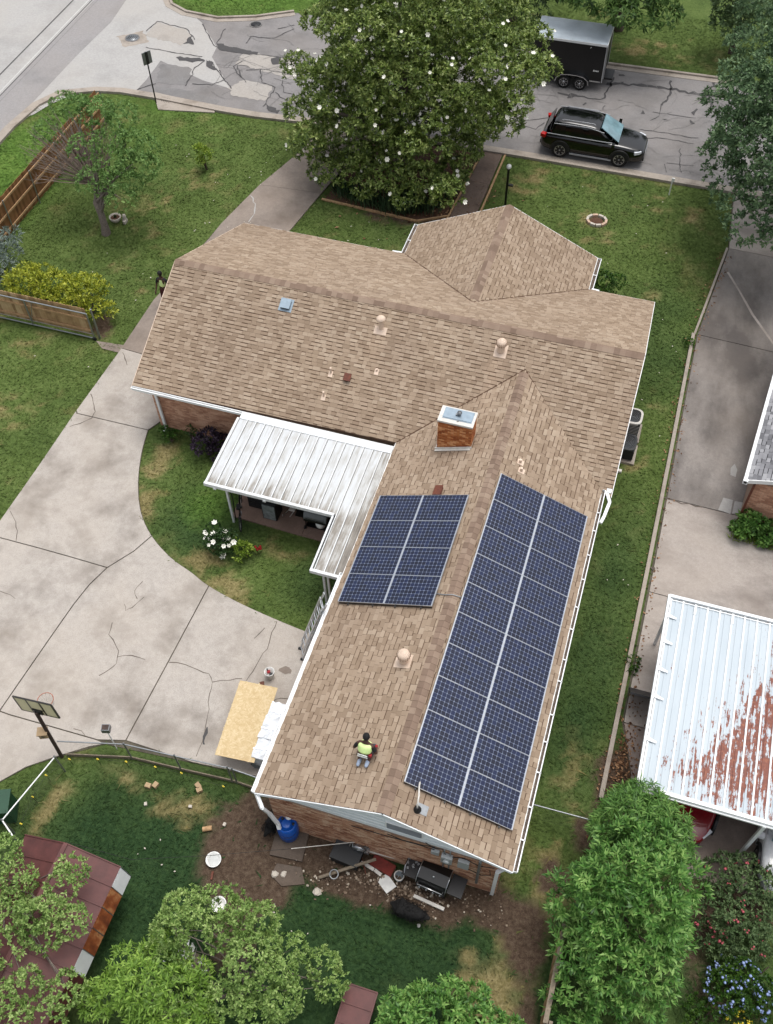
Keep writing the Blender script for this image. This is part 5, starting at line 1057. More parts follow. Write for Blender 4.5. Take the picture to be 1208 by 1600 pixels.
# --- grass blades over every lawn in view
g = rg(77); n_ = 260000
x = g.uniform(-34, 11, n_); y = g.uniform(-20, 37, n_)
x0_, y0_ = x, y; jx = .2*(vnoise(x*3.3, y*3.3)-.5)+.16*(g.random(n_)-.5)*(g.random(n_) < .35); jy = .2*(vnoise(x*3.3+50, y*3.3)-.5)+.16*(g.random(n_)-.5)*(g.random(n_) < .35); x, y = x+jx, y+jy; bad = inside(road_poly, x, y)
dpoly = [(v.co.x, v.co.y) for v in driveway.data.vertices]; bad |= inside(dpoly, x, y)
for o in (walk, patio, nd): bad |= inside([(v.co.x, v.co.y) for v in o.data.vertices], x, y)
bad |= inside([(X0+.5, .45), (3.3, .45), (3.3, 9.8), (X0+.5, 9.8)], x, y) | inside([(-3.25, YW+.3), (3.1, YW+.3), (3.1, .5), (-3.25, .5)], x, y) | inside([(-11.2, 15.6), (-6.3, 15.3), (-5.9, 21), (-11, 21)], x, y)
x, y = x0_, y0_; pxx = (np.stack([x, y, np.zeros(n_)], 1)-np.array(CC)); dep = pxx@np.array(CF); u_ = 604+CAMP['f']*(pxx@np.array(CR))/dep; v_ = 800-CAMP['f']*(pxx@np.array(CU))/dep
bad |= (u_ < -60) | (u_ > 1270) | (v_ < -60) | (v_ > 1680)
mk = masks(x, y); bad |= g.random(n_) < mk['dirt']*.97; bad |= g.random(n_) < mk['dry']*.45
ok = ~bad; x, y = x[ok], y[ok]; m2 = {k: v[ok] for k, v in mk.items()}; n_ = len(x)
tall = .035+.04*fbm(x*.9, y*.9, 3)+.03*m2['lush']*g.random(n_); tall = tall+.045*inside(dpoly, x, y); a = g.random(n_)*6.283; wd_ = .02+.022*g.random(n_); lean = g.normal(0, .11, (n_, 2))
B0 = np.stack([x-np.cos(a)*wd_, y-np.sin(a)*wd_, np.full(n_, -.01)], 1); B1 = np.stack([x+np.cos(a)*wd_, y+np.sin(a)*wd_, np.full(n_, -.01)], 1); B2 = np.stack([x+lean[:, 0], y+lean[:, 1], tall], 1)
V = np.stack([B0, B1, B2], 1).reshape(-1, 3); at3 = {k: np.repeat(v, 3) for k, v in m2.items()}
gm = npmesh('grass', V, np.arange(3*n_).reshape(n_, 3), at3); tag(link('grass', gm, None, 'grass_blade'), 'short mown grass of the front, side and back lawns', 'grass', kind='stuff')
# --- leaf litter and fallen petals
def scatter(name, n, cx, cy, sx, sy, mat, s, seed, label, cat, z=.02, three=False):
    r = rg(seed); b = MB()
    for i in range(n):
        p = Vector((cx+r.normal(0, sx), cy+r.normal(0, sy), z)); a = r.random()*6.28; l = s*r.uniform(.5, 1.4); d = Vector((math.cos(a), math.sin(a), r.normal(0, .3))); e = Vector((-d.y, d.x, r.normal(0, .3)))
        if three: h = l*.6; b.box(p+Vector((0, 0, h*.3)), (l, l*r.uniform(.5, 1), h), M=Matrix.Rotation(a, 3, 'Z')@Matrix.Rotation(r.normal(0, .5), 3, 'X'))
        else: b.add([p-d*l, p-e*l*.45+Vector((0, 0, .01)), p+d*l, p+e*l*.45+Vector((0, 0, .015))], [(0, 1, 2, 3)])
    return tag(b.build(name, mat), label, cat, kind='stuff')
scatter('leaf_litter', 900, -8.0, 16.9, 1.6, 1.0, 'litter', .09, 81, 'brown fallen leaves in the bed under the magnolia', 'leaf litter', .03)
scatter('leaf_litter', 420, 5.95, -8.2, .28, 1.0, 'litter', .05, 82, 'brown leaf litter between the boundary kerb and the carport', 'leaf litter', .06)
r = rg(83); b = MB()
for i in range(420):
    t_ = r.random(); y = -9+t_*26; xx = (5.66 if y < 11.2 else 5.66+(y-11.2)*.125)+r.choice([-.17, .2, .24])+r.normal(0, .08); l = .05*r.uniform(.4, 1.3); a = r.random()*6.28; d = Vector((math.cos(a), math.sin(a), .1)); e = Vector((-d.y, d.x, .1)); p = Vector((xx, y, .06)); b.add([p-d*l, p-e*l*.5, p+d*l, p+e*l*.5], [(0, 1, 2, 3)])
tag(b.build('kerb_litter', 'litter'), 'dead leaves lying along the boundary kerb', 'leaf litter', kind='stuff')
b = MB(); r = rg(84)
for (x0, x1, y0, y1, n) in ((-18, -14.5, 10, 17, 16), (-24, -15, 16, 20, 9), (-20, -17, 6, 10, 5), (3.8, 5.2, -8, 12, 11), (-2, 5, 13, 20, 8), (-12, -5, 12, 15, 10), (-8, 0, -16, -13, 14), (-24, -17, -3, 3, 8)):
    for i in range(n):
        p = Vector((r.uniform(x0, x1), r.uniform(y0, y1), .075)); a = r.random()*6.28; l = .038*r.uniform(.6, 1.3); d = Vector((math.cos(a), math.sin(a), .2)); e = Vector((-d.y, d.x, .1)); b.add([p-d*l, p-e*l*.6, p+d*l, p+e*l*.6], [(0, 1, 2, 3)])
tag(b.build('fallen_petals', 'pale_stone'), 'pale fallen petals and scraps scattered over the lawns', 'petals', kind='stuff')
# ================================================================== VEHICLES
def smooth_obj(o, lv=1):
    o.data.polygons.foreach_set('use_smooth', [True]*len(o.data.polygons)); md = o.modifiers.new('sub', 'SUBSURF'); md.levels = lv; md.render_levels = lv; return o
def loft(sections, closed=True):
    """sections: lists of equal length of points; caps the ends"""
    b = MB(); n = len(sections[0]); vs = [p for s_ in sections for p in s_]
    fs = [(i*n+k, i*n+(k+1) % n, (i+1)*n+(k+1) % n, (i+1)*n+k) for i in range(len(sections)-1) for k in range(n if closed else n-1)]
    fs += [tuple(range(n))[::-1], tuple((len(sections)-1)*n+k for k in range(n))]
    return b.add(vs, fs)
def wheel(par, x, y, r, wd, side, rim, spokes=7, tyre='rubber'):
    M = Matrix.Rotation(R_(90)*(-side), 3, 'X'); c = (x, y, r)
    t = MB().lathe(c, [(r*.66, -wd/2), (r*.93, -wd/2), (r, -wd*.32), (r, wd*.32), (r*.93, wd/2), (r*.66, wd/2), (r*.62, wd*.3), (r*.62, -wd/2)], 24, M=M).build('wheel', tyre, par, local=True)
    b = MB().lathe(c, [(r*.66, wd*.42), (r*.60, wd*.46), (r*.57, wd*.2), (.001, wd*.15)], 20, M=M, mi=1)
    b.lathe(c, [(r*.67, wd*.44), (r*.64, wd*.5), (r*.59, wd*.44)], 20, M=M); b.lathe(c, [(r*.16, wd*.15), (r*.15, wd*.42), (.001, wd*.46)], 10, M=M)
    for k in range(spokes):
        a = 2*math.pi*k/spokes+.2; d = M@Vector((math.cos(a), math.sin(a), 0)); ax = M@Vector((0, 0, 1))
        b.bar(Vector(c)+d*r*.12+ax*wd*.36, Vector(c)+d*r*.6+ax*wd*.42, r*.11, wd*.08, up=ax)
    b.build('rim', [rim, 'black_plastic'], t, local=True); return t
def mirror_strip(b, P, mi=0):
    b.add(P, [tuple(range(len(P)))], mi); Q = [(p[0], -p[1], p[2]) for p in P][::-1]; b.add(Q, [tuple(range(len(Q)))], mi)
def car(name, loc, rz, label, paint, L=5.0, Wd=1.92, H=1.75, suv=True, rim='steel', group=None, silver='car_trim'):
    t = thing(name, loc, label, 'car', group, rz); hl = L/2; w = Wd/2; r = .40 if suv else .33; gc = .24 if suv else .18
    belt = 1.10 if suv else .93; hood = 1.08 if suv else .90
    xs = ([(-hl, .42, .78, .74), (-hl+.06, .34, belt-.02, .86), (-hl+.35, gc, belt+.02, .97), (-1.0, gc, belt, 1.0), (.4, gc, belt-.02, 1.0), (1.15, gc, hood, .985), (1.7, gc, hood-.07, .95), (hl-.22, gc+.02, hood-.18, .86), (hl-.03, .32, .80, .70), (hl, .42, .70, .60)] if suv else
          [(-hl, .42, .72, .72), (-hl+.06, .32, .90, .84), (-hl+.55, gc, belt+.02, .95), (-.8, gc, belt+.01, 1.0), (.3, gc, belt-.02, 1.0), (1.1, gc, hood, .98), (1.7, gc, hood-.08, .93), (hl-.22, gc, hood-.18, .84), (hl-.03, .30, .68, .70), (hl, .40, .60, .60)])
    sec = []
    for x, zb, zt, k in xs:
        ww = w*k; h = zt-zb; half = [(ww*.90, zb), (ww*.985, zb+h*.12), (ww, zb+h*.5), (ww*.985, zb+h*.80), (ww*.93, zb+h*.94), (ww*.80, zt+.005), (ww*.4, zt+.03)]
        sec.append([(x, y, z) for y, z in half]+[(x, -y, z) for y, z in reversed(half)])
    body = loft(sec).build('body', paint, t, local=True); smooth_obj(body, 2)
    # greenhouse
    if suv: bot = (-hl+.20, 1.18); top = (-hl+.52, .22)
    else: bot = (-hl+.62, 1.05); top = (-hl+1.25, .15)
    wb, wt = w*.93, w*.74; g = []
    N_ = 7
    for i in range(N_+1):
        f = i/N_; xb_ = bot[0]+(bot[1]-bot[0])*f; xt_ = top[0]+(top[1]-top[0])*f; arch = .05*math.sin(math.pi*min(1, .15+f*.85)); zt = H-.06+arch-(.05 if f > .9 else 0)-(.03 if f < .1 else 0)
        zb_ = belt-.05
        half = [(wb, zb_, 0), (wb*.97, belt+.05, .08), (wt+.06, zt-.12, .85), (wt-.02, zt-.02, .97), (wt*.6, zt+.03, 1)]
        g.append([(xb_+(xt_-xb_)*k, y, z) for y, z, k in half]+[(xb_+(xt_-xb_)*k, -y, z) for y, z, k in reversed(half)])
    cab = loft(g).build('cabin', paint, t, local=True); smooth_obj(cab, 1)
    # glass, just proud of the pillars
    def P(f, k, s_, out=.012):   # f along, k height 0..1
        xb_ = bot[0]+(bot[1]-bot[0])*f; xt_ = top[0]+(top[1]-top[0])*f; z = belt+.07+(H-.20-belt)*k; y = (wb*.965+(wt+.055-wb*.965)*k)+out; return (xb_+(xt_-xb_)*(.1+.75*k), s_*y, z)
    wins = ((.05, .30), (.33, .62), (.65, .93)) if suv else ((.10, .50), (.54, .92))
    for s_ in (1, -1):
        for a, c in wins:
            q = [P(a+.03, .02, s_), P(c-.01, .02, s_), P(c-.02, .93, s_), P(a+.05, .93, s_)]
            b = MB(); b.add(q, [(0, 1, 2, 3)] if s_ > 0 else [(3, 2, 1, 0)]); b.add([Vector(p)+Vector((0, -s_*.03, -.005)) for p in q], [(3, 2, 1, 0)]); b.build('side_window', 'tint_glass', t, local=True)
        MB().tube([P(.03, -.03, s_, .015), P(.5, -.05, s_, .015), P(.97, -.04, s_, .015)], .022, 6).build('window_trim', silver, t, local=True)
        MB().tube([P(.04, 1.02, s_, .0), P(.3, 1.08, s_, -.01), P(.75, 1.09, s_, -.01), P(1.0, .85, s_, .012)], .018, 6).build('roof_trim', silver, t, local=True)
    zt = H-.05
    ws = [(bot[1]-.02, wb*.84, belt+.04), (bot[1]-.02, -wb*.84, belt+.04), (top[1]+.05, -wt*.86, zt-.04), (top[1]+.05, wt*.86, zt-.04)]; off = Vector((.045, 0, .035))
    MB().add([Vector(p)+off for p in ws], [(0, 3, 2, 1)]).add([Vector(p)+off*.4 for p in ws], [(0, 1, 2, 3)]).build('windscreen', 'windscreen_glass', t, local=True)
    rw = [(bot[0]+.02, wb*.80, belt+.08), (bot[0]+.02, -wb*.80, belt+.08), (top[0]-.04, -wt*.84, zt-.08), (top[0]-.04, wt*.84, zt-.08)]; off = Vector((-.05, 0, .02))
    MB().add([Vector(p)+off for p in rw], [(0, 1, 2, 3)]).add([Vector(p)+off*.4 for p in rw], [(3, 2, 1, 0)]).build('rear_window', 'tint_glass', t, local=True)
    wbx = 1.43
    for x in (-wbx, wbx):
        for s_ in (1, -1):
            wheel(t, x-.05, s_*(w-.10), r, .24, s_, rim)
            pts = [(x-.05+(r+.075)*math.cos(a), s_*(w+.005), r+(r+.075)*math.sin(a)) for a in [math.pi*k/10 for k in range(11)]]
            b = MB()
            for p, q in zip(pts, pts[1:]): b.bar(p, q, .05, .07, up=(0, 1, 0))
            ins = [(x-.05+(r+.05)*math.cos(a), s_*(w-.015), r+(r+.05)*math.sin(a)) for a in [math.pi*k/10 for k in range(11)]]
            b.add([(x-.05, s_*(w+.004), .26)]+[(p[0], s_*(w+.004), p[2]) for p in ins], [(0, k, k+1) if s_ < 0 else (0, k+1, k) for k in range(1, 11)]); b.build('wheel_arch', 'black_plastic', t, local=True)
    for s_ in (1, -1):
        MB().box((hl-.36, s_*w*.76, hood-.28), (.34, .22, .13), rz=-s_*.55).build('headlight', 'lamp_clear', t, local=True); MB().box((-hl+.14, s_*w*.86, belt-.08), (.24, .22, .16), rz=s_*.3).build('taillight', 'tail_red', t, local=True)
        MB().box((1.0, s_*(w+.10), belt+.06), (.14, .2, .14)).build('mirror', paint, t, local=True)
        MB().bar((-1.0, s_*(w+.0), gc+.07), (1.0, s_*(w+.012), gc+.08), .04, .07).build('sill_trim', silver, t, local=True)
        MB().tube([(-1.6, s_*wt*.82, H-.01), (-1.5, s_*wt*.82, H+.04), (-.1, s_*wt*.82, H+.05), (.0, s_*wt*.82, H)], .018, 6).build('roof_rail', silver if suv else paint, t, local=True)
        for x in (-.25, .75): MB().box((x-.35, s_*(w-.005), belt-.17), (.18, .03, .03)).build('door_handle', paint, t, local=True)
    b = MB()
    for k in range(4): b.box((hl-.015, 0, .55+k*.06), (.04, .9, .02))
    b.box((hl, 0, .62), (.03, .12, .12)); b.build('grille', 'steel', t, local=True)
    MB().box((-hl+.0, 0, .50), (.06, 1.2, .16)).build('bumper', 'black_plastic', t, local=True); MB().box((hl-.04, 0, .42), (.08, 1.3, .14)).build('bumper', 'black_plastic', t, local=True)
    return t
car('parked_suv', (-.62, 22.72, .016), 0.0, 'black SUV with chrome window trim parked along the near kerb', 'car_black')
# --- enclosed trailer
tr = thing('cargo_trailer', (-3.1, 29.05, .016), 'black enclosed cargo trailer with pale metal roof and two silver rimmed wheels', 'trailer', rz=.012)
hx, hy, z0, z1_ = 1.85, 1.0, .48, 2.42
MB().box((0, 0, (z0+z1_)/2), (2*hx, 2*hy, z1_-z0)).build('box_body', 'trailer_black', tr, local=True)
MB().box((0, 0, z1_+.03), (2*hx+.03, 2*hy+.03, .05)).build('trailer_roof', 'trailer_roof', tr, local=True)
for k in range(5): MB().box((-1.5+k*.75, 0, z1_+.06), (.04, 2*hy, .012)).build('roof_bow', 'trailer_roof', tr, local=True)
for s_ in (-1, 1): MB().box((0, s_*(hy+.018), z1_+.0), (2*hx+.06, .03, .11)).build('roof_trim', 'white_metal', tr, local=True); MB().box((hx+.02, s_*(hy+.0), (z0+z1_)/2), (.05, .05, z1_-z0)).build('corner_trim', 'alu', tr, local=True)
MB().box((hx+.025, 0, z1_), (.04, 2*hy+.06, .1)).build('roof_trim', 'white_metal', tr, local=True)
MB().box((hx+.015, 0, 1.4), (.03, 1.8, 1.75)).build('rear_ramp_door', 'trailer_black', tr, local=True)
for s_ in (-1, 1): MB().tube([(hx+.06, s_*.75, .55), (hx+.06, s_*.75, 2.3)], .02, 6).build('door_bar', 'alu', tr, local=True)
for s_ in (-1, 1):
    for x in (-.05, .78): wheel(tr, x-.0, s_*(hy+.08), .34, .22, s_, 'chrome', 8)
    pts = [(-.52, .34), (-.44, .58), (-.22, .74), (.12, .79), (.6, .79), (.94, .74), (1.16, .58), (1.24, .34)]; b = MB()
    for p, q in zip(pts, pts[1:]): b.bar((p[0], s_*(hy+.11), p[1]), (q[0], s_*(hy+.11), q[1]), .25, .035, up=(0, 0, 1) if abs(q[0]-p[0]) > .15 else (1, 0, 0))
    b.build('fender', 'chrome', tr, local=True); MB().box((1.52, s_*(hy+.02), z0+.03), (.55, .04, .07)).build('lower_trim', 'chrome', tr, local=True)
MB().box((0, 0, .42), (2*hx+1.0, .9, .1)).build('chassis', 'black_paint', tr, local=True)
b = MB()                        # pale italic maker's mark, too small to read in the photograph
for k, (dx, hgt) in enumerate(((0, .09), (.075, .07), (.15, .07), (.225, .07))):
    x = 1.35+dx; z = 1.02
    b.add([(x, -hy-.006, z), (x+.055, -hy-.006, z), (x+.075, -hy-.006, z+hgt), (x+.02, -hy-.006, z+hgt)], [(0, 1, 2, 3)])
b.build('side_mark', 'white_paint', tr, local=True); MB().bar((1.05, -hy-.012, 2.2), (1.1, -hy-.012, 2.26), .02, .02).build('side_light', 'white_paint', tr, local=True)
car('red_sedan', (7.95, -7.55, .05), R_(-97), 'red car under the rusty carport with only its nose showing', 'red_paint', 4.6, 1.8, 1.42, False)
car('white_sedan', (10.85, -8.35, .05), R_(-92), 'white car beyond the carport post at the right edge', 'car_white', 4.7, 1.84, 1.45, False)
# ================================================================== NEIGHBOUR
cp = thing('carport', (8.6, -6.5, 0), 'metal carport roof with flaking white paint and broad rust streaks', 'carport')
cx_a, cx_b, cy_a, cy_b = 6.15, 12.4, -9.55, -3.38; zc2 = lambda y: 2.58+.006*y
n = 17; pw = (cx_b-cx_a-.06)/n
for i in range(n):
    x = cx_a+.05+i*pw; MB().box((x+pw/2, (cy_a+cy_b)/2, 2.55), (pw-.004, cy_b-cy_a-.1, .012)).box((x+pw*.52, (cy_a+cy_b)/2, 2.566), (.05, cy_b-cy_a-.1, .02)).build('roof_panel', 'rusty_sheet', cp)
    MB().box((x+.02, (cy_a+cy_b)/2, 2.575), (.045, cy_b-cy_a-.1, .04)).build('rib', 'white_metal', cp)
for c, d in (((cx_a-.01, (cy_a+cy_b)/2, 2.56), (.07, cy_b-cy_a+.1, .16)), (((cx_a+cx_b)/2, cy_b+.02, 2.57), (cx_b-cx_a, .09, .15)), (((cx_a+cx_b)/2, cy_a-.03, 2.55), (cx_b-cx_a, .11, .17)), (((cx_a+cx_b)/2, cy_a-.10, 2.50), (cx_b-cx_a, .06, .06)), (((cx_a+cx_b)/2, cy_b-.10, 2.575), (cx_b-cx_a, .03, .05))): MB().box(c, d).build('edge_beam', 'white_metal', cp)
for k, y in enumerate((-4.1, -5.0, -5.95, -6.85, -8.2)):
    b = MB(); b.add([(cx_a+.02, y+.10, 2.60), (cx_a+.02, y-.03, 2.60), (cx_a+.30, y-.05, 2.60), (cx_a+.30, y+.01, 2.60), (cx_a+.02, y+.10, 2.64), (cx_a+.02, y-.03, 2.64), (cx_a+.30, y-.05, 2.62), (cx_a+.30, y+.01, 2.62)], [(4, 5, 6, 7), (1, 0, 3, 2), (0, 1, 5, 4), (2, 3, 7, 6), (1, 2, 6, 5), (3, 0, 4, 7)]); b.build('bracket', 'white_metal', cp)
for x in (6.95, 8.05): MB().box((x, cy_b-.25, 2.60), (.07, .35, .03)).build('strap', 'white_metal', cp)
for x, y in ((6.25, -9.3), (6.25, -3.6), (9.5, -9.65), (12.2, -9.3), (12.2, -3.6)): MB().box((x, y, 1.26), (.09, .09, 2.5)).build('post', 'white_metal', cp)
b = MB(); b.bar((6.22, -5.4, .05), (6.16, -6.2, 1.25), .06, 1.0, up=(1, 0, 0)); solo(b, 'leaning_board', 'black_plastic', (6.2, -5.8, .05), 'dark board leaning in the shade under the carport edge', 'board')
nh = thing('neighbour_house', (11, 6, 0), 'corner of the neighbour house with grey shingles and tan brick', 'house')
NX0, NX1, NY0, NY1, NZ, NS = 8.0, 15.0, 1.96, 12.0, 2.5, .40
MB().add([(NX0, NY0, NZ), (NX1, NY0, NZ+NS*(NX1-NX0)), (NX1, NY1, NZ+NS*(NX1-NX0)), (NX0, NY1, NZ), (NX0, NY0, NZ-.1), (NX1, NY0, NZ+NS*(NX1-NX0)-.1), (NX1, NY1, NZ+NS*(NX1-NX0)-.1), (NX0, NY1, NZ-.1)], [(0, 1, 2, 3), (7, 6, 5, 4), (0, 4, 5, 1), (3, 2, 6, 7), (0, 3, 7, 4), (1, 5, 6, 2)]).build('roof', 'dark_metal', nh)
nroof = bpy.data.objects['roof.001']; zn = lambda x, y: NZ+NS*(x-NX0)
nf = []; nc = []; shingle_face([(NX0, NY0), (NX1, NY0), (NX1, NY1), (NX0, NY1)], zn, (NX0, NY0), (0, 1), (1, 0), NS, nc, nf, 'grey_shingle')
nc.sort(key=lambda c: c[0])
for d_, fld, wd, th, M, mt_ in nc[:120]: place('shingle', shingle_mesh(wd, th, mt_), nroof, M)
for d_, fld, wd, th, M, mt_ in nc[120:]:
    L = EXPO-(.028 if th else .004); h = .022 if th else .009; x = wd/2-.003
    fld.add([M@Vector(p) for p in ((-x, 0, 0), (x, 0, 0), (x, L, 0), (-x, L, 0), (-x, 0, h), (x, 0, h), (x, L, .004), (-x, L, .004))], [(4, 5, 6, 7), (0, 1, 5, 4), (1, 2, 6, 5), (3, 0, 4, 7)])
for fld, mt_ in nf: fld.build('shingle_field', mt_, nroof, kind='stuff')
MB().bar((NX0, NY0-.015, NZ-.06), (NX1, NY0-.015, NZ+NS*(NX1-NX0)-.06), .03, .16).build('rake_board', 'white_paint', nh); q = MB(); q.bar((NX0-.06, NY0, NZ-.05), (NX0-.06, NY1, NZ-.05), .12, .10); q.build('gutter', 'white_metal', nh)
MB().box((NX0-.05, NY0-.06, NZ-.02), (.16, .12, .16)).build('gutter_end', 'white_metal', nh); MB().box((NX0-.05, NY0-.075, NZ-.0), (.09, .13, .09)).build('gutter_mouth', 'black_plastic', nh)
b = MB(); b.add([(8.3, 2.1, 0), (14.8, 2.1, 0), (14.8, 2.1, 4.9), (8.3, 2.1, 2.45), (8.3, 11.8, 0), (14.8, 11.8, 0), (14.8, 11.8, 4.9), (8.3, 11.8, 2.45)], [(0, 1, 2, 3), (5, 4, 7, 6), (4, 0, 3, 7), (1, 5, 6, 2)]); nw = b.build('wall', 'mortar', nh)
brick_face(nh, nw, (10.6, 2.089, 0), (-1, 0, 0), (0, -1, 0), 2.3, 2.45, 'brick_pink', 150); MB().box((8.27, 2.02, 1.2), (.07, .1, 2.3)).build('downspout', 'rust_brown', nh)
_c = Vector((NX0, NY0, 0)); nh.location = _c+Matrix.Rotation(R_(-6), 3, 'Z')@(nh.location-_c); nh.rotation_euler = (0, 0, R_(-6))
# ================================================================== FENCES
def board_mesh(name, wd, h, th, mat):
    k = wd/2; b = MB(); c = wd*.18; P = [(-k, 0), (k, 0), (k, h-c), (k-c, h), (-k+c, h), (-k, h-c)]
    n = 6; b.add([(x, 0, z) for x, z in P]+[(x, th, z) for x, z in P], [tuple(range(n)), tuple(range(n, 2*n))[::-1]]+[(i, i+n, (i+1) % n+n, (i+1) % n) for i in range(n)]); me = b.mesh(name); me.materials.append(MATS[mat]); return me
ff = thing('wooden_fence', (-24.75, 10, 0), 'brown board fence with pale rails running behind the half bare tree, far left', 'fence')
bm_ = board_mesh('board', .138, 1.8, .02, 'cedar'); y = 2.2
while y < 18.2: place('board', bm_, ff, Matrix.Translation((-24.8, y, .03+rs.uniform(-.02, .02)))@Matrix.Rotation(R_(90), 4, 'Z')); y += .143
for z in (.32, .98, 1.62):
    for k in range(7): MB().box((-24.73, 2.2+2.3*k+1.14, z), (.045, 2.28, .09)).build('rail', 'wood_rail', ff)
for k in range(8): MB().tube([(-24.66, 2.2+2.3*k, -.1), (-24.66, 2.2+2.3*k, 1.75)], .03, 8).build('post', 'galvanised', ff)
gt = thing('rolling_gate', (-20, 3.9, 0), 'grey framed gate with weathered tan boards at the left edge', 'gate')
bm_ = board_mesh('board', .138, 1.42, .02, 'tan_board'); x = -24.0
while x < -17.95: place('board', bm_, gt, Matrix.Translation((x, 3.98, .16+rs.uniform(-.015, .015)))); x += .142
for z in (.42, 1.05): MB().box((-20.95, 3.95, z), (6.0, .04, .08)).build('rail', 'wood_rail', gt)
def rod(name, a, b2, r, mat, par, seg=8): return MB().tube([a, b2], r, seg).build(name, mat, par)
rod('frame_tube', (-24, 3.86, 1.44), (-17.85, 3.86, 1.44), .032, 'galvanised', gt); rod('frame_tube', (-24, 3.86, .12), (-17.85, 3.86, .12), .032, 'galvanised', gt); rod('frame_tube', (-24, 3.86, .34), (-17.85, 3.86, .34), .012, 'galvanised', gt)
for x in (-23.2, -20.7, -17.85): rod('frame_tube', (x, 3.86, .12), (x, 3.86, 1.44), .032, 'galvanised', gt)
rod('brace', (-20.7, 3.84, .2), (-20.35, 3.84, 1.4), .015, 'galvanised', gt)
MB().lathe((-17.85, 3.86, .09), [(.001, -.03), (.09, -.03), (.09, .03), (.001, .03)], 12, M=Matrix.Rotation(R_(90), 3, 'X')).build('gate_wheel', 'rubber', gt)
rod('gate_post', (-17.72, 4.05, -.1), (-17.72, 4.05, 1.55), .04, 'galvanised', gt)
def chainlink(name, P, h, label, rail='galvanised', posts=None, cell=.09, z0=.05, mesh_mat='galvanised', top=True, skirt=None):
    P = [Vector((p[0], p[1], 0)) for p in P]; c = sum(P, Vector())/len(P); t = thing(name, c, label, 'fence'); b = MB()
    for a, d in zip(P, P[1:]):
        L = (d-a).length; n = int(L/cell); u = (d-a)/L; k = h-z0
        if top: MB().tube([a+Vector((0, 0, h)), d+Vector((0, 0, h))], .022, 6).build('top_rail', rail, t)
        for i in range(n):          # diagonal wires, both ways
            for s_ in (1, -1):
                x0 = i*cell; x1 = x0+s_*k*.9; q0, q1 = 0.0, 1.0
                if x1 < 0: q1 = x0/(x0-x1)
                if x1 > L: q1 = (L-x0)/(x1-x0)
                p0 = a+u*x0+Vector((0, 0, z0)); p1 = a+u*(x0+(x1-x0)*q1)+Vector((0, 0, z0+k*q1)); nrm = Vector((-u.y, u.x, 0))
                b.add([p0-Vector((0, 0, .004)), p1-Vector((0, 0, .004)), p1+Vector((0, 0, .004)), p0+Vector((0, 0, .004))], [(0, 1, 2, 3)])
        if skirt: MB().box((a+d)/2+Vector((0, 0, .08)), (L, .03, .17), rz=math.atan2(u.y, u.x)).build('base_board', skirt, t)
    b.build('wire_mesh', mesh_mat, t, kind='stuff')
    for p in (posts or P): MB().tube([(p[0], p[1], -.1), (p[0], p[1], h+.04)], .028, 8).lathe((p[0], p[1], h+.04), [(.034, 0), (.03, .03), (.001, .05)], 8).build('post', 'galvanised', t)
    return t
chainlink('chain_link_fence', [(-10.18, -12.64), (-8.24, -12.14), (-6.66, -12.03), (-4.96, -11.90), (-3.45, -11.95)], 1.1, 'chain link fence between the driveway and the back lawn', skirt='wood_grey', posts=[(-8.24, -12.14), (-6.66, -12.03), (-5.05, -11.9), (-4.9, -11.9), (-3.5, -11.95)])
chainlink('white_rail_fence', [(-10.0, -13.1), (-10.5, -15.2), (-9.9, -15.55)], 1.1, 'white railed wire fence from the hoop pole down to the left edge', 'white_paint')
chainlink('side_yard_fence', [(3.55, -10.35), (5.5, -10.3)], 1.1, 'short chain link fence closing the side yard behind the wing', 'galvanised')
wf = thing('garden_wire_fence', (-8, -12.5, 0), 'low wire fence with yellow insulators round the back lawn', 'fence')
W8 = [(-9.86, -12.85), (-9.05, -12.6), (-8.2, -12.42), (-7.3, -12.31), (-6.48, -12.25), (-5.13, -12.26), (-10.28, -13.5), (-10.33, -14.2), (-10.25, -15.0)]
for x, y in W8:
    MB().tube([(x, y, -.05), (x, y, .5)], .008, 5).build('stake', 'dark_metal', wf); MB().box((x, y, .46), (.035, .035, .08)).box((x+.025, y, .46), (.05, .025, .03)).build('insulator', 'yellow_plastic', wf)
b = MB()
for a, c in zip([W8[8], W8[7], W8[6]]+W8[:5], [W8[7], W8[6]]+W8[:6]): b.tube([(a[0], a[1], .46), (c[0], c[1], .46)], .004, 4)
b.build('fence_wire', 'dark_metal', wf)
gf = thing('grey_board_fence', (5.1, -15, 0), 'weathered grey board fence seen end on beneath the rosette tree', 'fence')
bm_ = board_mesh('board', .14, 1.5, .022, 'tan_board')
for k in range(16): place('board', bm_, gf, Matrix.Translation((5.08, -13.4-k*.146, .02))@Matrix.Rotation(R_(90), 4, 'Z'))
for z in (.4, 1.3): MB().box((5.13, -14.5, z), (.05, 2.4, .09)).build('rail', 'wood_grey', gf)
for y in (-13.4, -14.6, -15.7): MB().box((5.2, y, .75), (.09, .09, 1.55)).build('post', 'wood_grey', gf)
MB().box((5.07, -14.55, 1.54), (.12, 2.4, .03)).build('cap_board', 'wood_grey', gf)
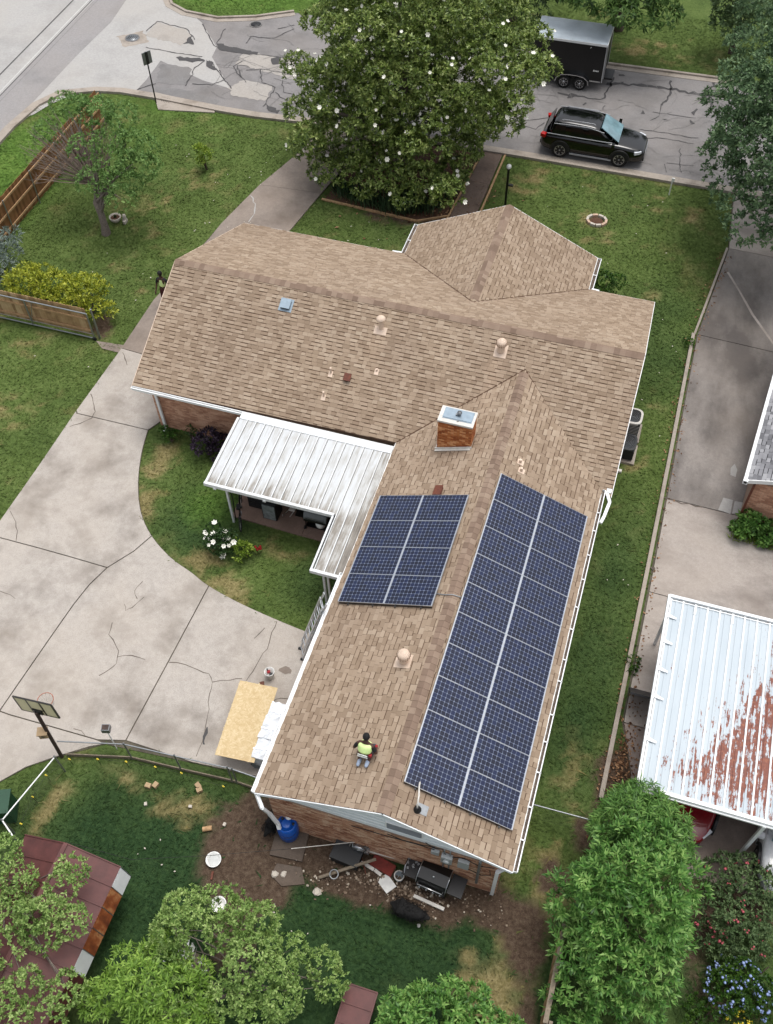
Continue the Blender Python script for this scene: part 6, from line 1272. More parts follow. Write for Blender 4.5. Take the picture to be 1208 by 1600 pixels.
# ================================================================== SHED AND SMALL ROOFS
sh = thing('metal_shed', (-7.9, -17.6, 0), 'maroon metal shed with a barn roof and rusty white lower slope', 'shed')
E0, E1 = (-15.55, -20.3); xr = -7.82; xe = -6.40; zr, ze, zl = 2.62, 2.0, 1.3
def quadslab(b, P, th=.02, mi=0):
    P = [Vector(p) for p in P]; n_ = (P[1]-P[0]).cross(P[2]-P[0]).normalized(); n_ = n_ if n_.z > 0 else -n_; Q = [p-n_*th for p in P]; k = len(P); b.add(P+Q, [tuple(range(k)), tuple(range(k, 2*k))[::-1]]+[(i, i+k, (i+1) % k+k, (i+1) % k) for i in range(k)], mi); return b
npan = 9; dy = (E1-E0)/npan
for i in range(npan):
    y0, y1 = E0+i*dy, E0+(i+1)*dy-.0
    for s_, xo in ((1, xe), (-1, 2*xr-xe)):
        quadslab(MB(), [(xr, y0, zr), (xo, y0, ze), (xo, y1+.006, ze), (xr, y1+.006, zr)]).build('roof_panel', 'maroon_metal', sh)
        MB().bar((xr, y0, zr+.012), (xo+s_*.01, y0, ze+.012), .03, .03).build('roof_rib', 'maroon_metal', sh)
        xl = xo+s_*.13
        quadslab(MB(), [(xo, y0, ze-.03), (xl, y0, zl), (xl, y1+.006, zl), (xo, y1+.006, ze-.03)]).build('lower_slope', 'white_metal' if i in (0, 4) else ('rusty_side' if s_ > 0 and i < 5 else 'maroon_metal'), sh)
        MB().bar((xo, y0, ze-.02), (xl, y0, zl), .02, .02).build('lower_rib', 'grey_metal', sh)
MB().bar((xr, E0, zr+.015), (xr, E1, zr+.015), .12, .02).build('ridge_cap', 'maroon_metal', sh)
b = MB(); xw = xe-.45
b.add([(2*xr-xw, E0-.08, 0), (xw, E0-.08, 0), (xw, E0-.08, zl), (xw, E0-.08, ze), (xr, E0-.08, zr-.04), (2*xr-xw, E0-.08, ze), (2*xr-xw, E0-.08, zl), (2*xr-xw, E1+.08, 0), (xw, E1+.08, 0), (xw, E1+.08, zl), (xw, E1+.08, ze), (xr, E1+.08, zr-.04), (2*xr-xw, E1+.08, ze), (2*xr-xw, E1+.08, zl)], [(0, 1, 2, 3, 4, 5, 6)[::-1], (7, 8, 9, 10, 11, 12, 13), (1, 8, 9, 2), (0, 6, 13, 7)]); b.build('wall', 'maroon_metal', sh)
ds = thing('small_maroon_roof', (.4, -16.9, 0), 'small maroon metal roof on a low hut at the bottom edge', 'hut')
xA, xB, yA, yB = .12, .92, -16.25, -17.6
for i in range(3):
    y0 = yA+(yB-yA)*i/3; y1 = yA+(yB-yA)*(i+1)/3
    quadslab(MB(), [(xA, y0, .98), (xB, y0, 1.04), (xB, y1, 1.04), (xA, y1, .98)]).build('roof_panel', 'maroon_metal', ds); MB().bar((xA, y0, .995), (xB, y0, 1.055), .03, .03).build('roof_rib', 'maroon_metal', ds)
MB().bar((xA, yA, .99), (xA, yB, .99), .03, .05).build('roof_trim', 'maroon_metal', ds); MB().bar((xB, yA, 1.05), (xB, yB, 1.05), .03, .05).build('roof_trim', 'maroon_metal', ds)
MB().box(((xA+xB)/2, (yA+yB)/2, .48), (.7, 1.25, .96)).build('wall', 'maroon_metal', ds)
# ================================================================== STREET AND YARD THINGS
def P3(p, z=0.0): q = at(p[0], p[1], z); return Vector((q.x, q.y, z))
# street sign seen from behind
t = thing('street_sign', (-23.05, 20.62, 0), 'grey back of a street sign on a dark post at the corner', 'sign')
rod('post', (-23.05, 20.62, -.1), (-23.05, 20.62, 2.75), .035, 'dark_metal', t); MB().box((-23.05, 20.67, 2.42), (.04, .50, .62), rz=-.55).build('sign_plate', 'grey_metal', t); MB().box((-23.02, 20.65, 2.42), (.03, .12, .62), rz=-.55).build('bracket', 'dark_metal', t)
t = thing('lamp_post', (-3.72, 17.45, 0), 'black yard lamp post with a white globe on the front lawn', 'lamp post')
rod('post', (-3.72, 17.45, -.05), (-3.72, 17.45, 1.85), .055, 'black_paint', t); MB().lathe((-3.72, 17.45, 1.85), [(.05, 0), (.075, .03), (.02, .06)], 10).build('collar', 'black_paint', t)
MB().lathe((-3.72, 17.45, 1.9), [(.03, 0), (.10, .05), (.12, .12), (.09, .2), (.001, .23)], 14).build('globe', 'enamel', t); MB().box((-3.55, 17.42, 1.1), (.2, .12, .07)).bar((-3.72, 17.45, 1.07), (-3.5, 17.42, 1.07), .02, .02).build('side_arm', 'black_paint', t)
t = thing('white_stake', (3.42, 20.35, 0), 'white marker stake standing in the lawn near the kerb', 'stake'); MB().tube([(3.42, 20.35, -.05), (3.42, 20.35, .75)], .03, 6).build('post', 'white_paint', t); MB().box((3.44, 20.35, .80), (.13, .06, .17)).build('marker_plate', 'white_paint', t)
# ring of edging stones round a stump
t = thing('stone_ring', (.55, 17.42, 0), 'ring of pale edging blocks in the front lawn', 'stone ring')
for k in range(10):
    a = 2*math.pi*k/10; MB().box((.55+.42*math.cos(a), 17.42+.36*math.sin(a), .06), (.23, .11, .12), rz=a+math.pi/2).build('edging_block', 'pale_stone' if k % 3 else 'pink_tan', t)
MB().lathe((.55, 17.42, .02), [(.3, 0), (.18, .05), (.001, .06)], 12).build('soil', 'mulch', t)
c = (-20.6, 11.2); t = thing('planter_pot', (*c, 0), 'grey stone planter bowl on the lawn by the half bare tree', 'planter'); MB().lathe((*c, 0), [(.14, 0), (.24, .12), (.28, .26), (.24, .26), (.2, .18)], 16).build('bowl', 'pale_stone', t); MB().lathe((*c, 0), [(.23, .2), (.001, .22)], 16).build('soil', 'mulch', t); foliage(t, 'plant', np.array([[c[0], c[1], .22]]*5), np.tile([0, 0, 1.], (5, 1)), 'rose_leaf', 6, .12, .05, .4, 1.3, 90)
c = (-20.18, 11.3); b = MB(); b.lathe((*c, 0), [(.12, 0), (.13, .1), (.08, .22), (.10, .30), (.07, .38), (.001, .42)], 12); b.box((c[0]+.06, c[1]-.1, .08), (.12, .22, .14)); solo(b, 'garden_ornament', 'pale_stone', (*c, 0), 'small pale stone ornament beside the planter bowl', 'ornament')
# air conditioners
for y, tone, lb, cat_h in ((5.2, 'ac_beige', 'air conditioner with a pale lid beside the house, nearer the street', .86), (4.1, 'ac_dark', 'low dark air conditioner on a pad beside the house, nearer the wing', .62)):
    t = thing('air_conditioner', (3.95, y, 0), lb, 'air conditioner'); h = cat_h
    MB().box((3.95, y, .04), (.95, .95, .1)).build('pad', 'kerb_concrete', t); MB().box((3.95, y, .09+h/2), (.72, .72, h-.1)).build('casing', 'ac_dark', t)
    b = MB()
    for k in range(9):
        for s_ in (-1, 1): b.box((3.95+s_*.365, y, .16+k*h*.09), (.012, .68, .02)); b.box((3.95, y+s_*.365, .16+k*h*.09), (.68, .012, .02))
    b.build('louvres', tone, t, kind='stuff')
    b = MB(); P = [(math.cos(a)*abs(math.cos(a))**-.45 if abs(math.cos(a)) > 1e-6 else 0, math.sin(a)*abs(math.sin(a))**-.45 if abs(math.sin(a)) > 1e-6 else 0) for a in [2*math.pi*k/28+.01 for k in range(28)]]
    n = 28; ro, ri = .40, .32
    b.add([(3.95+ro*x, y+ro*yy, h+z) for z in (0, .09) for x, yy in P]+[(3.95+ri*x, y+ri*yy, h+.10) for x, yy in P], [(i, (i+1) % n, n+(i+1) % n, n+i) for i in range(n)]+[(n+i, n+(i+1) % n, 2*n+(i+1) % n, 2*n+i) for i in range(n)]); b.build('top_rim', tone, t)
    b = MB(); b.add([(3.95+.325*x, y+.325*yy, h+.075) for x, yy in P], [tuple(range(n))]); b.build('fan_well', 'ac_dark', t)
    b = MB()
    for r in (.08, .14, .2, .26, .31): b.lathe((3.95, y, h+.085), [(r, 0), (r+.012, .006), (r, .012)], 20)
    b.build('fan_guard', 'grey_metal', t, kind='stuff')
b = MB()
for x, y in ((3.6, 3.35), (3.95, 3.3)): pass
for i, (x, y) in enumerate(((3.62, 3.25), (3.98, 3.2))): solo(MB().box((x, y, .05), (.14, .12, .1)), 'paving_stone', 'off_white', (x, y, 0), ('pale stone nearest the wall south of the air conditioners', 'pale stone on the grass south of the air conditioners')[i], 'stone')
# --- basketball hoop
t = thing('basketball_hoop', (-10.31, -12.73, 0), 'basketball hoop with a framed pale backboard on a rusty pole', 'basketball hoop')
bc = at(57, 1105, 2.75); top = bc+Vector((.0, -.10, -.15)); b = MB(); b.tube([(-10.31, -12.73, -.1), top.lerp(Vector((-10.31, -12.73, -.1)), .3), top], .055, 10); b.build('pole', 'pole_rust', t)
rzb = R_(4); Rb = Matrix.Rotation(rzb, 3, 'Z')
bb = MB().box(bc, (1.16, .03, .86), M=Rb).build('backboard', 'backboard_sheet', t)
b = MB()
for a, c2 in (((-.58, -.43), (.58, -.43)), ((.58, -.43), (.58, .43)), ((.58, .43), (-.58, .43)), ((-.58, .43), (-.58, -.43)), ((-.20, -.43), (-.20, .43)), ((.20, -.43), (.20, .43)), ((-.20, -.15), (.20, -.15))): b.bar(bc+Rb@Vector((a[0], -.0, a[1])), bc+Rb@Vector((c2[0], -.0, c2[1])), .05, .035, up=Rb@Vector((0, 1, 0)))
b.build('backboard_frame', 'black_paint', t)
b = MB(); rc2 = bc+Rb@Vector((.02, .36, -.26)); pts = [rc2+Vector((.23*math.cos(2*math.pi*k/18), .23*math.sin(2*math.pi*k/18), 0)) for k in range(19)]; b.tube(pts, .010, 6, cap=False); b.build('rim', 'orange_rim', t)
b = MB()
for k in range(12):
    a = 2*math.pi*k/12; a2 = a+.26
    for q in (1, -1): b.tube([rc2+Vector((.23*math.cos(a), .23*math.sin(a), 0)), rc2+Vector((.13*math.cos(a+q*.4), .13*math.sin(a+q*.4), -.38))], .004, 3, cap=False)
b.build('net', 'white_paint', t)
MB().bar(top, bc+Vector((.14, -.02, -.18)), .05, .05).bar(top, bc+Vector((-.14, -.02, -.18)), .05, .05).box(bc+Vector((.0, -.05, -.2)), (.3, .06, .2)).build('mounting_arm', 'black_paint', t)
_bp = at(68, 1146, 1.45); t = thing('wooden_box', (_bp.x, _bp.y, 1.3), 'small tan wooden box fixed to the basketball pole', 'box'); MB().box((_bp.x, _bp.y, 1.45), (.24, .22, .26), rz=.4).build('box', 'cardboard', t); MB().box((_bp.x, _bp.y, 1.59), (.3, .28, .03), rz=.4).build('lid', 'cardboard', t); MB().lathe((_bp.x+.04, _bp.y-.12, 1.45), [(.001, 0), (.05, .004), (.05, .0)], 10, M=Matrix.Rotation(R_(90), 3, 'X')).build('opening', 'black_paint', t)
c = (-8.83, -11.99); t = thing('flood_light', (*c, 0), 'small grey flood light on a thin white post by the fence', 'light'); rod('post', (*c, -.05), (-8.86, -11.95, 1.25), .018, 'white_paint', t); MB().box((-8.87, -11.93, 1.33), (.24, .2, .2), rz=.3).build('lamp_head', 'grey_metal', t); MB().box((-8.87, -11.93, 1.435), (.2, .16, .012), rz=.3).build('lamp_panel', 'pole_rust', t); MB().tube([(-8.85, -11.96, 1.15), (-8.75, -11.96, 1.18)], .015, 5).build('arm', 'white_paint', t)
# --- OSB sheet on trestles, wrapped pallet, bucket, board
P = [Vector((-5.79, -9.06, .80)), Vector((-4.64, -8.96, .80)), Vector((-4.47, -11.47, .80)), Vector((-5.72, -11.55, .80))]
u = (P[1]-P[0]).normalized(); v = Vector((u.y, -u.x, 0)); o = P[0]+Vector((.0, .0, 0)); o3 = P[0]
t = thing('strand_board', (-5.15, -10.25, .78), 'large sheet of oriented strand board lying level on the driveway', 'board')
rz_ = math.atan2(u.y, u.x); ctr = Vector((-5.15, -10.26, .79)); Rz = Matrix.Rotation(rz_, 3, 'Z')
MB().box(ctr, (1.21, 2.47, .014), M=Rz).build('sheet', 'osb', t)
b = MB(); r_ = random.Random(4)
for i in range(1500):
    p = ctr+Rz@Vector((r_.uniform(-.57, .57), r_.uniform(-1.2, 1.2), .008+i*5e-6)); a = r_.uniform(0, 3.14); l = r_.uniform(.03, .08); wd = r_.uniform(.008, .022); d = Vector((math.cos(a), math.sin(a), 0)); e = Vector((-d.y, d.x, 0)); b.add([p-d*l-e*wd, p+d*l-e*wd, p+d*l+e*wd, p-d*l+e*wd], [(0, 1, 2, 3)])
b.build('strands', 'osb', t, kind='stuff')
for k, yy in enumerate((-9.5, -11.0)):
    t = thing('sawhorse', (-5.15, yy, .04), ('sawhorse under the north end of the strand board', 'sawhorse under the south end of the strand board')[k], 'sawhorse'); MB().box((-5.15, yy, .74), (1.0, .09, .09)).build('beam', 'wood_grey', t)
    for sx_ in (-.42, .42):
        for sy in (-1, 1): MB().bar((-5.15+sx_, yy, .70), (-5.15+sx_*1.1, yy+sy*.25, .05), .07, .04, up=(1, 0, 0)).build('leg', 'wood_grey', t)
b = MB().bar((-5.42, -8.62, .06), (-5.22, -8.93, .55), .14, .03); solo(b, 'brown_plank', 'rust_brown', (-5.35, -8.7, .05), 'short brown plank propped at the head of the strand board', 'plank')
c = (-5.22, -8.37); t = thing('bucket', (*c, .045), 'white bucket holding a red tool, beside the strand board', 'bucket'); MB().lathe((*c, .045), [(.001, .0), (.125, 0), (.155, .36), (.165, .36), (.165, .385), (.15, .385), (.12, .04), (.001, .03)], 20).build('pail', 'enamel', t)
b = MB()
for k in range(13): a = math.pi*k/12; b.tube([(c[0]+.165*math.cos(a), c[1]-.165*math.sin(a)*.5, .40-.14*math.sin(a)), (c[0]+.165*math.cos(a+.26), c[1]-.165*math.sin(a+.26)*.5, .40-.14*math.sin(a+.26))], .005, 4) if k < 12 else None
b.build('handle', 'steel', t)
b = MB().box((c[0]-.04, c[1]+.02, .34), (.1, .08, .1), rz=.4).box((c[0]+.05, c[1]-.03, .30), (.08, .12, .08), mi=1).tube([(c[0]-.02, c[1], .3), (c[0]-.1, c[1]+.06, .45)], .018, 6, mi=1); solo(b, 'hand_tool', ['cloth_red', 'black_plastic'], (*c, .1), 'red and black tool sticking out of the white bucket', 'tool')
sheet('oil_stain', rough([(-4.85+.2*math.cos(a), -8.0+.12*math.sin(a)) for a in [2*math.pi*k/14 for k in range(14)]], .025, 3), .0545, 'front_drive_concrete', driveway)
t = thing('pallet', (-4.25, -10.5, .04), 'grey slatted pallet under the plastic wrapped stack', 'pallet')
for k in range(9): MB().box((-4.3, -9.55-k*.21, .16), (.62, .11, .022), rz=-.07).build('slat', 'louvre_grey', t)
for x in (-4.55, -4.3, -4.05): MB().box((x, -10.4, .095), (.06, 1.85, .1)).build('stringer', 'louvre_grey', t)
for k in range(5): MB().box((-4.3, -11.36, .22+k*.07), (.62, .03, .035), rz=-.07).build('end_slat', 'louvre_grey', t)
t = thing('wrapped_stack', (-4.3, -10.35, .18), 'stack of goods wrapped in crinkled white plastic beside the strand board', 'wrapped stack')
for j, (yc, ln, hh) in enumerate(((-9.75, .62, .62), (-10.35, .66, .72), (-10.98, .64, .66))):
    bm = bmesh.new(); bmesh.ops.create_cube(bm, size=1); bmesh.ops.subdivide_edges(bm, edges=bm.edges[:], cuts=5, use_grid_fill=True); r_ = random.Random(j)
    for vv in bm.verts:
        k = Vector((vv.co.x*.58, vv.co.y*ln, vv.co.z*hh)); n_ = math.sin(k.x*23+j)*math.sin(k.y*19+1.7*j)*math.cos(k.z*17); vv.co = Vector((-4.33+(-.04*(yc+10.3)), yc, .2+hh/2))-Vector((-4.3, -10.35, .18))+k*(1+.03*n_)+Vector((r_.gauss(0, .012), r_.gauss(0, .012), r_.gauss(0, .014)))
        vv.co -= Vector((vv.co.x*abs(vv.co.z-.3)*.05, 0, 0))
    me = bpy.data.meshes.new('wrapped_bundle'); bm.to_mesh(me); bm.free(); o_ = link('wrapped_bundle', me, t, 'pallet_wrap'); o_.data.polygons.foreach_set('use_smooth', [False]*len(me.polygons))
    MB().box((-4.33, yc, .2+hh+.005), (.6, .05, .012), rz=.1*j).build('strap', 'alu', t)
# --- ladder leaning on the eave
A, B = Vector((-4.58, -7.32, .045)), Vector((-3.76, -6.72, 2.95)); d = (B-A).normalized(); sdv = Vector((d.y, -d.x, 0)).normalized()*-.2; sdv = Vector((-.5, .85, 0)).normalized()*.2
t = thing('extension_ladder', A, 'aluminium extension ladder leaning on the wing gutter', 'ladder')
for s_ in (-1, 1): MB().bar(A+sdv*s_, B+sdv*s_, .03, .08, up=sdv).build('rail', 'alu', t); MB().box(A+sdv*s_+Vector((0, 0, .03)), (.09, .07, .06)).build('foot', 'rubber', t)
for k in range(9): p = A+(B-A)*((k+.6)/9.6); MB().tube([p-sdv, p+sdv], .016, 6).build('rung', 'alu', t)
off = d.cross(sdv).normalized()*.07
for s_ in (-1, 1): MB().bar(A+d*.5+sdv*s_*.88+off, B-d*.2+sdv*s_*.88+off, .025, .07, up=sdv).build('fly_rail', 'alu', t)
for k in range(7): p = A+d*.7+(B-A)*(k*.115)+off; MB().tube([p-sdv*.88, p+sdv*.88], .016, 6).build('fly_rung', 'alu', t)
# --- things under the patio cover
def bicycle(loc, rz):
    t = thing('bicycle', loc, 'dark bicycle parked beside the patio cover post', 'bicycle', rz=rz)
    for x in (-.52, .52):
        b = MB(); pts = [(x+.33*math.cos(2*math.pi*k/22), 0, .34+.33*math.sin(2*math.pi*k/22)) for k in range(23)]; b.tube(pts, .018, 6, cap=False); w_ = b.build('wheel', 'rubber', t, local=True); b = MB()
        for k in range(12): b.tube([(x, 0, .34), (x+.31*math.cos(math.pi*k/6), 0, .34+.31*math.sin(math.pi*k/6))], .003, 3, cap=False)
        b.build('spokes', 'steel', w_, local=True)
    b = MB(); b.tube([(-.52, 0, .34), (-.1, 0, .32), (-.2, 0, .75), (-.52, 0, .34)], .014, 6).tube([(-.1, 0, .32), (.38, 0, .72), (-.18, 0, .70)], .016, 6).tube([(.52, 0, .34), (.36, 0, .85)], .014, 6); b.build('frame', 'black_paint', t, local=True)
    MB().tube([(.36, 0, .85), (.33, 0, .98)], .013, 6).tube([(.30, -.28, 1.0), (.36, -.1, .99), (.36, .1, .99), (.30, .28, 1.0)], .013, 6).build('handlebar', 'steel', t, local=True); MB().box((-.24, 0, .88), (.24, .13, .05)).tube([(-.2, 0, .7), (-.23, 0, .87)], .012, 6).build('saddle', 'black_plastic', t, local=True)
    MB().lathe((-.1, -.03, .32), [(.001, 0), (.09, 0), (.09, .01)], 14, M=Matrix.Rotation(R_(90), 3, 'X')).build('chainring', 'steel', t, local=True)
bicycle((-8.55, -2.75, .03), R_(112))
c = (-8.05, -1.95); t = thing('storage_box', (*c, .06), 'black lidded storage box on the patio behind the bicycle', 'box'); MB().box((*c, .42), (.8, .65, .7)).build('box', 'black_plastic', t); MB().box((*c, .80), (.86, .71, .08)).build('lid', 'ac_dark', t)
for k in range(4): MB().box((c[0], c[1]-.33, .2+k*.13), (.74, .02, .03)).build('box_rib', 'ac_dark', t)
c = (-7.5, -2.35); t = thing('grey_cabinet', (*c, .06), 'mottled grey cabinet with black sides standing on the patio', 'cabinet'); MB().box((*c, .5), (.52, .52, .86)).build('case', 'black_plastic', t); MB().box((c[0], c[1]-.268, .5), (.46, .02, .78)).build('front', 'cabinet_grey', t); MB().box((*c, .945), (.55, .55, .03)).build('top', 'ac_dark', t); MB().lathe((c[0], c[1], .96), [(.16, 0), (.16, .03), (.001, .035)], 16).build('top_vent', 'black_plastic', t)
for sx_ in (-.2, .2): MB().lathe((c[0]+sx_, c[1]-.2, .06), [(.03, 0), (.03, .03)], 8).build('castor', 'rubber', t)
c = (-6.85, -1.9); t = thing('hand_cart', (*c, .06), 'small cart with dark wheels on the patio between cabinet and grill', 'cart')
for s_ in (-.13, .13): MB().lathe((c[0]+s_, c[1], .18), [(.001, -.03), (.12, -.03), (.12, .03), (.001, .03)], 14, M=Matrix.Rotation(R_(90), 3, 'Y')).build('wheel', 'rubber', t)
MB().tube([(c[0]-.1, c[1], .18), (c[0]-.25, c[1]-.5, .15), (c[0]-.25, c[1]-.5, .25)], .015, 6).tube([(c[0]+.1, c[1], .18), (c[0], c[1]-.45, .15)], .015, 6).box((c[0], c[1]-.1, .25), (.22, .3, .05)).build('frame', 'off_white', t)
t = thing('gas_grill', (-5.75, -2.3, .06), 'gas grill with grey lid and black cart under the patio cover', 'grill')
gx, gy = -5.75, -2.35
b = MB(); P = [(-.30, .72), (-.30, .86), (-.22, 1.0), (-.02, 1.08), (.18, 1.02), (.27, .88), (.27, .72)]; n = len(P); b.add([(gx-.42, gy+y, z) for y, z in P]+[(gx+.42, gy+y, z) for y, z in P], [(i, (i+1) % n, n+(i+1) % n, n+i) for i in range(n)]+[tuple(range(n))[::-1], tuple(range(n, 2*n))]); b.build('lid', 'louvre_grey', t)
MB().tube([(gx-.34, gy-.36, .84), (gx+.34, gy-.36, .84)], .014, 6).build('lid_handle', 'dark_metal', t); MB().box((gx, gy-.02, .66), (.86, .56, .12)).build('firebox', 'black_paint', t); MB().box((gx, gy, .2), (.8, .46, .03)).build('shelf', 'black_paint', t)
for a in (-.40, .40):
    for c2 in (-.22, .22): MB().bar((gx+a, gy+c2, .06), (gx+a*.95, gy+c2, .62), .035, .035).build('leg', 'black_paint', t)
for a in (-.43, .43): MB().lathe((gx+a, gy-.24, .13), [(.001, -.025), (.07, -.025), (.07, .025), (.001, .025)], 12, M=Matrix.Rotation(R_(90), 3, 'Y')).build('wheel', 'rubber', t)
for s_ in (-1, 1): MB().box((gx+s_*.6, gy, .70), (.32, .5, .04)).build('side_shelf', 'black_paint', t)
c = (gx+.12, gy-.1); t = thing('propane_tank', (*c, .215), 'white propane tank on the lower shelf of the patio grill', 'gas tank'); MB().lathe((*c, .215), [(.10, 0), (.11, .03), (.17, .07), (.185, .16), (.17, .26), (.08, .31), (.001, .32)], 18).build('tank', 'enamel', t); MB().lathe((*c, .50), [(.09, .0), (.10, .1), (.09, .1)], 14).build('collar', 'enamel', t); MB().tube([(*c, .52), (*c, .60)], .025, 6).build('valve', 'dark_metal', t)
# --- blue barrel and pad
c = (-2.86, -12.86); t = thing('rain_barrel', (*c, .08), 'blue plastic barrel under the downspout at the wing corner', 'barrel')
MB().lathe((*c, .08), [(.001, 0), (.25, 0), (.285, .05), (.295, .3), (.305, .32), (.295, .34), (.30, .55), (.308, .57), (.30, .59), (.285, .80), (.25, .86), (.23, .87), (.23, .845), (.001, .84)], 26).build('drum', 'blue_plastic', t)
MB().lathe((c[0]+.0, c[1]-.02, .92), [(.14, 0), (.14, .05), (.12, .06), (.001, .06)], 18).build('bung_cap', 'blue_plastic', t)
for a in (2.6, .2): MB().lathe((c[0]+.19*math.cos(a), c[1]+.19*math.sin(a), .925), [(.045, 0), (.045, .02), (.001, .02)], 10).build('bung_hole', 'black_plastic', t)
MB().lathe((c[0]+.0, c[1]+.17, .925), [(.07, 0), (.09, .03), (.08, .07), (.001, .09)], 12).build('white_cap', 'enamel', t)
solo(MB().box((-2.75, -13.15, .04), (.95, .8, .08), rz=.1), 'concrete_pad', 'dirty_concrete', (-2.75, -13.15, 0), 'square concrete pad beneath the blue barrel', 'slab')
solo(MB().slab([(-2.9, -13.75), (-2.2, -13.65), (-1.95, -14.05), (-2.55, -14.3), (-2.95, -14.1)], -.03, .045), 'flat_stone', 'dirty_concrete', (-2.5, -13.9, 0), 'flat grey stone in the dirt in front of the barrel pad', 'stone')
b = MB(); b.lathe((-3.3, -12.62, 2.28), [(.05, 0), (.08, .05), (.06, .1), (.001, .12)], 10).box((-3.42, -12.6, 2.33), (.12, .1, .1)).box((-3.22, -12.6, 2.36), (.1, .08, .08), mi=1); b.build('security_light', ['white_metal', 'black_plastic'], house)
# --- junk along the rear wall
c = P3((545, 1325), .3); t = thing('tool_chest', (-1.05, -13.0, 0), 'dark grey plastic chest against the rear brick wall', 'chest'); MB().box((-1.05, -12.98, .19), (.78, .52, .38), rz=-.08).build('box', 'ac_dark', t); MB().box((-1.05, -12.98, .40), (.84, .58, .06), rz=-.08).build('lid', 'ac_dark', t)
t = thing('pump_motor', (-.75, -12.72, .43), 'tangle of grey pump and pipe fittings on the dark chest', 'pump'); b = MB(); r_ = random.Random(6); b.lathe((-.75, -12.78, .52), [(.001, -.16), (.09, -.16), (.1, 0), (.09, .14), (.001, .16)], 12, M=Matrix.Rotation(R_(90), 3, 'Y')); b.box((-.52, -12.8, .5), (.14, .14, .16)); b.build('motor', 'steel', t)
for k in range(7): a = Vector((-.98+r_.random()*.55, -12.86+r_.random()*.2, .46+r_.random()*.1)); MB().tube([a, a+Vector((r_.gauss(0, .1), r_.gauss(0, .08), .1)), a+Vector((r_.gauss(0, .14), r_.gauss(0, .1), .14))], .02, 6).build('fitting', 'galvanised', t)
t = thing('fence_post_pole', (-.75, -13.2, 0), 'weathered round pole lying across the junk by the wall', 'pole'); MB().tube([(-1.62, -13.78, .10), (-.2, -12.95, .56)], [.05, .045], 8).build('shaft', 'wood_grey', t)
b = MB(); pts = [(-1.22+.12*math.cos(2*math.pi*k/14), -13.62+.12*math.sin(2*math.pi*k/14), .30+.03*math.sin(2*math.pi*k/14)) for k in range(15)]; b.tube(pts, .02, 6, cap=False); solo(b, 'steel_ring', 'galvanised', (-1.22, -13.62, .25), 'galvanised ring hooked over the lying pole', 'ring')
for i, (a, c2, lb) in enumerate((((-.62, -12.72, .30), (.38, -12.66, .28), 'long white plank lying along the rear brick wall'), ((-.62, -13.02, .12), (-.22, -13.12, .10), 'short white plank end beside the red board'), ((-.2, -13.12, .11), (.02, -13.2, .10), 'white block in line with the short white plank'))): solo(MB().bar(a, c2, .09, .05), 'white_plank', 'off_white', (Vector(a)+Vector(c2))/2-Vector((0, 0, .03)), lb, 'plank')
solo(MB().bar((-.35, -12.86, .12), (.32, -13.0, .08), .34, .05), 'red_board', 'red_board', (0, -12.93, .05), 'dark red board lying by the rear wall', 'board')
solo(MB().bar((.05, -13.22, .02), (.42, -13.5, .10), .34, .02), 'metal_cover', 'enamel', (.25, -13.35, .02), 'chipped white sheet lying on the rubble', 'panel')
t = thing('plastic_tub', (.52, -13.05, 0), 'clear plastic tub among the rubble by the grill', 'tub'); MB().lathe((.52, -13.1, .02), [(.001, 0), (.11, 0), (.14, .22), (.15, .22), (.12, .03)], 14).build('tub_wall', 'clear_plastic', t); MB().lathe((.52, -13.1, .235), [(.15, 0), (.15, .02), (.12, .02)], 14).build('tub_rim', 'off_white', t)
solo(MB().tube([(-.65, -12.9, .05), (-.52, -13.1, .32), (-.4, -13.3, .1)], .015, 6), 'bent_pipe', 'rust_brown', (-.52, -13.1, .02), 'rusty bent pipe sticking out of the junk', 'pipe')
# barbecue smoker
t = thing('barbecue', (1.5, -12.95, 0), 'large black barbecue with a chrome lid handle outside the rear wall', 'grill', rz=-.10)
P = [(-.34, .62), (-.37, .80), (-.27, .98), (.02, 1.06), (.25, .98), (.30, .82), (.30, .62)]; n = len(P); b = MB(); b.add([(-.42, y, z) for y, z in P]+[(.42, y, z) for y, z in P], [(i, (i+1) % n, n+(i+1) % n, n+i) for i in range(n)]+[tuple(range(n))[::-1], tuple(range(n, 2*n))]); o_ = b.build('lid', 'black_paint', t, local=True)
MB().tube([(-.36, -.34, .82), (-.36, -.42, .85), (.36, -.42, .85), (.36, -.34, .82)], .016, 6).build('lid_handle', 'chrome', t, local=True)
for s_ in (-1, 1):
    b = MB(); b.tube([(s_*.425, y, z+.005) for y, z in P[1:6]], .013, 5); b.build('lid_edge', 'steel', t, local=True); MB().box((s_*.66, -.02, .72), (.42, .56, .05)).build('side_shelf', 'black_plastic', t, local=True)
MB().lathe((0, 0, 0), [(.001, 0), (.035, .0), (.035, .004), (.001, .005)], 14, M=Matrix.Rotation(R_(35), 3, 'X')).build('lid_badge', 'steel', t, local=True).location = (0, -.13, 1.038)
MB().box((0, 0, .60), (.84, .6, .10)).build('firebox', 'black_paint', t, local=True); MB().box((0, -.36, .56), (.8, .05, .12)).build('control_panel', 'ac_dark', t, local=True)
for k in range(4): MB().lathe((-.3+k*.2, -.39, .56), [(.028, 0), (.024, .03), (.001, .03)], 8, M=Matrix.Rotation(R_(90), 3, 'X')).build('knob', 'steel', t, local=True)
for a in (-.38, .38):
    for c2 in (-.26, .26): MB().box((a, c2, .28), (.05, .05, .56)).build('leg', 'black_paint', t, local=True)
MB().box((0, 0, .14), (.8, .56, .03)).build('bottom_shelf', 'black_paint', t, local=True)
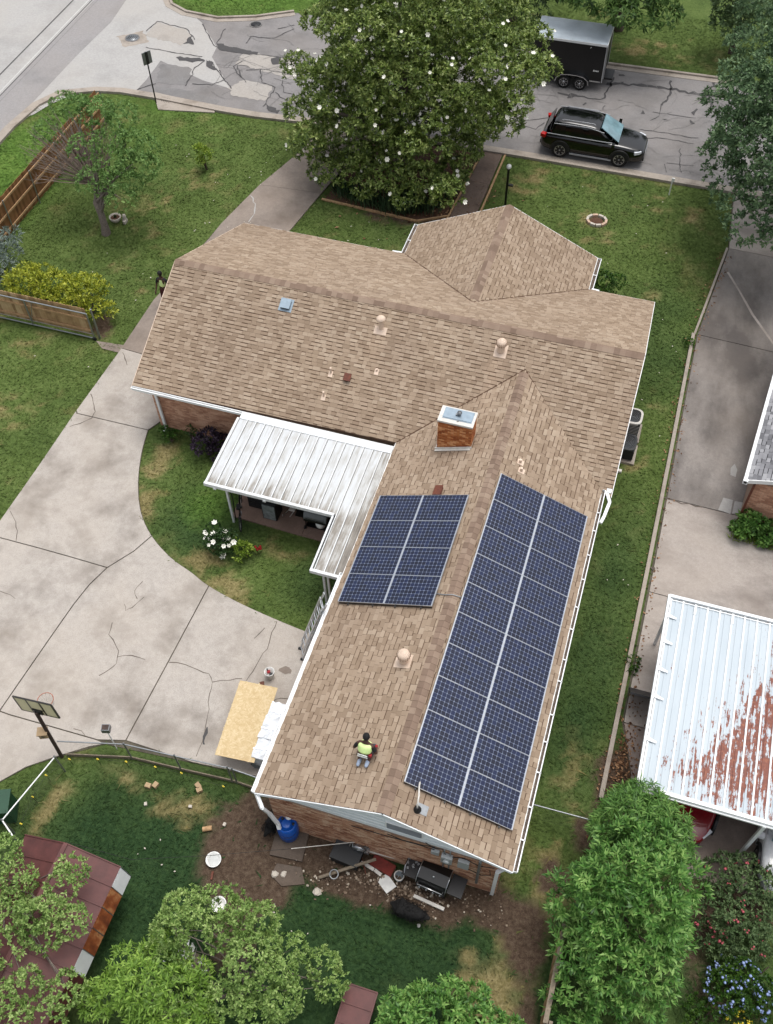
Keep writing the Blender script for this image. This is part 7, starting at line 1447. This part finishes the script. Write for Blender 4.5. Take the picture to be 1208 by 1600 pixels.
for k in range(5): MB().tube([(-.80, -.25, .74+.0*k), (-.84, -.1, .84), (-.82, .15, .78)], .012, 5).build('side_hose', 'steel', t, local=True) if k == 0 else None
r_ = random.Random(12)
b = MB()
for k in range(8): b.box((-.66+r_.gauss(0, .1), r_.gauss(0, .14), .78), (.07, .05, .06), rz=r_.random()*3)
b.build('shelf_clutter', 'grey_metal', t, local=True)
solo(MB().bar((1.05, -13.45, .05), (1.95, -13.55, .05), .09, .07), 'timber_length', 'off_white', (1.5, -13.5, .02), 'pale timber length on the ground in front of the barbecue', 'plank')
scatter('rubble', 420, .75, -13.35, .75, .22, 'rubble', .055, 91, 'broken brick and stone rubble in front of the rear wall', 'rubble', .01, True)
scatter('rubble', 80, -1.4, -13.75, .5, .22, 'rubble', .05, 92, 'loose stones in the dirt below the lying pole', 'rubble', .01, True)
scatter('rubble', 60, 2.7, -13.2, .4, .2, 'rubble', .04, 93, 'scattered stones right of the barbecue', 'rubble', .01, True)
for i, (p, s, mt_, lb) in enumerate((((307, 1370), .14, 'pale_stone', ''),)): pass
for i, (x, y, s, lb) in enumerate(((-2.85, -14.05, .11, 'pale stone in the dirt, left of the flat stone'), (-2.62, -13.98, .10, 'smaller pale stone in the dirt touching the flat stone'), (-1.55, -14.15, .12, 'white angular stone at the edge of the back lawn'))):
    b = MB(); r_ = random.Random(i); b.lathe((x, y, 0), [(s*.9, 0), (s, s*.4), (s*.6, s*.8), (.001, s*.9)], 7, smooth=False); b.v = [q+Vector((r_.gauss(0, s*.12), r_.gauss(0, s*.12), 0)) for q in b.v]; solo(b, 'stone', 'pale_stone', (x, y, 0), lb, 'stone')
# --- wood chunks and basin on the back lawn
BLK = [(-7.38, -12.78, 'left of a pair of wood chunks near the garden fence'), (-7.18, -12.7, 'right of a pair of wood chunks near the garden fence'), (-5.96, -12.34, 'upper of two wood chunks beside the fence near the house'), (-5.87, -12.45, 'lower of two wood chunks beside the fence near the house'), (-7.22, -13.3, 'small pale chunk alone in the middle of the back lawn'), (-5.93, -12.98, 'pale chunk above the dry patch of the back lawn'), (-4.76, -13.17, 'pale chunk at the dirt edge near the cut log')]
for i, (x, y, lb) in enumerate(BLK): s = .17 if i < 4 else .10; solo(MB().box((x, y, s*.4), (s, s*.8, s*.8), rz=i*1.3), 'wood_chunk', 'cardboard' if i < 4 else 'pale_stone', (x, y, 0), lb, 'wood chunk', 'wood chunks on the back lawn')
solo(MB().tube([(-5.30, -13.5, .08), (-5.06, -13.38, .08)], .075, 10), 'cut_log', 'wood_rail', (-5.18, -13.44, 0), 'short cut log lying on the dry patch of the back lawn', 'log')
c = (-4.64, -14.21); t = thing('basin', (*c, 0), 'round white basin on the back lawn above the crape myrtle', 'basin'); MB().lathe((*c, 0), [(.001, 0), (.15, 0), (.20, .13), (.222, .14), (.222, .155), (.198, .15), (.155, .04)], 26).build('bowl', 'enamel', t); MB().lathe((*c, .035), [(.158, 0), (.001, .002)], 26).build('basin_floor', 'basin_in', t)
solo(MB().bar((-4.55, -14.5, .04), (-4.5, -14.72, .04), .06, .05), 'brown_brick', 'rust_brown', (-4.52, -14.6, 0), 'small brown piece of brick below the white basin', 'brick')
# --- white things in the hollow of the crape myrtle
c = P3((300, 1508), .5); t = thing('white_plastic_sheet', c-Vector((0, 0, .5)), 'crumpled white plastic seen through the bare hollow of the crape myrtle', 'plastic sheet'); r_ = random.Random(9); b = MB()
for k in range(22): p = c+Vector((r_.gauss(0, .22), r_.gauss(0, .16), r_.uniform(.6, 1.6))); s = r_.uniform(.06, .14); q = [p+Vector((r_.gauss(0, s), r_.gauss(0, s), r_.gauss(0, s*.3))) for _ in range(4)]; b.add(q, [(0, 1, 2), (1, 3, 2)])
b.build('crumpled_sheet', 'white_paint', t); MB().box(c+Vector((0, 0, .15)), (.6, .4, 1.2)).build('support', 'wood_grey', t)
c = P3((341, 1412), .4); t = thing('white_pot', (c.x, c.y, 0), 'white pot half hidden by the top of the crape myrtle', 'pot'); MB().lathe((c.x, c.y, 0), [(.12, 0), (.2, .3), (.22, .36), (.18, .34), (.14, .1), (.001, .1)], 18).build('pot', 'enamel', t)
# --- green bin, left edge
t = thing('green_bin', (-11.0, -14.8, 0), 'dark green wheeled bin at the left edge behind the white rail', 'bin'); MB().box((-11.0, -14.75, .45), (.62, .62, .86), rz=.4).build('body', 'green_plastic', t); MB().box((-11.0, -14.75, .91), (.7, .72, .07), rz=.4).build('lid', 'green_plastic', t); MB().box((-10.8, -15.0, .93), (.4, .1, .06), rz=.4).build('handle', 'green_plastic', t)
for s_ in (-.2, .2): MB().lathe((-11.2+s_, -14.5, .1), [(.001, -.03), (.1, -.03), (.1, .03), (.001, .03)], 10, M=Matrix.Rotation(R_(90), 3, 'Y')).build('wheel', 'rubber', t)
# --- overhead cable from shed to house
P = [tuple(at(102, 1315, 2.66)), tuple(at(204, 1343, 1.9)), tuple(at(324, 1337, 1.45)), tuple(at(455, 1326, .95)), tuple(at(562, 1315, .62))]; t = thing('overhead_cable', (-.6, -12.6, 2.2), 'thin cable strung from the shed to the rear wall', 'cable'); MB().tube(P[:4], .006, 5).build('dark_span', 'cable_black', t); MB().tube([P[3], P[4]], .012, 6).build('pale_span', 'off_white', t)
# ================================================================== PEOPLE AND ANIMALS
def skin(name, verts, edges, radii, mat, parent, root=0, lv=2, local=True):
    me = bpy.data.meshes.new(name); me.from_pydata(verts, edges, []); me.update(); o = link(name, me, parent, mat)
    md = o.modifiers.new('skin', 'SKIN'); md.use_smooth_shade = True
    sv = me.skin_vertices[0].data if me.skin_vertices else None
    if sv is None:
        bm = bmesh.new(); bm.from_mesh(me); bm.verts.layers.skin.verify(); bm.to_mesh(me); bm.free(); sv = me.skin_vertices[0].data
    for i, r in enumerate(radii):
        sv[i].radius = r if hasattr(r, '__len__') else (r, r); sv[i].use_root = (i == root)
    s = o.modifiers.new('sub', 'SUBSURF'); s.levels = lv; s.render_levels = lv; return o
def head(t, c, R, mat='skin_dark', hair='hair_black', capk=.35):
    """ellipsoid skull with face, ears and hair; -y is the face side before R"""
    b = MB(); c = Vector(c); prof = [(.001, -.125), (.045, -.12), (.068, -.085), (.078, -.03), (.082, .02), (.078, .07), (.055, .105), (.001, .122)]
    b.lathe(c, prof, 16, M=R@Matrix.Diagonal((.95, 1.14, 1)))
    b.add([c+R@Vector(p) for p in ((-.012, -.088, -.01), (.012, -.088, -.01), (0, -.115, -.03), (0, -.086, .03))], [(0, 2, 3), (1, 3, 2), (0, 1, 2)])
    for s_ in (-1, 1): b.lathe(c+R@Vector((s_*.08, .01, -.01)), [(.001, -.03), (.018, -.02), (.02, .01), (.001, .03)], 6, M=R)
    h_ = b.build('head', mat, t, local=True)
    e = MB()
    for s_ in (-1, 1): e.lathe(c+R@Vector((s_*.03, -.083, .01)), [(.001, -.008), (.01, 0), (.001, .008)], 6, M=R)
    e.box(c+R@Vector((0, -.082, -.06)), (.04, .01, .008), M=R); e.build('face_features', 'hair_black', t, local=True)
    b = MB(); b.lathe(c+R@Vector((0, .012, .012)), [(.082, -.07), (.09, -.02), (.092, .03), (.086, .08), (.06, .115), (.001, .132)], 16, M=R@Matrix.Diagonal((1, 1.12, 1))); b.build('hair', hair, t, local=True)
def hand(verts, edges, rad, wrist_i, w, d, up, side):
    """palm and five short finger chains added to a skin skeleton"""
    w, d, up = Vector(w), Vector(d).normalized(), Vector(up).normalized(); s = d.cross(up).normalized(); pi = len(verts); verts.append(tuple(w+d*.06)); edges.append((wrist_i, pi)); rad.append((.036, .018))
    for k, (off, L) in enumerate(((-.03, .07), (-.01, .085), (.01, .08), (.03, .062))):
        a = w+d*.095+s*off; verts += [tuple(a), tuple(a+d*L*.55-up*.012), tuple(a+d*L*.9-up*.04)]; i = len(verts)-3; edges += [(pi, i), (i, i+1), (i+1, i+2)]; rad += [.0095, .009, .008]
    a = w+d*.03+s*side*.04; verts += [tuple(a), tuple(a+d*.03+s*side*.03)]; i = len(verts)-2; edges += [(pi, i), (i, i+1)]; rad += [.012, .010]
# worker kneeling on the roof, back to us (local +y is away from the camera)
wp = Vector((-.93, -11.42, zw(.93, 0)+.03)); t = thing('person', wp, 'person in a lime vest kneeling on the roof with back turned', 'person')
sl_ = lambda x: SW*x           # local roof height (rises towards +x)
V = [(0, .0, .30), (0, .05, .45), (0, .12, .62), (0, .16, .72), (0, .20, .80)]; E_ = [(0, 1), (1, 2), (2, 3), (3, 4)]; Rr = [(.15, .12), (.14, .105), (.17, .11), (.08, .07), (.055, .055)]
def limb(pts, rr, root): 
    i0 = len(V); V.extend(pts); E_.append((root, i0)); E_.extend((i0+k, i0+k+1) for k in range(len(pts)-1)); Rr.extend(rr); return len(V)-1
for s_ in (-1, 1):
    wi = limb([(s_*.19, .14, .64), (s_*.30, .05, .44), (s_*.25, .25, .30)], [.06, .048, .033], 2); hand(V, E_, Rr, wi, (s_*.25, .25, .30), (-s_*.2, .8, -.45), (0, .4, .9), -s_)
    limb([(s_*.10, .03, .27), (s_*.16, .40, .10+sl_(s_*.16)), (s_*.14, .02, .07+sl_(s_*.14)), (s_*.13, -.10, .07+sl_(s_*.13))], [.10, .07, .055, .045], 0)
skin('body', V, E_, Rr, 'skin_dark', t)
head(t, (0, .24, .93), Matrix.Rotation(math.pi, 3, 'Z')@Matrix.Rotation(R_(-18), 3, 'X'))
skin('shirt', [(0, .05, .44), (0, .12, .62), (0, .165, .72), (.19, .14, .64), (.285, .065, .47), (-.19, .14, .64), (-.285, .065, .47)], [(0, 1), (1, 2), (1, 3), (3, 4), (1, 5), (5, 6)], [(.120, .09), (.13, .09), (.07, .06), .066, .056, .066, .056], 'shirt_black', t)
skin('vest', [(0, .02, .40), (0, .08, .52), (0, .135, .65), (0, .16, .715)], [(0, 1), (1, 2), (2, 3)], [(.21, .17), (.21, .17), (.225, .17), (.15, .11)], 'vest_lime', t)
b = MB()
b.box((0, -.14, .56), (.26, .012, .03), M=Matrix.Rotation(R_(-24), 3, 'X')).box((0, -.15, .47), (.27, .012, .03), M=Matrix.Rotation(R_(-20), 3, 'X')); b.build('reflective_band', 'vest_stripe', t, local=True)
Vt = [(0, .0, .29), (0, .03, .38)]; Et = [(0, 1)]; Rt = [(.165, .135), (.155, .12)]
for s_ in (-1, 1): i = len(Vt); Vt += [(s_*.10, .03, .27), (s_*.16, .40, .11+sl_(s_*.16)), (s_*.14, .06, .08+sl_(s_*.14))]; Et += [(0, i), (i, i+1), (i+1, i+2)]; Rt += [.112, .082, .066]
skin('trousers', Vt, Et, Rt, 'trouser_grey', t)
for s_ in (-1, 1): b = MB(); x = s_*.115; z = .07+sl_(x); b.lathe((x, -.14, z), [(.001, -.13), (.045, -.11), (.055, -.03), (.05, .08), (.03, .12), (.001, .13)], 10, M=Matrix.Rotation(R_(80), 3, 'X')); b.build('shoe', 'shoe_blue', t, local=True)
skin('glove', [(.25, .25, .30), (.21, .36, .24)], [(0, 1)], [.042, .045], 'cloth_red', t)
MB().box((.16, -.02, .37), (.09, .07, .12)).build('tool_pouch', 'cloth_red', t, local=True)
# worker standing on the driveway, half hidden by the roof
t = thing('person', (-15.85, 6.65, .045), 'person in a lime vest standing beyond the left end of the roof', 'person')
V = [(0, 0, .95), (0, .0, 1.15), (0, .02, 1.36), (0, .02, 1.47), (0, .0, 1.55)]; E_ = [(0, 1), (1, 2), (2, 3), (3, 4)]; Rr = [(.15, .11), (.14, .10), (.17, .105), (.07, .06), (.052, .052)]
for s_ in (-1, 1):
    wi = limb([(s_*.2, .02, 1.37), (s_*.26, -.03, 1.1), (s_*.24, -.2, .92)], [.058, .045, .032], 2); hand(V, E_, Rr, wi, (s_*.24, -.2, .92), (0, -.75, -.6), (0, -.5, .8), -s_)
    limb([(s_*.1, 0, .88), (s_*.115, -.02, .48), (s_*.12, .02, .09), (s_*.125, -.12, .05)], [.10, .066, .048, .045], 0)
skin('body', V, E_, Rr, 'skin_dark', t); head(t, (0, -.02, 1.68), Matrix.Rotation(R_(10), 3, 'X'))
skin('vest', [(0, 0, 1.0), (0, 0, 1.15), (0, .02, 1.36), (0, .02, 1.45)], [(0, 1), (1, 2), (2, 3)], [(.165, .125), (.16, .118), (.18, .122), (.12, .085)], 'vest_lime', t)
skin('shirt', [(0, .02, 1.37), (.2, .02, 1.37), (.255, -.02, 1.14), (-.2, .02, 1.37), (-.255, -.02, 1.14)], [(0, 1), (1, 2), (0, 3), (3, 4)], [.1, .07, .056, .07, .056], 'shirt_black', t)
Vt = [(0, 0, .93), (0, 0, 1.02)]; Et = [(0, 1)]; Rt = [(.162, .122), (.152, .112)]
for s_ in (-1, 1): i = len(Vt); Vt += [(s_*.1, 0, .88), (s_*.115, -.02, .48), (s_*.12, .02, .12)]; Et += [(0, i), (i, i+1), (i+1, i+2)]; Rt += [.112, .078, .062]
skin('trousers', Vt, Et, Rt, 'trouser_maroon', t)
for s_ in (-1, 1): MB().lathe((s_*.122, -.06, .045), [(.001, -.14), (.045, -.11), (.052, -.02), (.045, .08), (.001, .11)], 10, M=Matrix.Rotation(R_(-90), 3, 'X')).build('shoe', 'black_plastic', t, local=True)
MB().box((0, .105, 1.2), (.28, .01, .05)).build('reflective_band', 'vest_stripe', t, local=True)
# dogs
def dog(loc, rz, label, collar=False, scale=1.0, fluffy=1.0):
    t = thing('dog', loc, label, 'dog', rz=rz); k = scale; f = fluffy
    V = [(-.28*k, 0, .48*k), (0, 0, .50*k), (.24*k, 0, .50*k), (.40*k, 0, .58*k), (.52*k, 0, .64*k), (.66*k, 0, .60*k), (-.42*k, 0, .47*k), (-.48*k, .03, .36*k), (-.49*k, .05, .24*k)]
    E_ = [(1, 0), (1, 2), (2, 3), (3, 4), (4, 5), (0, 6), (6, 7), (7, 8)]; Rr = [(.15*k*f, .15*k*f), (.145*k*f, .16*k*f), (.155*k*f, .18*k*f), (.105*k*f, .11*k*f), (.095*k, .095*k), (.045*k, .05*k), .08*k, .06*k, .035*k]
    def lg(root, pts, rr): i0 = len(V); V.extend(pts); E_.append((root, i0)); E_.extend((i0+q, i0+q+1) for q in range(len(pts)-1)); Rr.extend(rr)
    for s_, st in ((1, .08), (-1, -.08)):
        lg(2, [(.22*k, s_*.10*k, .36*k), ((.24+st)*k, s_*.11*k, .20*k), ((.22+st*1.3)*k, s_*.11*k, .04*k), ((.28+st*1.3)*k, s_*.11*k, .025*k)], [.07*k, .04*k, .032*k, .035*k])
        lg(0, [(-.24*k, s_*.10*k, .36*k), ((-.18-st)*k, s_*.11*k, .26*k), ((-.34-st)*k, s_*.11*k, .17*k), ((-.30-st)*k, s_*.11*k, .03*k), ((-.24-st)*k, s_*.11*k, .022*k)], [.09*k, .055*k, .034*k, .032*k, .034*k])
    skin('body', V, E_, Rr, 'dog_fur', t, root=1)
    for s_ in (-1, 1): b = MB(); b.add([(.50*k, s_*.07*k, .72*k), (.44*k, s_*.10*k, .70*k), (.46*k, s_*.15*k, .60*k), (.52*k, s_*.10*k, .66*k), (.475*k, s_*.085*k, .69*k)], [(0, 4, 3), (4, 1, 2), (3, 4, 2), (0, 3, 4), (1, 4, 2)]); b.build('ear', 'dog_fur', t, local=True)
    MB().lathe((.705*k, 0, .60*k), [(.001, -.018), (.02, 0), (.001, .018)], 8).build('nose', 'black_plastic', t, local=True)
    g = rg(int(k*100)); n = 1500; P = []; A = []
    for i in range(n):
        q = g.random(); x = (-.42+.98*q)*k; a = g.random()*6.283; r0 = (.15 if x < .3*k else .10)*k*f; P.append((x, math.cos(a)*r0, (.50+.10*max(0, (x/k-.25)/.3))*k+math.sin(a)*r0)); A.append((-.6, math.cos(a), math.sin(a)-.4))
    Vv, F = leaf_arrays(np.array(P), unit(np.array(A)), 1, .06*k, .016*k, .9, 1.45, g); link('fur', npmesh('fur', Vv, F), t, 'dog_fur')['kind'] = 'stuff'
    if collar:
        b = MB(); M = Matrix.Rotation(R_(65), 3, 'Y'); b.lathe((.37*k, 0, .575*k), [(.120*k*f, -.03), (.128*k*f, 0), (.120*k*f, .03)], 18, M=M); b.build('white_collar', 'dog_white', t, local=True)
    return t
t = dog((1.02, -13.97, 0), R_(-6), 'fluffy black dog with one white paw walking on the back lawn', scale=1.0, fluffy=1.5); MB().lathe((.40, -.14, .03), [(.05, -.03), (.055, .01), (.03, .05), (.001, .06)], 10).build('white_paw', 'dog_white', t, local=True)
dog((-3.36, -12.75, 0), R_(82), 'black dog with a white collar band standing behind the blue barrel', True, .92, 1.2)
